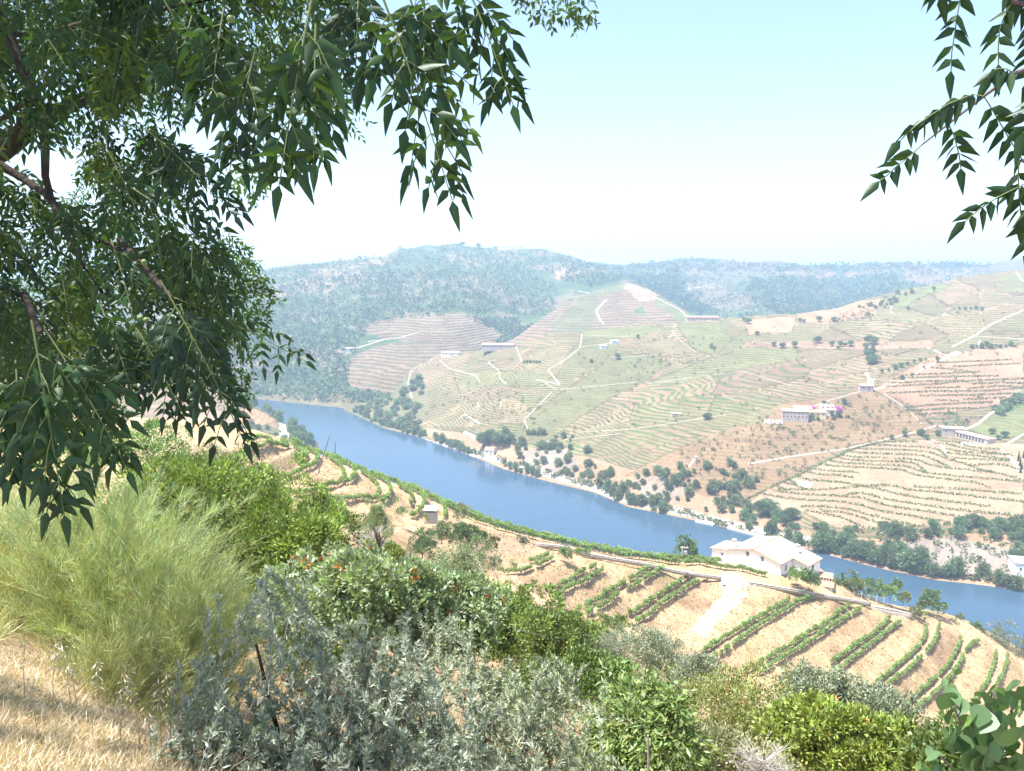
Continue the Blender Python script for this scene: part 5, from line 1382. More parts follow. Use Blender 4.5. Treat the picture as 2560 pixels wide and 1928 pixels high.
# ------------------------------------------------------------------ dry stone walls along the crest
M_drywall = plain('dry_stone', (0.36, 0.315, 0.27), 0.95, 0.4, 2.2, 0.8)
M_walltop = plain('wall_capping', (0.46, 0.42, 0.38), 0.9, 0.15, 1.5)
def wall(label, line, h, t=.55, below=1.4):
    P = smooth_line(resample([at(*q) for q in line], 1.2), 1); n = len(P)
    tt = np.gradient(P, axis=0); tt[:, 2] = 0; tt = unit(tt); s = np.stack([-tt[:, 1], tt[:, 0], np.zeros(n)], 1)
    e = thing('stone_wall', label, 'wall', tuple(P[0]))
    def strip(z0, z1, t, nm, mat, jag=0):
        V = []
        for i in range(n):
            j = jag * random.uniform(-1, 1)
            for k, zz in ((-.5, z0), (.5, z0), (.5, z1 + j), (-.5, z1 + j)):
                V.append(P[i] - P[0] + s[i] * t * k + np.array((0, 0, zz)))
        F = []
        for i in range(n - 1):
            for k in range(4):
                F.append((i * 4 + k, i * 4 + (k + 1) % 4, (i + 1) * 4 + (k + 1) % 4, (i + 1) * 4 + k))
        F += [(3, 2, 1, 0), ((n - 1) * 4, (n - 1) * 4 + 1, (n - 1) * 4 + 2, (n - 1) * 4 + 3)]
        return obj(nm, mesh_np(nm, np.array(V), np.array(F), [mat]), e)
    strip(-below, h, t, 'masonry', M_drywall, .06)
    strip(h + .004, h + .16, t + .1, 'capping', M_walltop, .02)
    return e, P, s
wall('dry stone wall below the crest vines, left of the dirt track', [(1341, 1360, 171), (1374, 1362, 171.5), (1410, 1366, 172), (1471, 1385, 174), (1525, 1394, 176), (1610, 1408, 178), (1652, 1418, 179), (1700, 1429, 180), (1802, 1443, 183)], .05, .5, .8)
wall('dry stone wall below the white house, right of the dirt track', [(1871, 1456, 183), (1930, 1466, 183.5), (1985, 1475, 184.5), (2057, 1488, 185.5), (2111, 1496, 187.5), (2176, 1509, 190)], .12, .5, .9)
e, P, s_ = wall('taller grey retaining wall at the right end of the crest', [(2178, 1520, 192), (2220, 1528, 192.5), (2262, 1537, 193), (2279, 1541, 193.5)], .6, .7, 2.0)
e.name = 'retaining_wall'
wall('tumbled low stone wall by the grey olive at the right edge', [(2395, 1590, 203), (2440, 1604, 203), (2480, 1612, 203)], .2, .8)
# railing posts along the lane
rl = thing('railing', 'pale railing of posts along the lane below the house', 'railing', tuple(at(2060, 1478, 191)))
r0 = Vector(rl.location); prev = None
for i in range(9):
    t = i / 8; q = at(2060 + t * 150, 1478 + t * 24, 191.5 + t * 1.5) - r0
    MB().tube([(q.x, q.y, q.z - .8), (q.x, q.y, q.z + 1.0)], .09, 6).build('post', M_conc, rl)
    if prev: MB().tube([prev + Vector((0, 0, .8)), q + Vector((0, 0, .8))], .035, 5).build('rail', M_metal, rl)
    prev = q
M_terr = plain('orange_slab', (.50, .30, .2), .9, .1, 1)
MB().box((-4, -1.6, -.6), (4, 1.6, 0)).build('terrace_slab', M_terr, thing('terrace', 'orange tiled terrace behind the railing below the house', 'terrace', tuple(at(2110, 1478, 199)), math.radians(-24)))
# pipes and rubble by the track
for (x, y, Y, lb, L) in ((1894, 1463, 184, 'red and white plastic pipe lying beside the rubble heap', 3.2), (1720, 1432, 180, 'white plastic pipe lying under the stone wall', 3.2), (2318, 1507, 201, 'white pipe lying on the hedge at the right end', 2.4)):
    p = at(x, y, Y); e = thing('plastic_pipe', lb, 'pipe', tuple(p + Vector((0, 0, .25))), math.radians(-32))
    MB().tube([(-L / 2, 0, 0), (L / 2, 0, 0)], .22, 10).build('barrel', M_white, e)
    MB().tube([(-L / 2 - .05, 0, 0), (-L / 2 + .3, 0, 0)], .24, 10).build('collar', plain('red_plastic', (.55, .14, .1), .5, .05, 2), e)
for i in range(26):
    x = random.gauss(1868, 12); y = 1463 + random.gauss(0, 4)
    p = hit(x, y, NEAR)
    if p is None: continue
    s = random.uniform(.2, .5); b = MB()
    ring = [(s * math.cos(a) * random.uniform(.7, 1.2), s * math.sin(a) * random.uniform(.6, 1), -.1) for a in np.linspace(0, 6.28, 7)[:-1]]
    b.prism(ring, [(q[0] * .7, q[1] * .65, s * random.uniform(.5, .9)) for q in ring])
    o_ = b.build('rubble_stone', M_walltop); o_.location = p; tag(o_, 'pale stone in the rubble heap beside the dirt track', 'stone', 'rubble heap beside the dirt track')
# poles on the near slope
M_wood = plain('weathered_pole', (.24, .19, .16), .9, .25, 5)
pole(795, 1178, 1090, 'leaning wooden pole on the curved vineyard spur', NEAR, .15, 29, Y=166, mat=M_wood)
pole(838, 1156, 1105, 'upright wooden pole on the brow of the spur against the water', NEAR, .15, 0, Y=189, mat=M_wood)
pole(740, 1268, 1199, 'grey pole rising from the bushes below the curved spur', NEAR, .13, 12, Y=150, mat=M_wood)
pole(1968, 1531, 1459, 'thin dark pole between the first vine rows right of the track', NEAR, .07, -3, Y=186, mat=M_wood)
pole(1345, 1362, 1348, 'first thin vine stake on the stone wall', NEAR, .05, 0, Y=171, mat=M_wood, name='stake')
pole(1371, 1363, 1347, 'second thin vine stake on the stone wall', NEAR, .05, 0, Y=171, mat=M_wood, name='stake')
pole(1413, 1367, 1350, 'third thin vine stake on the stone wall', NEAR, .05, 0, Y=171.5, mat=M_wood, name='stake')
# transformer frame by the crest tree
p = at(1705, 1398, 191); e = thing('power_frame', 'grey power frame with crossarm and box in front of the crest tree', 'power pole', tuple(p))
MB().box((-.14, -.14, -.5), (.14, .14, 3.4)).build('shaft', M_conc, e)
MB().box((-.5, -.1, 3.0), (1.6, .1, 3.18)).build('crossarm', M_conc, e)
MB().box((.4, -.35, 1.3), (1.2, .35, 2.2)).build('transformer', M_metal, e)
for x in (-.3, .5, 1.3): MB().tube([(x, 0, 3.18), (x, 0, 3.5)], .07, 5).build('insulator', M_white, e)
# shed in the left vineyard
p = at(1076, 1303, 158); sh = thing('tool_shed', 'small grey plank shed with sloping roof in the vineyard', 'shed', (p.x, p.y, p.z), math.radians(-4))
M_plank = plain('grey_plank', (.42, .40, .40), .9, .25, 4)
MB().box((-1.25, 0.03, -.6), (1.25, 2.0, 2.2)).build('wall', M_stone, sh)
for i in range(9):
    z = -.5 + i * .27
    MB().box((-1.27, -.02 - .008 * (i % 2), z), (1.27, .028, z + .255)).build('plank', M_plank, sh)
MB().box((-.9, -.06, 1.9), (1.2, -.03, 2.35)).build('dark_band', M_glass, sh)  # dark band across the top of the front
slab('roof', [(-1.5, -.4, 2.35), (1.5, -.4, 2.35), (1.5, 2.3, 2.75), (-1.5, 2.3, 2.75)], plain('shed_roof', (.58, .52, .48), .8, .15, 2), .1, sh)

# ------------------------------------------------------------------ bushes and trees of the near slope
def bush(name, label, cat, px, py, Y, wpx, hpx, col, n, L, Wl=None, lobes=9, group=None, mat=None, v=.2, yellow=.1, clumps=None, cr=None, shell=.7, trunk=True, up=.35, dome=1.0, seed=0, low=0.0, extra=None, dirmix=.6):
    """px,py: foot of the bush in the photograph at distance Y; wpx,hpx: its size there"""
    k = Y / FPX * 1.03
    p = at(px, py, Y)
    w, h = wpx * k, hpx * k
    rs = np.random.default_rng(seed + int(px))
    lb = [((0, 0, h * .46), (w * .38, w * .36, h * .44), 2.0), ((0, 0, h * .2), (w * .40, w * .36, h * .22), 1.2)]
    for i in range(lobes):
        a = rs.random() * 6.283; q = .36 * math.sqrt(rs.random()) * w
        zc = h * (.16 + .64 * rs.random())
        r = (.14 + .12 * rs.random()) * min(w, h * 1.3)
        lb.append(((math.cos(a) * q, math.sin(a) * q * .8, zc), (r * 1.15, r * 1.1, r), 1))
    if clumps is None: clumps = max(30, n // 40)
    if cr is None: cr = .085 * min(w, h) + L
    g = [crown_geo(lb, n, L, Wl or L * .5, col, up=up, shell=shell, v=v, yellow=yellow, clumps=clumps, clump_r=cr, dirmix=dirmix)]
    if extra:
        for ecol, en, eL in extra: g.append(crown_geo(lb, en, eL, eL * .7, ecol, shell=.93, clumps=max(4, en // 9), clump_r=eL * 1.2))
    V, F, C = join_geo(g)
    keep = V.reshape(-1, 4, 3)[:, 0, 2] > -h * .04
    V = V.reshape(-1, 4, 3)[keep].reshape(-1, 3); C = C.reshape(-1, 4, 3)[keep].reshape(-1, 3); F = np.arange(len(V)).reshape(-1, 4)
    e = thing(name, label, cat, tuple(p), 0, group)
    obj('crown', mesh_np('crown', V, F, [mat or M_leaf], C), e)
    if trunk: obj('trunk', limb_mesh('trunk', M_bark_d, h * .75, w * .30, 7, max(.01, h * .016), seed, fork=.10), e)
    return e
OL = (0.20, 0.225, 0.12); GR = (0.13, 0.235, 0.055); GY = (0.19, 0.29, 0.07); PG = (0.21, 0.27, 0.13); DG = (0.10, 0.165, 0.06)
b_ = bush
b_('shrub', 'olive grey shrub below the upper vine rows of the curved spur', 'shrub', 655, 1255, 128, 125, 98, OL, 4200, .28, .2, seed=1)
b_('shrub', 'olive grey shrub half behind the hanging leaves left of the spur', 'shrub', 560, 1205, 122, 110, 88, OL, 3600, .28, .2, seed=2)
b_('shrub', 'small pale bush at the foot of the grey pole below the spur', 'shrub', 716, 1292, 122, 80, 52, PG, 2400, .26, .2, seed=3)
b_('shrub', 'bright green bush on the left slope behind the hanging leaves', 'shrub', 400, 1180, 60, 230, 130, GR, 6000, .17, .12, seed=4)
b_('shrub', 'yellow green bush at far left behind the tree sprays', 'shrub', 250, 1190, 40, 260, 130, GY, 5000, .13, .09, seed=5)
b_('shrub', 'dull olive bush between the left slope and the curved spur', 'shrub', 505, 1200, 90, 120, 80, OL, 3600, .2, .14, seed=6)
b_('shrub', 'low green bush just right of the big dark bush, below the fifth bench', 'shrub', 812, 1322, 90, 170, 66, PG, 4200, .2, .14, seed=7)
b_('shrub', 'mixed green bush left of the young pine', 'shrub', 885, 1345, 75, 120, 66, PG, 3600, .18, .12, seed=8)
b_('shrub', 'dark green bush below the shed, lower of the pair', 'shrub', 1056, 1392, 104, 85, 66, DG, 3600, .22, .16, seed=9)
b_('shrub', 'grey olive bush just below the tool shed', 'shrub', 1104, 1356, 118, 54, 56, OL, 2400, .24, .17, seed=10)
b_('shrub', 'round green bush right of the tool shed', 'shrub', 1150, 1370, 116, 62, 66, (0.10, .16, .055), 3000, .24, .17, seed=11)
b_('shrub', 'green bush joined to the right of the round one below the shed', 'shrub', 1192, 1370, 116, 56, 54, (0.10, .17, .055), 2600, .24, .17, seed=12)
b_('shrub', 'brownish dry bush at the end of the row below the shed', 'shrub', 1229, 1375, 118, 32, 42, (.19, .16, .08), 1300, .22, .15, seed=13)
b_('shrub', 'tiny dry bush on the bare bank right of the brownish one', 'shrub', 1308, 1366, 150, 26, 26, (.20, .19, .12), 700, .26, .2, seed=14)
b_('shrub', 'grey dry bush on the bank above the bright green bush', 'shrub', 1236, 1422, 120, 32, 28, (.20, .19, .13), 800, .24, .18, seed=15)
b_('pale_tree', 'pale green feathery tree in the middle above the orange fruited shrub', 'tree', 1146, 1478, 50, 165, 130, (0.19, .245, .13), 9000, .13, .08, seed=16, v=.15)
b_('shrub', 'yellow green bush under the young pine', 'shrub', 970, 1430, 44, 80, 82, (.17, .22, .04), 4200, .12, .09, seed=17)
# young pine
p = at(944, 1362, 72); k = 72 / FPX * 1.03; hp = 98 * k
e = thing('young_pine', 'young pine with upright pale needles above the dead grey bush', 'tree', tuple(p))
ps, aa, bb = [], [], []
for i in range(210):
    t = rng.random() ** .9; a = rng.random() * 6.28; r = (1.15 - t) * 1.7 * rng.random() ** .4
    for j in range(34):
        ps.append((math.cos(a) * r + rng.normal() * .1, math.sin(a) * r + rng.normal() * .1, hp * (.12 + .88 * t) + rng.normal() * .1)); aa.append((math.cos(a) * .5 + rng.normal() * .3, math.sin(a) * .5 + rng.normal() * .3, 1.0 + rng.normal() * .2))
ps = np.array(ps); aa = unit(np.array(aa)); n_ = len(ps)
V, F, Cc = leaf_geo(ps, aa, rng.normal(size=(n_, 3)),   .36 * rng.uniform(.6, 1.2, n_), .04, col_var((.27, .34, .18), n_, .15))
obj('crown', mesh_np('crown', V, F, [M_leaf], Cc), e)
m_ = MB().tube([(0, 0, -.3), (.03, 0, hp * .5), (0, .02, hp)], [.09, .06, .02], 6)
for i in range(14):
    a = i * 2.4; z = hp * (.15 + .055 * i); m_.tube([(0, 0, z), (math.cos(a) * (1.3 - .07 * i), math.sin(a) * (1.3 - .07 * i), z + .5)], [.03, .01], 4)
m_.build('trunk', M_bark, e)
# dead bushes: bare grey twigs
def dead(name, label, px, py, Y, wpx, hpx, n, mat, seed):
    k = Y / FPX * 1.03; w, h = wpx * k, hpx * k; r_ = random.Random(seed)
    e = thing(name, label, 'shrub', tuple(at(px, py, Y)))
    m = MB()
    m.tube([(0, 0, -.2), (.05 * w, 0, h * .5), (.02 * w, 0, h * .8)], [.05 * h, .035 * h, .02 * h], 5)
    tw = MB()
    for i in range(n):
        a = r_.random() * 6.28; L = r_.uniform(.4, 1); z0 = h * r_.uniform(0, .6)
        q = Vector((math.cos(a) * w * .5 * L, math.sin(a) * w * .4 * L, z0 + h * r_.uniform(.1, .5)))
        s0 = Vector((.03 * w * z0 / h, 0, z0))
        mid = s0.lerp(q, .5) + Vector((r_.uniform(-.05, .05) * w, 0, r_.uniform(-.02, .06) * h))
        tw.tube([s0, mid, q], [.010 * h, .007 * h, .003 * h], 3)
        for j in range(4):
            s1 = s0.lerp(q, r_.uniform(.4, .95)); tw.tube([s1, s1 + Vector((r_.uniform(-.12, .12) * w, r_.uniform(-.12, .12) * w, r_.uniform(.02, .16) * h))], [.005 * h, .002 * h], 3)
    m.build('trunk', M_bark, e); tw.build('twigs', mat, e)
M_dead = plain('dead_twig', (.33, .30, .28), .95, .2, 4)
dead('dead_bush', 'leafless grey bush in front of the young pine', 926, 1392, 40, 110, 78, 120, M_dead, 3)
dead('dead_bush', 'bare dark stemmed sapling right of the grey dead bush', 948, 1398, 38, 40, 90, 40, M_bark_d, 5)
# trees by the crest and the house
b_('crest_tree', 'dark green tree standing behind the crest vines by the power frame', 'tree', 1716, 1396, 196, 74, 56, DG, 2600, .42, .32, seed=21)
b_('garden_bush', 'light green bush against the corner of the white house', 'bush', 1992, 1448, 185.5, 46, 34, GY, 1800, .34, .26, seed=22)
b_('garden_bush', 'round dark lemon tree right of the light bush by the house', 'bush', 2026, 1464, 185.5, 46, 42, (0.10, .17, .045), 2000, .34, .26, seed=23)
b_('garden_tree', 'larger garden tree with reddish tips right of the outbuilding', 'tree', 2126, 1484, 197, 58, 62, (.12, .175, .05), 3000, .36, .28, seed=24, extra=[((.42, .16, .06), 160, .3)])
b_('garden_tree', 'slim small tree between the outbuilding and the larger garden tree', 'tree', 2091, 1476, 196, 20, 46, (.14, .22, .06), 500, .34, .26, seed=25)
b_('garden_bush', 'spreading bright green bush right of the larger garden tree', 'bush', 2182, 1492, 199, 64, 40, (.14, .215, .06), 2200, .36, .28, seed=26)
b_('garden_bush', 'bright bush at the end of the lane above the retaining wall', 'bush', 2225, 1500, 198, 40, 36, GY, 1500, .36, .28, seed=27)
b_('garden_tree', 'small upright tree behind the bright bush at the lane end', 'tree', 2240, 1484, 204, 24, 40, (.12, .2, .06), 900, .36, .28, seed=28)
b_('garden_bush', 'yellowish bush right of the lane end', 'bush', 2258, 1510, 198, 28, 30, (.18, .23, .05), 1100, .34, .26, seed=29)
b_('garden_tree', 'tall leafy bush on the right brow before the dark water', 'tree', 2324, 1512, 202, 56, 40, (.12, .18, .055), 2400, .36, .28, seed=30)
b_('hedge', 'low rounded hedge capping the right brow', 'hedge', 2330, 1526, 201, 84, 24, (.11, .18, .05), 2200, .34, .26, seed=31)
b_('garden_bush', 'olive bush hanging over the end of the retaining wall', 'bush', 2292, 1548, 195, 40, 30, (.17, .20, .08), 1500, .32, .24, seed=32)
b_('shrub', 'small grey tuft on the right brow', 'shrub', 2385, 1566, 202, 24, 20, (.19, .2, .13), 600, .3, .2, seed=33)
b_('shrub', 'small round bush on the edge of the right brow', 'shrub', 2400, 1552, 207, 20, 18, (.12, .17, .08), 500, .3, .24, seed=34)
b_('olive_tree', 'broad grey olive tree at the right edge above the last rows', 'tree', 2500, 1648, 203, 110, 82, (.16, .185, .115), 6000, .32, .22, seed=35)
b_('olive_tree', 'second grey olive tree cut by the right edge of the view', 'tree', 2575, 1668, 203, 90, 90, (.14, .165, .10), 4000, .32, .22, seed=36)
b_('shrub', 'green bush at the foot of the grey olive tree on the right edge', 'shrub', 2442, 1594, 206, 50, 40, (.12, .18, .07), 1900, .32, .24, seed=37)
b_('almond_tree', 'small twisted almond tree right of the tool shed on the slope', 'tree', 1157, 1297, 168, 44, 34, (.19, .22, .10), 1000, .34, .24, seed=38)
for i, (x, y, w, h) in enumerate(((1404, 1388, 22, 20), (1416, 1388, 26, 24), (1420, 1398, 24, 18), (1466, 1388, 18, 16), (1448, 1384, 20, 14))):
    b_('vine_bush', ['leftmost', 'tallest', 'lowest', 'rightmost', 'palest'][i] + ' loose vine bush above the first bench left of the track', 'bush', x, y, 166, w, h, (.15, .24, .07), 420, .26, .2, seed=40 + i, trunk=False)
WEEDS = ((990, 1258, 16), (1012, 1290, 24), (1000, 1286, 20), (922, 1262, 18), (960, 1272, 16), (1065, 1305, 20), (1250, 1432, 22), (1285, 1420, 18), (1345, 1404, 16))
for i, (x, y, s) in enumerate(WEEDS):
    b_('weed_clump', f'pale weed clump on bare ground among the left rows, {nth(sorted(q[0] for q in WEEDS).index(x) + 1)} from left', 'bush', x, y, 150, s, s * .9, (.19, .25, .09), 220, .26, .18, seed=60 + i, trunk=False, group='weed clumps between the left rows')
# ------------------------------------------------------------------ big shrubs of the foreground slope
M_gloss = leafy('leaf_glossy', 0.32, 0.035, 0.5)
M_silver = leafy('leaf_silver', 0.25, 0.03, 0.55)
b_('strawberry_tree', 'big glossy bright green bush with dark hollows left of centre', 'bush', 450, 1530, 15.5, 400, 380, (.175, .245, .055), 30000, .092, .040, lobes=16, mat=M_gloss, seed=101, cr=.27, clumps=250, shell=.82, dirmix=.8, extra=[((.30, .30, .05), 300, .06)])
b_('strawberry_tree', 'right hand half of the big glossy bush, sloping down to the fruiting shrub', 'bush', 700, 1570, 15.0, 400, 340, (.175, .24, .055), 30000, .092, .040, lobes=16, mat=M_gloss, seed=102, cr=.27, clumps=250, shell=.82, dirmix=.8, extra=[((.30, .30, .05), 300, .06)])
b_('strawberry_tree', 'upper part of the big glossy bush reaching toward the spur', 'bush', 600, 1430, 21, 480, 320, (.18, .255, .06), 25000, .11, .05, lobes=14, mat=M_gloss, seed=103, cr=.33, clumps=230, shell=.82, dirmix=.8)
b_('fruiting_shrub', 'pale green shrub dotted with orange red fruit clusters', 'shrub', 900, 1650, 12.5, 400, 280, (.27, .34, .19), 20000, .10, .06, lobes=16, seed=104, cr=.19, clumps=420, extra=[((.55, .20, .07), 700, .065)])
b_('fruiting_shrub', 'second pale shrub with a few orange fruit clusters, right of the first', 'shrub', 1110, 1640, 13.5, 300, 220, (.27, .34, .19), 16000, .095, .055, lobes=12, seed=105, cr=.19, clumps=300, extra=[((.55, .20, .07), 330, .065)])
b_('shrub', 'bright green rounded bush in the middle below the bare bank', 'shrub', 1270, 1660, 22, 230, 210, (.165, .235, .06), 16000, .11, .058, lobes=14, mat=M_gloss, seed=106, cr=.28, clumps=240, shell=.8)
b_('shrub', 'bright green bush stepping down right of the middle rounded bush', 'shrub', 1390, 1710, 20, 190, 200, (.165, .23, .06), 12500, .10, .052, lobes=12, mat=M_gloss, seed=107, cr=.26, clumps=200, shell=.8)
b_('shrub', 'low green bush touching the lower end of the track vines', 'shrub', 1500, 1605, 70, 230, 62, (.13, .19, .05), 7000, .17, .12, lobes=12, seed=108)
b_('tamarisk', 'feathery blue grey bush behind the middle green bush', 'shrub', 1500, 1680, 33, 130, 105, (.27, .31, .24), 12000, .11, .028, lobes=8, mat=M_silver, seed=109, up=.9)
b_('grey_shrub', 'rounded grey green shrub at the lower end of the dirt track', 'shrub', 1640, 1700, 30, 200, 125, (.25, .28, .20), 14000, .10, .045, lobes=13, mat=M_silver, seed=110)
b_('grey_shrub', 'smaller grey green shrub stepping down right of the rounded one', 'shrub', 1735, 1735, 27, 120, 105, (.24, .27, .19), 9000, .09, .045, lobes=9, mat=M_silver, seed=111)
b_('cherry_tree', 'young cherry tree with drooping yellow green leaves', 'tree', 1610, 1990, 7.2, 330, 330, (.19, .26, .08), 12000, .085, .028, lobes=20, seed=112, up=-.25, cr=.16, clumps=420, shell=.5, extra=[((.40, .25, .05), 90, .07)])
b_('mastic_shrub', 'dull olive shrub with reddish leaf tips in the lower right', 'shrub', 1830, 1940, 11.5, 400, 270, (.24, .265, .095), 20000, .056, .025, lobes=15, seed=113, cr=.13, clumps=800, extra=[((.30, .16, .07), 1000, .04)])
b_('grey_shrub', 'grey leaved shrub rising behind the bright yellow green one', 'shrub', 2030, 1800, 17, 220, 140, (.22, .26, .18), 14000, .075, .04, lobes=13, mat=M_silver, seed=114)
b_('grey_shrub', 'taller grey leaved shrub under the vine rows, right of the first', 'shrub', 2190, 1880, 16.5, 220, 185, (.22, .26, .18), 18000, .075, .04, lobes=14, mat=M_silver, seed=115)
b_('yellow_shrub', 'bright yellow green bush at the bottom right of centre', 'shrub', 2060, 1985, 9.0, 300, 265, (.25, .31, .075), 18000, .072, .034, lobes=16, mat=M_gloss, seed=116, cr=.11, clumps=420, shell=.72, v=.28, extra=[((.45, .33, .12), 120, .05)])
b_('yellow_shrub', 'second bright yellow green bush lower down toward the large leaves', 'shrub', 2260, 1995, 8.6, 300, 185, (.24, .30, .075), 14000, .072, .034, lobes=14, mat=M_gloss, seed=117, cr=.11, clumps=340, shell=.72, v=.28)
b_('dry_shrub', 'faded olive and straw coloured shrub along the bottom edge', 'shrub', 1850, 2010, 7.5, 330, 170, (.26, .27, .14), 15000, .045, .02, lobes=14, seed=118, cr=.12, clumps=500)
b_('shrub', 'green filler bush beneath the cherry tree', 'shrub', 1500, 1760, 14, 200, 130, (.125, .19, .05), 9000, .08, .035, lobes=10, seed=119)
b_('shrub', 'olive green bush between the fruiting shrub and the silver shrub', 'shrub', 1330, 1790, 12, 260, 120, (.15, .20, .07), 10000, .07, .03, lobes=10, seed=120)
b_('shrub', 'green bush under the large leaves in the right corner', 'shrub', 2420, 1990, 8.0, 300, 150, (.14, .20, .06), 9000, .07, .035, lobes=10, seed=121)

# ------------------------------------------------------------------ silver shrub: upright shoots set with narrow leaves
def shoot_shrub(name, label, spots, Y0, col, seed, Ls=.066, Ws=.0115, per=42):
    r_ = np.random.default_rng(seed)
    e = thing(name, label, 'shrub', tuple(at(spots[0][0], 1990, Y0)))
    o = Vector(e.location)
    PP, AA, BB, LL = [], [], [], []
    st = MB()
    for (px, py, Y, n, spread) in spots:
        tipc = at(px, py, Y)
        for i in range(n):
            tip = tipc + Vector((r_.normal() * spread, r_.normal() * spread * .8, -abs(r_.normal()) * spread * 1.1))
            base = tip + Vector((r_.normal() * .26, r_.normal() * .26, -r_.uniform(.25, .6)))
            pts_ = [base, base.lerp(tip, .5) + Vector((r_.normal() * .03, r_.normal() * .03, .0)), tip]
            st.tube([p - o for p in pts_], [.0032, .0024, .001], 3)
            T = np.array((tip - base).normalized())
            ts = np.sqrt(r_.uniform(.04, 1, per))
            pos = np.array(base)[None] * (1 - ts)[:, None] + np.array(tip)[None] * ts[:, None]
            a = np.arange(per) * 2.4 + r_.random() * 6
            s1 = unit(np.cross(T, [0.3, 1, .1])); s2 = np.cross(T, s1)
            rad = np.cos(a)[:, None] * s1 + np.sin(a)[:, None] * s2
            PP.append(pos - np.array(o)); AA.append(unit(rad * .75 + T * .75 + r_.normal(size=(per, 3)) * .22)); LL.append(Ls * r_.uniform(.55, 1.15, per) * (1.1 - .4 * ts))
    P_, A_, L_ = np.concatenate(PP), np.concatenate(AA), np.concatenate(LL)
    V, F, C = leaf_geo(P_, A_, rng.normal(size=P_.shape), L_, Ws * (.8 + .5 * rng.random(len(L_))), col_var(col, len(L_), .16, .05), .12)
    obj('crown', mesh_np('crown', V, F, [M_silver], C), e)
    st.build('stems', plain('silver_stem', (.20, .19, .16), .9, .2, 6), e)
    # main stems down to the ground
    ms = MB()
    for (px, py, Y, n, spread) in spots[::2]:
        t_ = at(px, py + 130, Y); g = ground_z(t_.x + .1, t_.y, NEAR)
        b0 = Vector((t_.x + .12, t_.y, (g if g else t_.z - 2) - .1))
        ms.tube([b0 - o, b0.lerp(t_, .5) - o + Vector((.05, 0, 0)), t_ - o], [.022, .016, .008], 6)
    ms.build('trunk', M_bark_d, e)
    return e
SV = (.33, .37, .29)
shoot_shrub('silver_shrub', 'tall silvery leaved shrub in shade at the lower left of centre', [(640, 1480, 4.3, 9, .12), (690, 1440, 4.3, 14, .10), (560, 1620, 4.2, 12, .15), (600, 1700, 4.1, 16, .16), (720, 1640, 4.2, 12, .16), (520, 1760, 4.0, 16, .16), (640, 1800, 4.0, 26, .2), (760, 1760, 4.1, 26, .2), (560, 1880, 3.8, 22, .2), (700, 1900, 3.8, 26, .2), (820, 1880, 3.9, 26, .2)], 4.1, SV, 1, per=92)
shoot_shrub('silver_shrub', 'dense silvery shrub in the bottom middle, half in shade', [(800, 1560, 4.6, 8, .10), (880, 1560, 4.7, 20, .16), (960, 1600, 4.7, 24, .18), (860, 1690, 4.5, 24, .2), (980, 1720, 4.5, 30, .22), (900, 1830, 4.2, 34, .22), (1040, 1800, 4.3, 34, .22), (1000, 1900, 4.1, 34, .22), (1080, 1660, 4.7, 20, .18), (1120, 1880, 4.2, 30, .22)], 4.4, SV, 2, per=92)
shoot_shrub('silver_shrub', 'sunlit silvery shrub between the shaded one and the cherry tree', [(1160, 1600, 5.4, 20, .18), (1240, 1650, 5.4, 24, .2), (1180, 1740, 5.2, 30, .24), (1290, 1740, 5.2, 28, .22), (1360, 1690, 5.4, 12, .14), (1400, 1650, 5.5, 10, .12), (1240, 1840, 4.9, 34, .24), (1350, 1830, 5.0, 30, .24), (1420, 1800, 5.1, 16, .18), (1330, 1910, 4.7, 34, .24), (1450, 1900, 4.8, 26, .24), (1210, 1910, 4.7, 30, .24)], 5.0, (.34, .38, .27), 3, per=92)
shoot_shrub('silver_shrub', 'silvery shoots against the pale fruiting shrub', [(1080, 1540, 6.2, 12, .14), (1140, 1530, 6.3, 14, .14), (1040, 1600, 6.0, 14, .16), (1000, 1540, 6.2, 8, .12)], 6.0, (.34, .38, .27), 4, per=40)

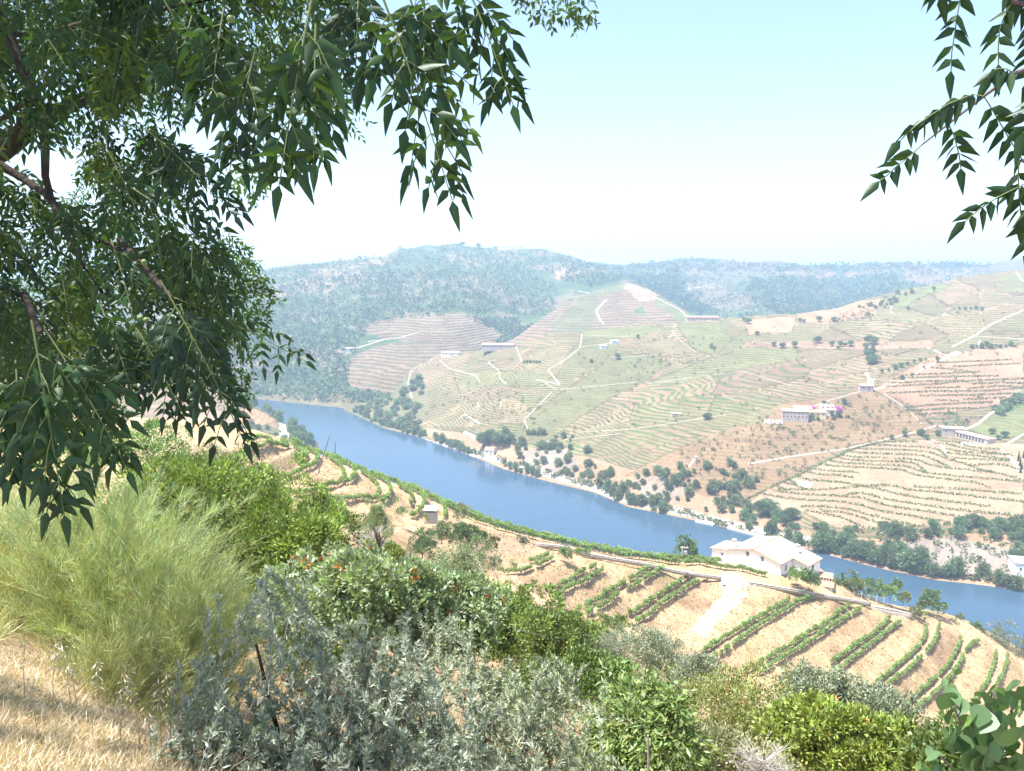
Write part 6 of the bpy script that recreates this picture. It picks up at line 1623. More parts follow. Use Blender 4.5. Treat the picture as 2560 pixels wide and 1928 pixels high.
# ------------------------------------------------------------------ broom: fine green switches
def broom(name, label, px, py, Y, w, h, n, col, seed, fan=.55):
    r_ = np.random.default_rng(seed)
    p = at(px, py, Y); e = thing(name, label, 'shrub', tuple(p))
    nc = 240                                            # stems; fine twigs stand along each of them
    ca = r_.random(nc) * 6.283; cq = np.sqrt(r_.random(nc))
    cd = np.stack([np.cos(ca) * cq, np.sin(ca) * cq], 1)
    ch = h * np.sqrt(np.clip(1 - .7 * cq ** 2, .1, 1)) * r_.uniform(.5, 1.18, nc)
    ct = 1 + .12 * r_.normal(size=nc)
    tip = np.stack([cd[:, 0] * w * .48 + r_.normal(size=nc) * .12 * w + .05 * w, cd[:, 1] * w * .42 + r_.normal(size=nc) * .10 * w, ch], 1)
    foot = np.stack([cd[:, 0] * w * .12, cd[:, 1] * w * .12, np.zeros(nc)], 1)
    ctl = foot * .4 + tip * .6 * np.array([.75, .75, 1]) + np.stack([np.zeros(nc), np.zeros(nc), ch * .22], 1)
    j = r_.integers(0, nc, n); k = n
    t0 = r_.uniform(.22, 1.0, k)[:, None]
    B = foot[j] * (1 - t0) ** 2 + 2 * ctl[j] * t0 * (1 - t0) + tip[j] * t0 ** 2 + r_.normal(size=(k, 3)) * .02
    Tn = unit((ctl[j] - foot[j]) * (1 - t0) + (tip[j] - ctl[j]) * t0)
    A = unit(Tn * .75 + r_.normal(size=(k, 3)) * .42 + np.array([0, 0, .35]))
    L = (.07 + .13 * r_.random(k)) * (Y / 7.5)
    bend = r_.normal(size=(k, 3)) * (L * .12)[:, None]
    S = unit(np.cross(A, r_.normal(size=(k, 3)))) * (.0011 + .0014 * r_.random(k))[:, None] * (Y / 7)
    M_ = B + A * L[:, None] * .55 + bend * .4; Tt = B + A * L[:, None] + bend
    V = np.stack([B - S, B + S, M_ + S * .8, M_ - S * .8, Tt], 1).reshape(-1, 3)
    i = np.arange(k)[:, None] * 5
    C = np.clip(col_var(col, k, .2, .1) * ct[j][:, None], .02, .8); yel = r_.random(k) < .14
    C[yel] = np.array((.42, .38, .13)) * r_.uniform(.7, 1.2, (yel.sum(), 1))
    C = np.repeat(C, 5, 0)
    obj('crown', mesh_np('crown', V, [i + np.array([[0, 1, 2, 3]]), i + np.array([[3, 2, 4]])], [M_leaf], C), e)
    st = MB()
    for q in range(nc):
        f0, c0, t_ = Vector(foot[q]), Vector(ctl[q]), Vector(tip[q])
        st.tube([f0 - Vector((0, 0, .3)), f0.lerp(c0, .5).lerp(c0.lerp(t_, .5), .5), t_], [.005, .0028, .0008], 4)
    for q in range(26):                                  # long bare yellow switches
        a0 = r_.random() * 6.283; u0 = r_.random() ** .5; b0 = Vector((math.cos(a0) * u0 * w * .3, math.sin(a0) * u0 * w * .3, h * r_.uniform(.15, .6)))
        t_ = b0 + Vector((r_.normal() * .35, r_.normal() * .2, r_.uniform(.25, .6))) * h * .8
        st.tube([b0, b0.lerp(t_, .5) + Vector((0, 0, .04)), t_], [.0045, .0035, .001], 4)
    st.build('stems', plain('broom_stem', (.42, .39, .17), .9, .2, 6), e)
    return e
BR = (.33, .40, .18)
broom('broom', 'wispy pale green broom bush filling the left foreground', 300, 1740, 7.6, 2.5, 2.1, 46000, BR, 1)
broom('broom', 'lower right broom bush leaning toward the silver shrub', 450, 1820, 6.8, 1.7, 1.5, 28000, (.31, .36, .16), 2)
broom('broom', 'tall thin topped broom at the back of the left group', 210, 1600, 9.5, 3.0, 2.15, 38000, (.33, .42, .24), 3)
broom('broom', 'broom bush cut by the left edge of the view', 30, 1690, 8.0, 1.7, 1.6, 19000, (.36, .38, .16), 4)
broom('broom', 'small broom tuft with upright switches beside the glossy bush', 530, 1640, 9.0, 1.0, 1.2, 9000, (.35, .39, .2), 5)
broom('broom', 'low broom spilling toward the dry grass', 250, 1850, 6.0, 1.6, .85, 17000, (.31, .34, .16), 6)

# ------------------------------------------------------------------ dry grass
def grass(name, label, poly, n, L, col, seed, names=NEAR, wid=.0022):
    r_ = np.random.default_rng(seed)
    xs = [p[0] for p in poly]; ys = [p[1] for p in poly]; B = []
    bx = r_.uniform(min(xs), max(xs), n * 3); by = r_.uniform(min(ys), max(ys), n * 3)
    ok = in_poly(bx, by, poly); bx, by = bx[ok][:n], by[ok][:n]
    for x, y in zip(bx, by):
        p = hit(x, y, names)
        if p is not None: B.append(tuple(p))
    B = np.array(B); k = len(B)
    A = unit(np.stack([r_.normal(size=k) * .75, r_.normal(size=k) * .75, np.ones(k)], 1))
    Ln = L * r_.uniform(.35, 1.25, k)
    d = B[:, 1] / 5.0
    S = unit(np.cross(A, r_.normal(size=(k, 3)))) * (wid * r_.uniform(.6, 1.5, k) * np.maximum(1, d))[:, None]
    bend = np.stack([r_.normal(size=k) * .3, r_.normal(size=k) * .3, -r_.random(k) * .25], 1) * Ln[:, None]
    M_ = B + A * Ln[:, None] * .55 + bend * .3; T = B + A * Ln[:, None] + bend
    V = np.stack([B - S, B + S, M_ + S * .7, M_ - S * .7, T], 1).reshape(-1, 3)
    i = np.arange(k)[:, None] * 5
    C = np.repeat(col_var(col, k, .22, .06), 5, 0)
    gs_V, gs_F, gs_C = V, [i + np.array([[0, 1, 2, 3]]), i + np.array([[3, 2, 4]])], C
    o = obj(name, mesh_np(name, gs_V, gs_F, [M_leaf], gs_C)); tag(o, label, 'grass', kind='stuff')
grass('dry_grass', 'dry straw coloured grass on the sunny ground at lower left', [(-40, 1640), (120, 1640), (330, 1740), (520, 1790), (560, 1928), (520, 1990), (-40, 1990)], 17000, .09, (.54, .44, .31), 1)
grass('slope_grass', 'yellow green grass on the left slope behind the broom', [(-40, 1150), (140, 1150), (260, 1260), (120, 1500), (-40, 1640)], 9000, .4, (.36, .36, .16), 2)
grass('under_grass', 'dry grass between the shrubs of the foreground', [(480, 1500), (1500, 1600), (1500, 1990), (480, 1990)], 9000, .22, (.34, .26, .15), 3)
grass('bank_grass', 'tufts of dry grass on the vineyard banks', [(600, 1110), (760, 1120), (960, 1220), (1120, 1280), (1300, 1350), (1800, 1445), (2180, 1510), (2420, 1560), (2560, 1660), (2560, 1900), (2250, 1840), (1700, 1640), (1300, 1540), (1200, 1440), (1000, 1320), (760, 1310), (640, 1230)], 15000, .55, (.37, .29, .18), 4, wid=.0035)
# oat stalks standing above the grass
def stalk(px, py, Y, hpx, label, seed):
    r_ = random.Random(seed); p = hit(px, py, NEAR) or at(px, py, Y); k = p.y / FPX
    e = thing('oat_stalk', label, 'grass', tuple(p), 0, 'dry oat stalks by the broom')
    h = hpx * k; lean = r_.uniform(-.15, .15) * h
    MB().tube([(0, 0, -.15), (lean * .4, 0, h * .5), (lean, 0, h)], [.0028, .002, .001], 4).build('stem', plain('straw_stem', (.42, .33, .19), .9, .15, 8), e)
    g = MB()
    for i in range(16):
        t = r_.uniform(.6, 1); a = r_.random() * 6.28; q = Vector((lean * t, 0, h * t)); d = Vector((math.cos(a) * .03, math.sin(a) * .03, -.012 - .02 * r_.random()))
        g.tube([q, q + d * .6], .0007, 3); g.tube([q + d * .6, q + d * .85, q + d * 1.3], [.001, .0042, .0008], 4)
    g.build('spikelets', plain('straw_husk', (.50, .42, .32), .85, .15, 8), e)
for i, (x, y, h) in enumerate(sorted(((405, 1895, 260), (200, 1810, 190), (185, 1800, 250), (430, 1870, 220), (330, 1850, 230), (250, 1830, 210), (480, 1890, 200), (380, 1900, 170), (130, 1790, 200), (60, 1760, 190), (300, 1870, 180), (455, 1900, 240), (100, 1850, 160), (355, 1880, 250)))):
    stalk(x, y, 4.4, h, f'thin dry oat stalk in front of the broom, {nth(i + 1)} from left', i)

dead('dead_bush', 'bare grey twigs poking out of the cherry tree', 1570, 1860, 7.4, 170, 150, 60, M_dead, 11)
dead('dead_bush', 'dry twiggy tangle at the bottom edge right of the cherry tree', 1900, 1960, 7.0, 220, 110, 90, M_dead, 12)
dead('dead_bush', 'bare twigs between the grey shrubs and the bright yellow green bush', 2120, 1860, 11, 120, 90, 50, M_dead, 13)
dead('dead_bush', 'dry twigs in the hollow below the middle green bush', 1440, 1740, 14, 110, 90, 50, M_dead, 14)
pole(1622, 1960, 1838, 'old grey stake standing among the shrubs at the bottom', NEAR, .012, -2, Y=6.2, mat=M_dead, name='stake')
# ------------------------------------------------------------------ chinaberry tree overhead: feathered leaves
M_tleaf = leafy('leaf_chinaberry', 0.38, 0.025, 0.45)
M_stemg = plain('leaf_stalk', (.13, .16, .06), .7, .2, 9)
M_tbark = bark('bark_chinaberry', (.065, .052, .045))

def leaflets(P, A, S, L, W, C, curl=.10, fold=.16):
    n = len(P); L = L[:, None]; W = W[:, None]
    S = unit(S - A * (A * S).sum(1, keepdims=True)); Nn = np.cross(A, S)
    dn = np.array([0, 0, -1.0]) * L * curl
    def pt(t, s, w): return P + A * L * t + S * W * s * w + Nn * W * fold * abs(s) + dn * t * t
    V = np.stack([P, pt(.24, -1, .44), pt(.24, 0, 0), pt(.24, 1, .5), pt(.58, -1, .30), pt(.58, 0, 0), pt(.58, 1, .34), P + A * L + dn * 1.3], 1).reshape(-1, 3)
    i = np.arange(n)[:, None] * 8
    Q = np.concatenate([i + np.array([[1, 2, 5, 4]]), i + np.array([[2, 3, 6, 5]])])
    T = np.concatenate([i + np.array([[0, 2, 1]]), i + np.array([[0, 3, 2]]), i + np.array([[4, 5, 7]]), i + np.array([[5, 6, 7]])])
    return V, Q, T, np.repeat(C, 8, 0)

def strip_stem(pts, r):
    """three sided stalk as numpy"""
    m = MB().tube(pts, r, 3)
    return np.array(m.v), np.array([f for f in m.f if len(f) == 4])

class LeafAcc:
    def __init__(s): s.P = []; s.A = []; s.S = []; s.L = []; s.C = []; s.W = []; s.sv = []; s.sf = []; s.so = 0
    def pinna(s, pts, npair, L, col, face, term=True, droop=.45, W=.42, stem=.0011, vary=.18):
        P = resample(pts, max(1e-3, sum((Vector(pts[i + 1]) - Vector(pts[i])).length for i in range(len(pts) - 1)) / 24))
        n = len(P)
        v, f = strip_stem([tuple(p) for p in P[::3]] + [tuple(P[-1])], stem)
        s.sv.append(v); s.sf.append(f + s.so); s.so += len(v)
        for j in range(npair):
            t = .12 + .84 * (j + .5) / npair
            p = P[min(n - 1, int(t * (n - 1)))]; T = unit(P[min(n - 1, int(t * (n - 1)) + 1)] - P[max(0, int(t * (n - 1)) - 1)])
            sd = unit(np.cross(T, face))
            sz = (1.05 - .35 * abs(t - .35)) * L
            for sg in (-1, 1):
                a = unit(sg * sd * rng.uniform(.7, 1.0) + T * rng.uniform(.35, .65) + np.array([0, 0, -droop * rng.uniform(.5, 1.4)]) + rng.normal(size=3) * vary)
                s.P.append(p + T * rng.normal() * .002); s.A.append(a); s.S.append(np.cross(a, face + rng.normal(size=3) * .55)); s.L.append(sz * rng.uniform(.75, 1.15)); s.W.append(W * sz * rng.uniform(.8, 1.1)); s.C.append(col)
        if term:
            T = unit(P[-1] - P[-4]); a = unit(T + np.array([0, 0, -.15]))
            s.P.append(P[-1]); s.A.append(a); s.S.append(np.cross(a, face + rng.normal(size=3) * .3)); s.L.append(L * 1.2); s.W.append(W * L * 1.05); s.C.append(col)
    def compound(s, start, end, sag, npin, plen, L, col, npair=4, droop=.5, W=.42):
        start, end = Vector(start), Vector(end); ax = (end - start); ln = ax.length
        ctrl = start.lerp(end, .5) + Vector((0, 0, sag * ln))
        def bz(t): return start.lerp(ctrl, t).lerp(ctrl.lerp(end, t), t)
        pts = [bz(t) for t in np.linspace(0, 1, 9)]
        v, f = strip_stem(pts, [.0026 - .0016 * t for t in np.linspace(0, 1, 9)])
        s.sv.append(v); s.sf.append(f + s.so); s.so += len(v)
        view = unit(np.array(start.lerp(end, .5)) - np.array((0, 0, HC)))
        face0 = -view
        for j in range(npin):
            t = .22 + .74 * j / max(1, npin - 1)
            p = bz(t); T = (bz(min(1, t + .03)) - bz(max(0, t - .03))).normalized()
            face = unit(face0 + rng.normal(size=3) * .35)
            sd = Vector(unit(np.cross(np.array(T), face)))
            pl = plen * (1.1 - .55 * t) * random.uniform(.8, 1.15)
            for sg in (-1, 1):
                d = (sd * sg * random.uniform(.55, .9) + T * random.uniform(.4, .7) + Vector((0, 0, -droop * random.uniform(.4, 1.2))) + Vector(rng.normal(size=3) * .15)).normalized()
                q = p + d * pl; mid = p.lerp(q, .5) + Vector((0, 0, .10 * pl))
                s.pinna([p, mid, q + Vector((0, 0, -.12 * pl))], max(2, int(round(npair * (1.1 - .5 * t)))), L * (1.05 - .25 * t), col * random.uniform(.85, 1.15), face, droop=droop * .8, W=W)
        s.pinna([bz(.90), bz(.97), end + (end - ctrl).normalized() * plen * .55], 3, L * .85, col, unit(face0 + rng.normal(size=3) * .2), droop=droop * .5, W=W)
    def mesh(s, name, org):
        P = np.array(s.P); o = np.array(org)
        C = np.clip(np.array(s.C) * (1 + .12 * rng.normal(size=(len(P), 1))), .003, .8)
        V, Q, T, Cv = leaflets(P - o, unit(np.array(s.A)), np.array(s.S), np.array(s.L), np.array(s.W), C)
        sv = np.concatenate(s.sv) - o; sf = np.concatenate(s.sf) + len(V)
        fm = [0] * (len(Q) + len(T)); 
        return mesh_np(name, np.concatenate([V, sv]), [np.concatenate([Q, sf]), T], [M_tleaf, M_stemg], np.concatenate([Cv, np.full((len(sv), 3), .1)]), fmat=[0] * len(Q) + [1] * len(sf) + [0] * len(T))

TG = np.array((.030, .066, .018)); TY = np.array((.075, .125, .02)); TB = np.array((.026, .055, .022))
tree_org = Vector((-4.4, 3.6, 0)); g_ = ground_z(-4.4, 3.6, NEAR); tree_org.z = g_ if g_ else HC - 2.5
TR = thing('chinaberry_tree', 'large tree with feathered hanging leaves framing the upper left', 'tree', tuple(tree_org))
def leaf_obj(parent, acc):
    o_ = Vector(acc.P[0].tolist() if hasattr(acc.P[0], 'tolist') else acc.P[0])
    obj('leaf', acc.mesh('leaf', o_), parent, o_ - Vector(parent.location))
# hanging sprays that draw the outline: start, tip, distance, leaflet length, colour
SPR = [
 ((935, -60), (1105, 420), 1.30, 7, .10, .047, TG, 3), ((1000, -60), (1140, 310), 1.5, 6, .09, .042, TY * 1.25, 3), ((1150, -70), (1262, 205), 1.4, 5, .075, .046, TG, 3),
 ((780, 0), (708, 400), 1.15, 5, .065, .047, TG * 1.2, 3), ((790, 60), (785, 350), 1.25, 4, .06, .045, TG, 2), ((1060, -80), (1060, 110), 1.5, 5, .09, .046, TG, 3),
 ((900, -80), (890, 150), 1.6, 5, .09, .046, TB, 3), ((640, 120), (585, 370), 1.7, 6, .09, .05, TG, 3),
 ((360, 320), (550, 500), 2.2, 6, .11, .05, TB, 4), ((330, 470), (520, 620), 2.3, 6, .12, .05, TG, 4), ((400, 700), (580, 1040), 1.75, 7, .12, .05, TB, 4), ((340, 820), (440, 1000), 2.0, 6, .11, .047, TB, 4),
 ((80, 800), (150, 1220), 1.30, 7, .085, .05, TG, 3), ((110, 820), (290, 1120), 1.6, 7, .10, .05, TG * 1.15, 3), ((-30, 900), (2, 1130), 1.5, 6, .09, .05, TG, 3), ((40, 900), (55, 1150), 1.5, 5, .08, .05, TG, 3),
 ((250, 760), (315, 930), 2.0, 6, .11, .046, TG, 4), ((450, 760), (505, 930), 2.0, 6, .11, .048, TB, 4), ((200, 880), (225, 1060), 1.8, 6, .10, .05, TG, 3), ((480, 560), (545, 740), 2.6, 6, .12, .048, TG, 4),
 ((420, 560), (470, 650), 2.6, 6, .12, .048, TG, 4), ((560, 20), (530, 230), 1.9, 6, .11, .05, TG, 4), ((480, 40), (440, 200), 2.2, 6, .12, .05, TG, 4)]
for s0, s1, Y, npin, pl, L, col, npair in SPR:
    acc = LeafAcc()
    acc.compound(at(s0[0], s0[1], Y), at(s1[0], s1[1], Y * .97), .06, npin, pl, L, col, npair)
    leaf_obj(TR, acc)
# the body of the crown
MASS = [(-160, -120), (900, -120), (850, 60), (790, 210), (720, 300), (640, 240), (560, 180), (470, 160), (420, 260), (470, 420), (400, 450), (440, 560), (540, 660), (560, 760), (500, 880), (420, 900), (300, 930), (230, 980), (150, 1080), (0, 1060), (-160, 1050)]
def fill(poly, n, Yr, keep_out=()):
    out = []
    while len(out) < n:
        x = random.uniform(-160, 900); y = random.uniform(-120, 1080)
        if not in_poly(np.array([x]), np.array([y]), poly)[0]: continue
        if any((x - a) ** 2 / (w * w) + (y - b) ** 2 / (h * h) < 1 for a, b, w, h in keep_out): continue
        out.append((x, y, random.uniform(*Yr)))
    return out
HOLES = [(60, 350, 190, 95), (480, 230, 105, 105), (40, 190, 60, 45), (170, 220, 60, 40), (500, 330, 80, 80), (570, 60, 35, 70), (300, 300, 60, 40), (200, 470, 70, 30), (420, 560, 60, 40), (380, 760, 60, 60), (270, 720, 40, 30), (330, 90, 40, 30)]
for x, y, Y in fill(MASS, 262, (2.5, 5.2), HOLES):
    acc = LeafAcc(); dx = random.gauss(50, 90); dy = random.uniform(60, 230)
    k = 2.9 / Y
    acc.compound(at(x - dx * .4 * k, y - dy * .5 * k, Y), at(x + dx * .6 * k, y + dy * .5 * k, Y + random.uniform(-.15, .15)), random.uniform(.03, .16), random.choice((4, 5, 6)), .13, .048, TG * random.uniform(.75, 1.5) if random.random() > .24 else TY * random.uniform(.7, 1.2), 4)
    leaf_obj(TR, acc)
# farther sprays of the same crown, small in the view, and an unseen canopy added overhead for its shade: one mass each
def mass_mesh(name, items, col, Lr=.055):
    P, A, B, L, C = [], [], [], [], []
    for (s0, s1) in items:
        s0, s1 = np.array(s0), np.array(s1); T = unit(s1 - s0); ln = np.linalg.norm(s1 - s0)
        cvar = col * random.uniform(.7, 1.6)
        for j in range(5):
            t = .2 + .8 * j / 4; p = s0 + (s1 - s0) * t + np.array([0, 0, .15 * ln * t * (1 - t)])
            sd = unit(np.cross(T, rng.normal(size=3)))
            for sg in (-1, 1):
                d = unit(sg * sd * .8 + T * .55 + np.array([0, 0, -.4])); pl = .15 * (1.1 - .5 * t)
                q = np.linspace(.2, 1, 4)
                for tt in q:
                    pp = p + d * pl * tt; s2 = unit(np.cross(d, rng.normal(size=3)))
                    for g in (-1, 1):
                        P.append(pp); A.append(unit(g * s2 * .8 + d * .5 + np.array([0, 0, -.35]))); B.append(rng.normal(size=3)); L.append(Lr * rng.uniform(.7, 1.15)); C.append(cvar)
    P, A, B, L, C = map(np.array, (P, A, B, L, C))
    V, F, Cc = leaf_geo(P - np.array(tree_org), A, B, L, L * .42, np.clip(C * (1 + .15 * rng.normal(size=(len(C), 1))), .003, .8), .1)
    o_ = obj(name, mesh_np(name, V, F, [M_tleaf], Cc), TR); tag(o_, kind='stuff')
items = []
for x, y, Y in fill(MASS + [], 260, (5.2, 9), HOLES[:6]):
    dx = random.gauss(40, 60); dy = random.uniform(20, 110)
    items.append((at(x, y, Y), at(x + dx, y + dy, Y + random.uniform(-.3, .3))))
for s0, s1, Y in (((540, 640), (665, 735), 5.2), ((560, 690), (650, 760), 5.2), ((560, 640), (640, 660), 5.4), ((555, 760), (630, 850), 5), ((540, 850), (605, 945), 5), ((520, 620), (600, 690), 5.3), ((575, 700), (660, 705), 5.3), ((800, 60), (872, 290), 4), ((1240, -60), (1380, 30), 4.2), ((1380, -50), (1450, 30), 4.2), ((600, 350), (640, 480), 4.2), ((770, 200), (850, 260), 4.4), ((530, 900), (590, 990), 4.8), ((530, 560), (590, 640), 5), ((560, 800), (640, 800), 5.2)):
    for j in range(2):
        a, b = at(s0[0] + random.gauss(0, 8), s0[1] + random.gauss(0, 8), Y), at(s1[0] + random.gauss(0, 18), s1[1] + random.gauss(0, 14), Y + random.uniform(-.2, .2))
        items.append((a, b))
mass_mesh('back_foliage', items, np.array((.07, .125, .035)), .046)  # leaf colour lightened to stand for sunlight on these sprays
items = []
for i in range(430):
    y = random.uniform(.3, 6.5); x = random.uniform(-5.6, .5) if y < 1.9 else random.uniform(-5.4, -1.2) if y < 3.4 else random.uniform(-5.4, -2.9); z = HC + .40 * y + .5 + random.random() ** 1.3 * 1.5
    items.append(((x, y, z), (x + random.gauss(.1, .25), y + random.gauss(0, .25), z - random.uniform(.05, .4))))
mass_mesh('shade_canopy', items, TG * 1.1, .075)  # unseen leaves added above the view, spread shaped to shade what hangs below
# limbs
lm = MB()
tb = [Vector((0, 0, -.3)), Vector((.05, .1, 1.3)), Vector((.25, .5, 2.7)), Vector((.2, .8, 4.2))]
MB().tube(tb, [.24, .19, .15, .10], 12).build('trunk', M_tbark, TR, True)
def limb(pts, r0, r1, Yv=None):
    q = [at(*p) - tree_org for p in pts]
    n = len(q); MB().tube(q, [r0 + (r1 - r0) * i / (n - 1) for i in range(n)], 7).build('branch', M_tbark, TR, True)
limb([(-260, 470, 4.2), (0, 372, 4.4), (50, 338, 4.4), (97, 311, 4.5), (189, 255, 4.6), (300, 230, 4.8), (430, 190, 5), (540, 220, 5.2)], .085, .012)
limb([(-60, -120, 3.0), (8, 63, 3.0), (46, 143, 3.0), (84, 235, 3.0), (105, 273, 3.0), (113, 378, 2.9), (113, 441, 2.9), (130, 504, 2.9), (181, 622, 2.8), (260, 740, 2.6)], .026, .007)
limb([(-60, 470, 3.2), (0, 392, 3.2), (55, 303, 3.1), (84, 240, 3.0)], .018, .011)
limb([(-80, 350, 3.6), (0, 303, 3.5), (76, 240, 3.4), (113, 214, 3.4), (200, 120, 3.4)], .016, .007)
limb([(-60, 380, 3.0), (0, 412, 3.0), (55, 445, 3.0), (113, 483, 2.9), (180, 560, 2.9), (330, 640, 2.8), (420, 720, 2.7)], .02, .005)
limb([(-60, 90, 3.4), (0, 78, 3.4), (90, 92, 3.5), (200, 60, 3.5), (420, 20, 3.2), (640, -20, 2.6)], .02, .006)
limb([(-60, 700, 3), (60, 740, 2.6), (100, 830, 1.7)], .02, .006)
limb([(300, 600, 2.9), (380, 690, 2.4), (430, 745, 1.9)], .012, .005)
limb([(500, -120, 2.4), (700, -90, 1.7), (960, -80, 1.45), (1180, -100, 1.45)], .014, .005)
limb([(430, 620, 5), (480, 690, 5), (520, 720, 5.1), (560, 730, 5.2)], .02, .006)
# berries and a few withered leaves
for i, (x, y, Y) in enumerate(((577, 48, 1.5), (360, 655, 2), (362, 660, 2.1), (165, 378, 2.6), (172, 384, 2.6), (178, 392, 2.6), (160, 370, 2.6), (350, 795, 2), (365, 800, 2))):
    bm = bmesh.new(); bmesh.ops.create_icosphere(bm, subdivisions=2, radius=.0075); me = bpy.data.meshes.new('berry'); bm.to_mesh(me); bm.free(); me.materials.append(plain('green_berry', (.16, .22, .07), .5, .1, 50)); me.polygons.foreach_set('use_smooth', np.ones(len(me.polygons), bool))
    obj('berry', me, TR, at(x, y, Y) - tree_org)

# ------------------------------------------------------------------ branch reaching in from the right
BRo = at(2700, 120, 1.5)
BRT = thing('leaning_tree', 'tree whose twigs of paired leaflets hang in from the upper right', 'tree', tuple(BRo))
def string(pts, Y, npair, L, col=TG * .9, droop=.3, W=.44, face=None):
    acc = LeafAcc(); q = [at(p[0], p[1], Y) for p in pts]
    fc = face if face is not None else unit(np.array((0, 0, HC)) - np.array(q[len(q) // 2]))
    acc.pinna(q, npair, L, col, fc, droop=droop, W=W, stem=.0013, vary=.10)
    leaf_obj(BRT, acc)
string([(2404, -40), (2400, 0), (2394, 31), (2386, 88), (2378, 137), (2378, 176)], 1.5, 5, .043)
string([(2540, -10), (2512, 35), (2498, 78), (2495, 129), (2496, 160)], 1.5, 4, .045)
string([(2304, 363), (2275, 390), (2243, 414), (2218, 439), (2200, 452)], 1.5, 5, .042)
string([(2459, 241), (2478, 270), (2520, 343), (2553, 396), (2570, 420)], 1.5, 6, .045)
string([(2371, 310), (2385, 340), (2398, 390), (2402, 420)], 1.5, 5, .040)
string([(2459, 241), (2439, 233), (2369, 261), (2310, 300), (2275, 325), (2252, 350)], 1.48, 8, .042, droop=1.3)
string([(2537, 184), (2515, 172), (2490, 172), (2478, 190)], 1.48, 4, .045, droop=1.4)
string([(2580, 452), (2500, 490), (2467, 510), (2440, 530), (2415, 552)], 1.45, 6, .042, droop=.6)
string([(2548, 400), (2545, 441), (2549, 498), (2553, 550)], 1.45, 4, .045)
string([(2600, 20), (2590, 80), (2585, 140), (2570, 200)], 1.5, 5, .045)
string([(2620, 200), (2600, 240), (2575, 280), (2560, 330)], 1.45, 5, .05)
string([(2520, -40), (2545, 0), (2580, 20)], 1.5, 4, .045)
string([(2340, -60), (2345, -30), (2350, -12)], 1.5, 3, .045)
string([(2600, 480), (2590, 520), (2580, 580), (2578, 620)], 1.4, 4, .05)
def twig(pts, Y, r0, r1):
    q = [at(p[0], p[1], Y) - BRo for p in pts]; n = len(q)
    MB().tube(q, [r0 + (r1 - r0) * i / (n - 1) for i in range(n)], 6).build('twig', plain('twig_purple', (.14, .11, .11), .8, .2, 9), BRT, True)
twig([(2700, 120), (2620, 150), (2537, 184), (2459, 241), (2371, 310), (2304, 363)], 1.5, .006, .0015)
twig([(2700, 40), (2600, 20), (2533, 5), (2500, -40), (2404, -60)], 1.5, .006, .002)
twig([(2700, 120), (2660, 300), (2620, 420), (2580, 452)], 1.46, .006, .002)
twig([(2620, 420), (2570, 410), (2548, 400)], 1.46, .003, .0015)
tr_x, tr_y = 2.9, .9                      # its trunk stands just out of view on the right
tz = ground_z(tr_x, tr_y, NEAR) or HC - 1.8
q = [Vector((tr_x, tr_y, tz - .3)), Vector((tr_x - .05, tr_y + .05, tz + 1.3)), Vector((tr_x - .3, tr_y + .2, HC + .8)), Vector((tr_x - .5, tr_y + .3, HC + 1.9))]
MB().tube([p - BRo for p in q], [.10, .085, .06, .04], 10).build('trunk', M_tbark, BRT, True)
for e_ in (at(2700, 120, 1.5), at(2700, 40, 1.5)):
    MB().tube([q[2] - BRo, q[2].lerp(e_, .5) + Vector((0, 0, .12)) - BRo, e_ - BRo], [.03, .017, .0065], 7).build('branch', M_tbark, BRT, True)
for i in range(26):
    acc = LeafAcc(); b0 = q[3] + Vector((random.gauss(0, .45), random.gauss(0, .4), random.uniform(-.5, .5)))
    if (b0.x - .25) / max(.2, b0.y) < .85: continue
    acc.compound(b0, b0 + Vector((random.gauss(.1, .15), random.gauss(0, .2), -random.uniform(.1, .35))), .08, 4, .11, .048, TG, 3)
    leaf_obj(BRT, acc)

# ------------------------------------------------------------------ sapling with broad leaves in the lower right corner
def round_leaf_mesh(seed):
    r_ = np.random.default_rng(seed); pr = [(0, 0), (.10, .30), (.32, .52), (.58, .48), (.82, .26), (1.0, 0)]
    V = [(0, 0, 0)]; F = []
    ys = [p[0] for p in pr]
    mid = [(0, y, -.06 * math.sin(y * 3) - .12 * y * y) for y in ys]
    Lf = [(-w * r_.uniform(.93, 1.05), y - .05, .10 * w + z[2] + r_.normal() * .015) for (y, w), z in zip(pr, mid)]; Rt = [(w * r_.uniform(.93, 1.05), y - .05, .10 * w + z[2] + r_.normal() * .015) for (y, w), z in zip(pr, mid)]
    V = mid + Lf + Rt; n = len(pr)
    Q = [(i, n + i, n + i + 1, i + 1) for i in range(n - 1)] + [(i, i + 1, 2 * n + i + 1, 2 * n + i) for i in range(n - 1)]
    return np.array(V), np.array(Q)
SAP = []
for i, c in enumerate(((.11, .19, .075), (.12, .205, .08), (.10, .175, .07), (.15, .24, .06))):
    V, F = round_leaf_mesh(i); SAP.append(mesh_np('leaf', V, F, [M_gloss], np.tile(c, (len(V), 1)), smooth=True))
so = at(2520, 2050, 2.1); SP_ = thing('broad_leaved_sapling', 'sapling with broad heart shaped leaves in the lower right corner', 'sapling', tuple(so))
def sap_leaf(px, py, Y, spx, ang, tilt, idx=None):
    p = at(px, py, Y); s = spx * Y / FPX
    o_ = obj('leaf', random.choice(SAP[:3]) if idx is None else SAP[idx], SP_, p - so); o_.scale = (s * random.uniform(.7, .95), s, s)
    o_.rotation_euler = Euler((math.radians(tilt), math.radians(random.gauss(0, 18)), ang), 'XYZ')
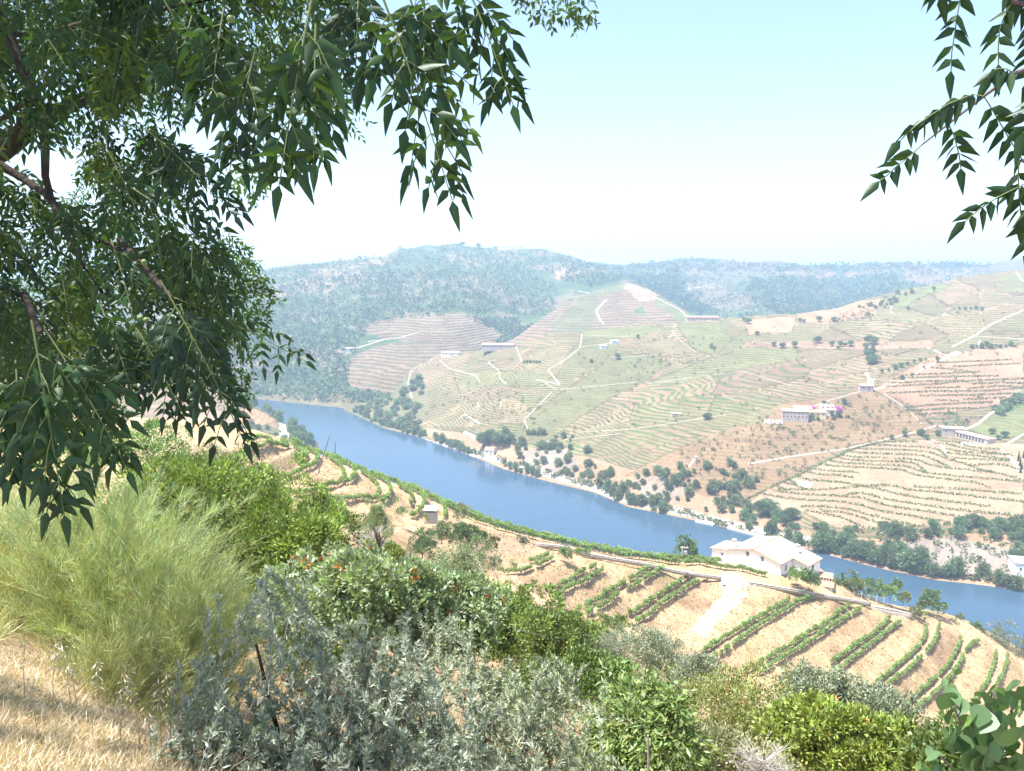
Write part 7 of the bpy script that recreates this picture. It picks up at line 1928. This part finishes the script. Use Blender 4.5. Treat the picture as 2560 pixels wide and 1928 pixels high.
stems = [[(2520, 2050), (2490, 1850), (2475, 1760), (2480, 1730)], [(2520, 2050), (2440, 1900), (2390, 1780), (2385, 1720)], [(2540, 2050), (2560, 1880), (2570, 1740)], [(2500, 2000), (2400, 1940), (2340, 1880)]]
for st in stems:
    q = [at(x, y, 2.1) - so for x, y in st]
    MB().tube(q, [.006, .004, .003, .0015][:len(q)], 6).build('stem', plain('sapling_stem', (.17, .11, .09), .8, .2, 9), SP_, True)
rs = random.Random(9)
for (x, y, s) in [(2382, 1745, 95), (2368, 1712, 42), (2395, 1765, 60), (2480, 1728, 60), (2420, 1800, 95), (2452, 1790, 110), (2500, 1790, 100), (2540, 1780, 90), (2400, 1850, 80), (2440, 1850, 110), (2480, 1840, 120), (2520, 1850, 110), (2555, 1830, 100), (2380, 1900, 95), (2420, 1910, 90), (2460, 1900, 120), (2510, 1910, 120), (2550, 1900, 110), (2350, 1895, 60), (2345, 1925, 70), (2400, 1945, 90), (2470, 1945, 110), (2530, 1950, 110), (2440, 1760, 50), (2530, 1740, 70), (2558, 1760, 80), (2490, 1760, 60), (2370, 1860, 60), (2410, 1825, 70), (2300, 1935, 60), (2320, 1955, 70)] :
    for j in range(4):
        sap_leaf(x + rs.gauss(0, 20) * (j > 0), y + rs.gauss(0, 20) * (j > 0) - 12, 2.1 + rs.uniform(-.12, .12), s * rs.uniform(.5, .8), rs.uniform(0, 6.28), rs.uniform(-105, -25), 3 if rs.random() < .12 else None)

# ------------------------------------------------------------------ the summer haze over the valley
hz = MB().box((-9600, -3600, -9.5), (9600, 14600, 330)).build('haze', None)
m, nt, out = new_mat('haze_air')
pv = N(nt, 'ShaderNodeVolumePrincipled')
pv.inputs['Color'].default_value = (0.54, 0.75, 1.0, 1)
pv.inputs['Density'].default_value = 0.00031
pv.inputs['Anisotropy'].default_value = 0.2
nt.links.new(pv.outputs[0], out.inputs['Volume'])
hz.data.materials.append(m)
tag(hz, 'pale blue summer haze filling the valley air', 'haze', kind='stuff')
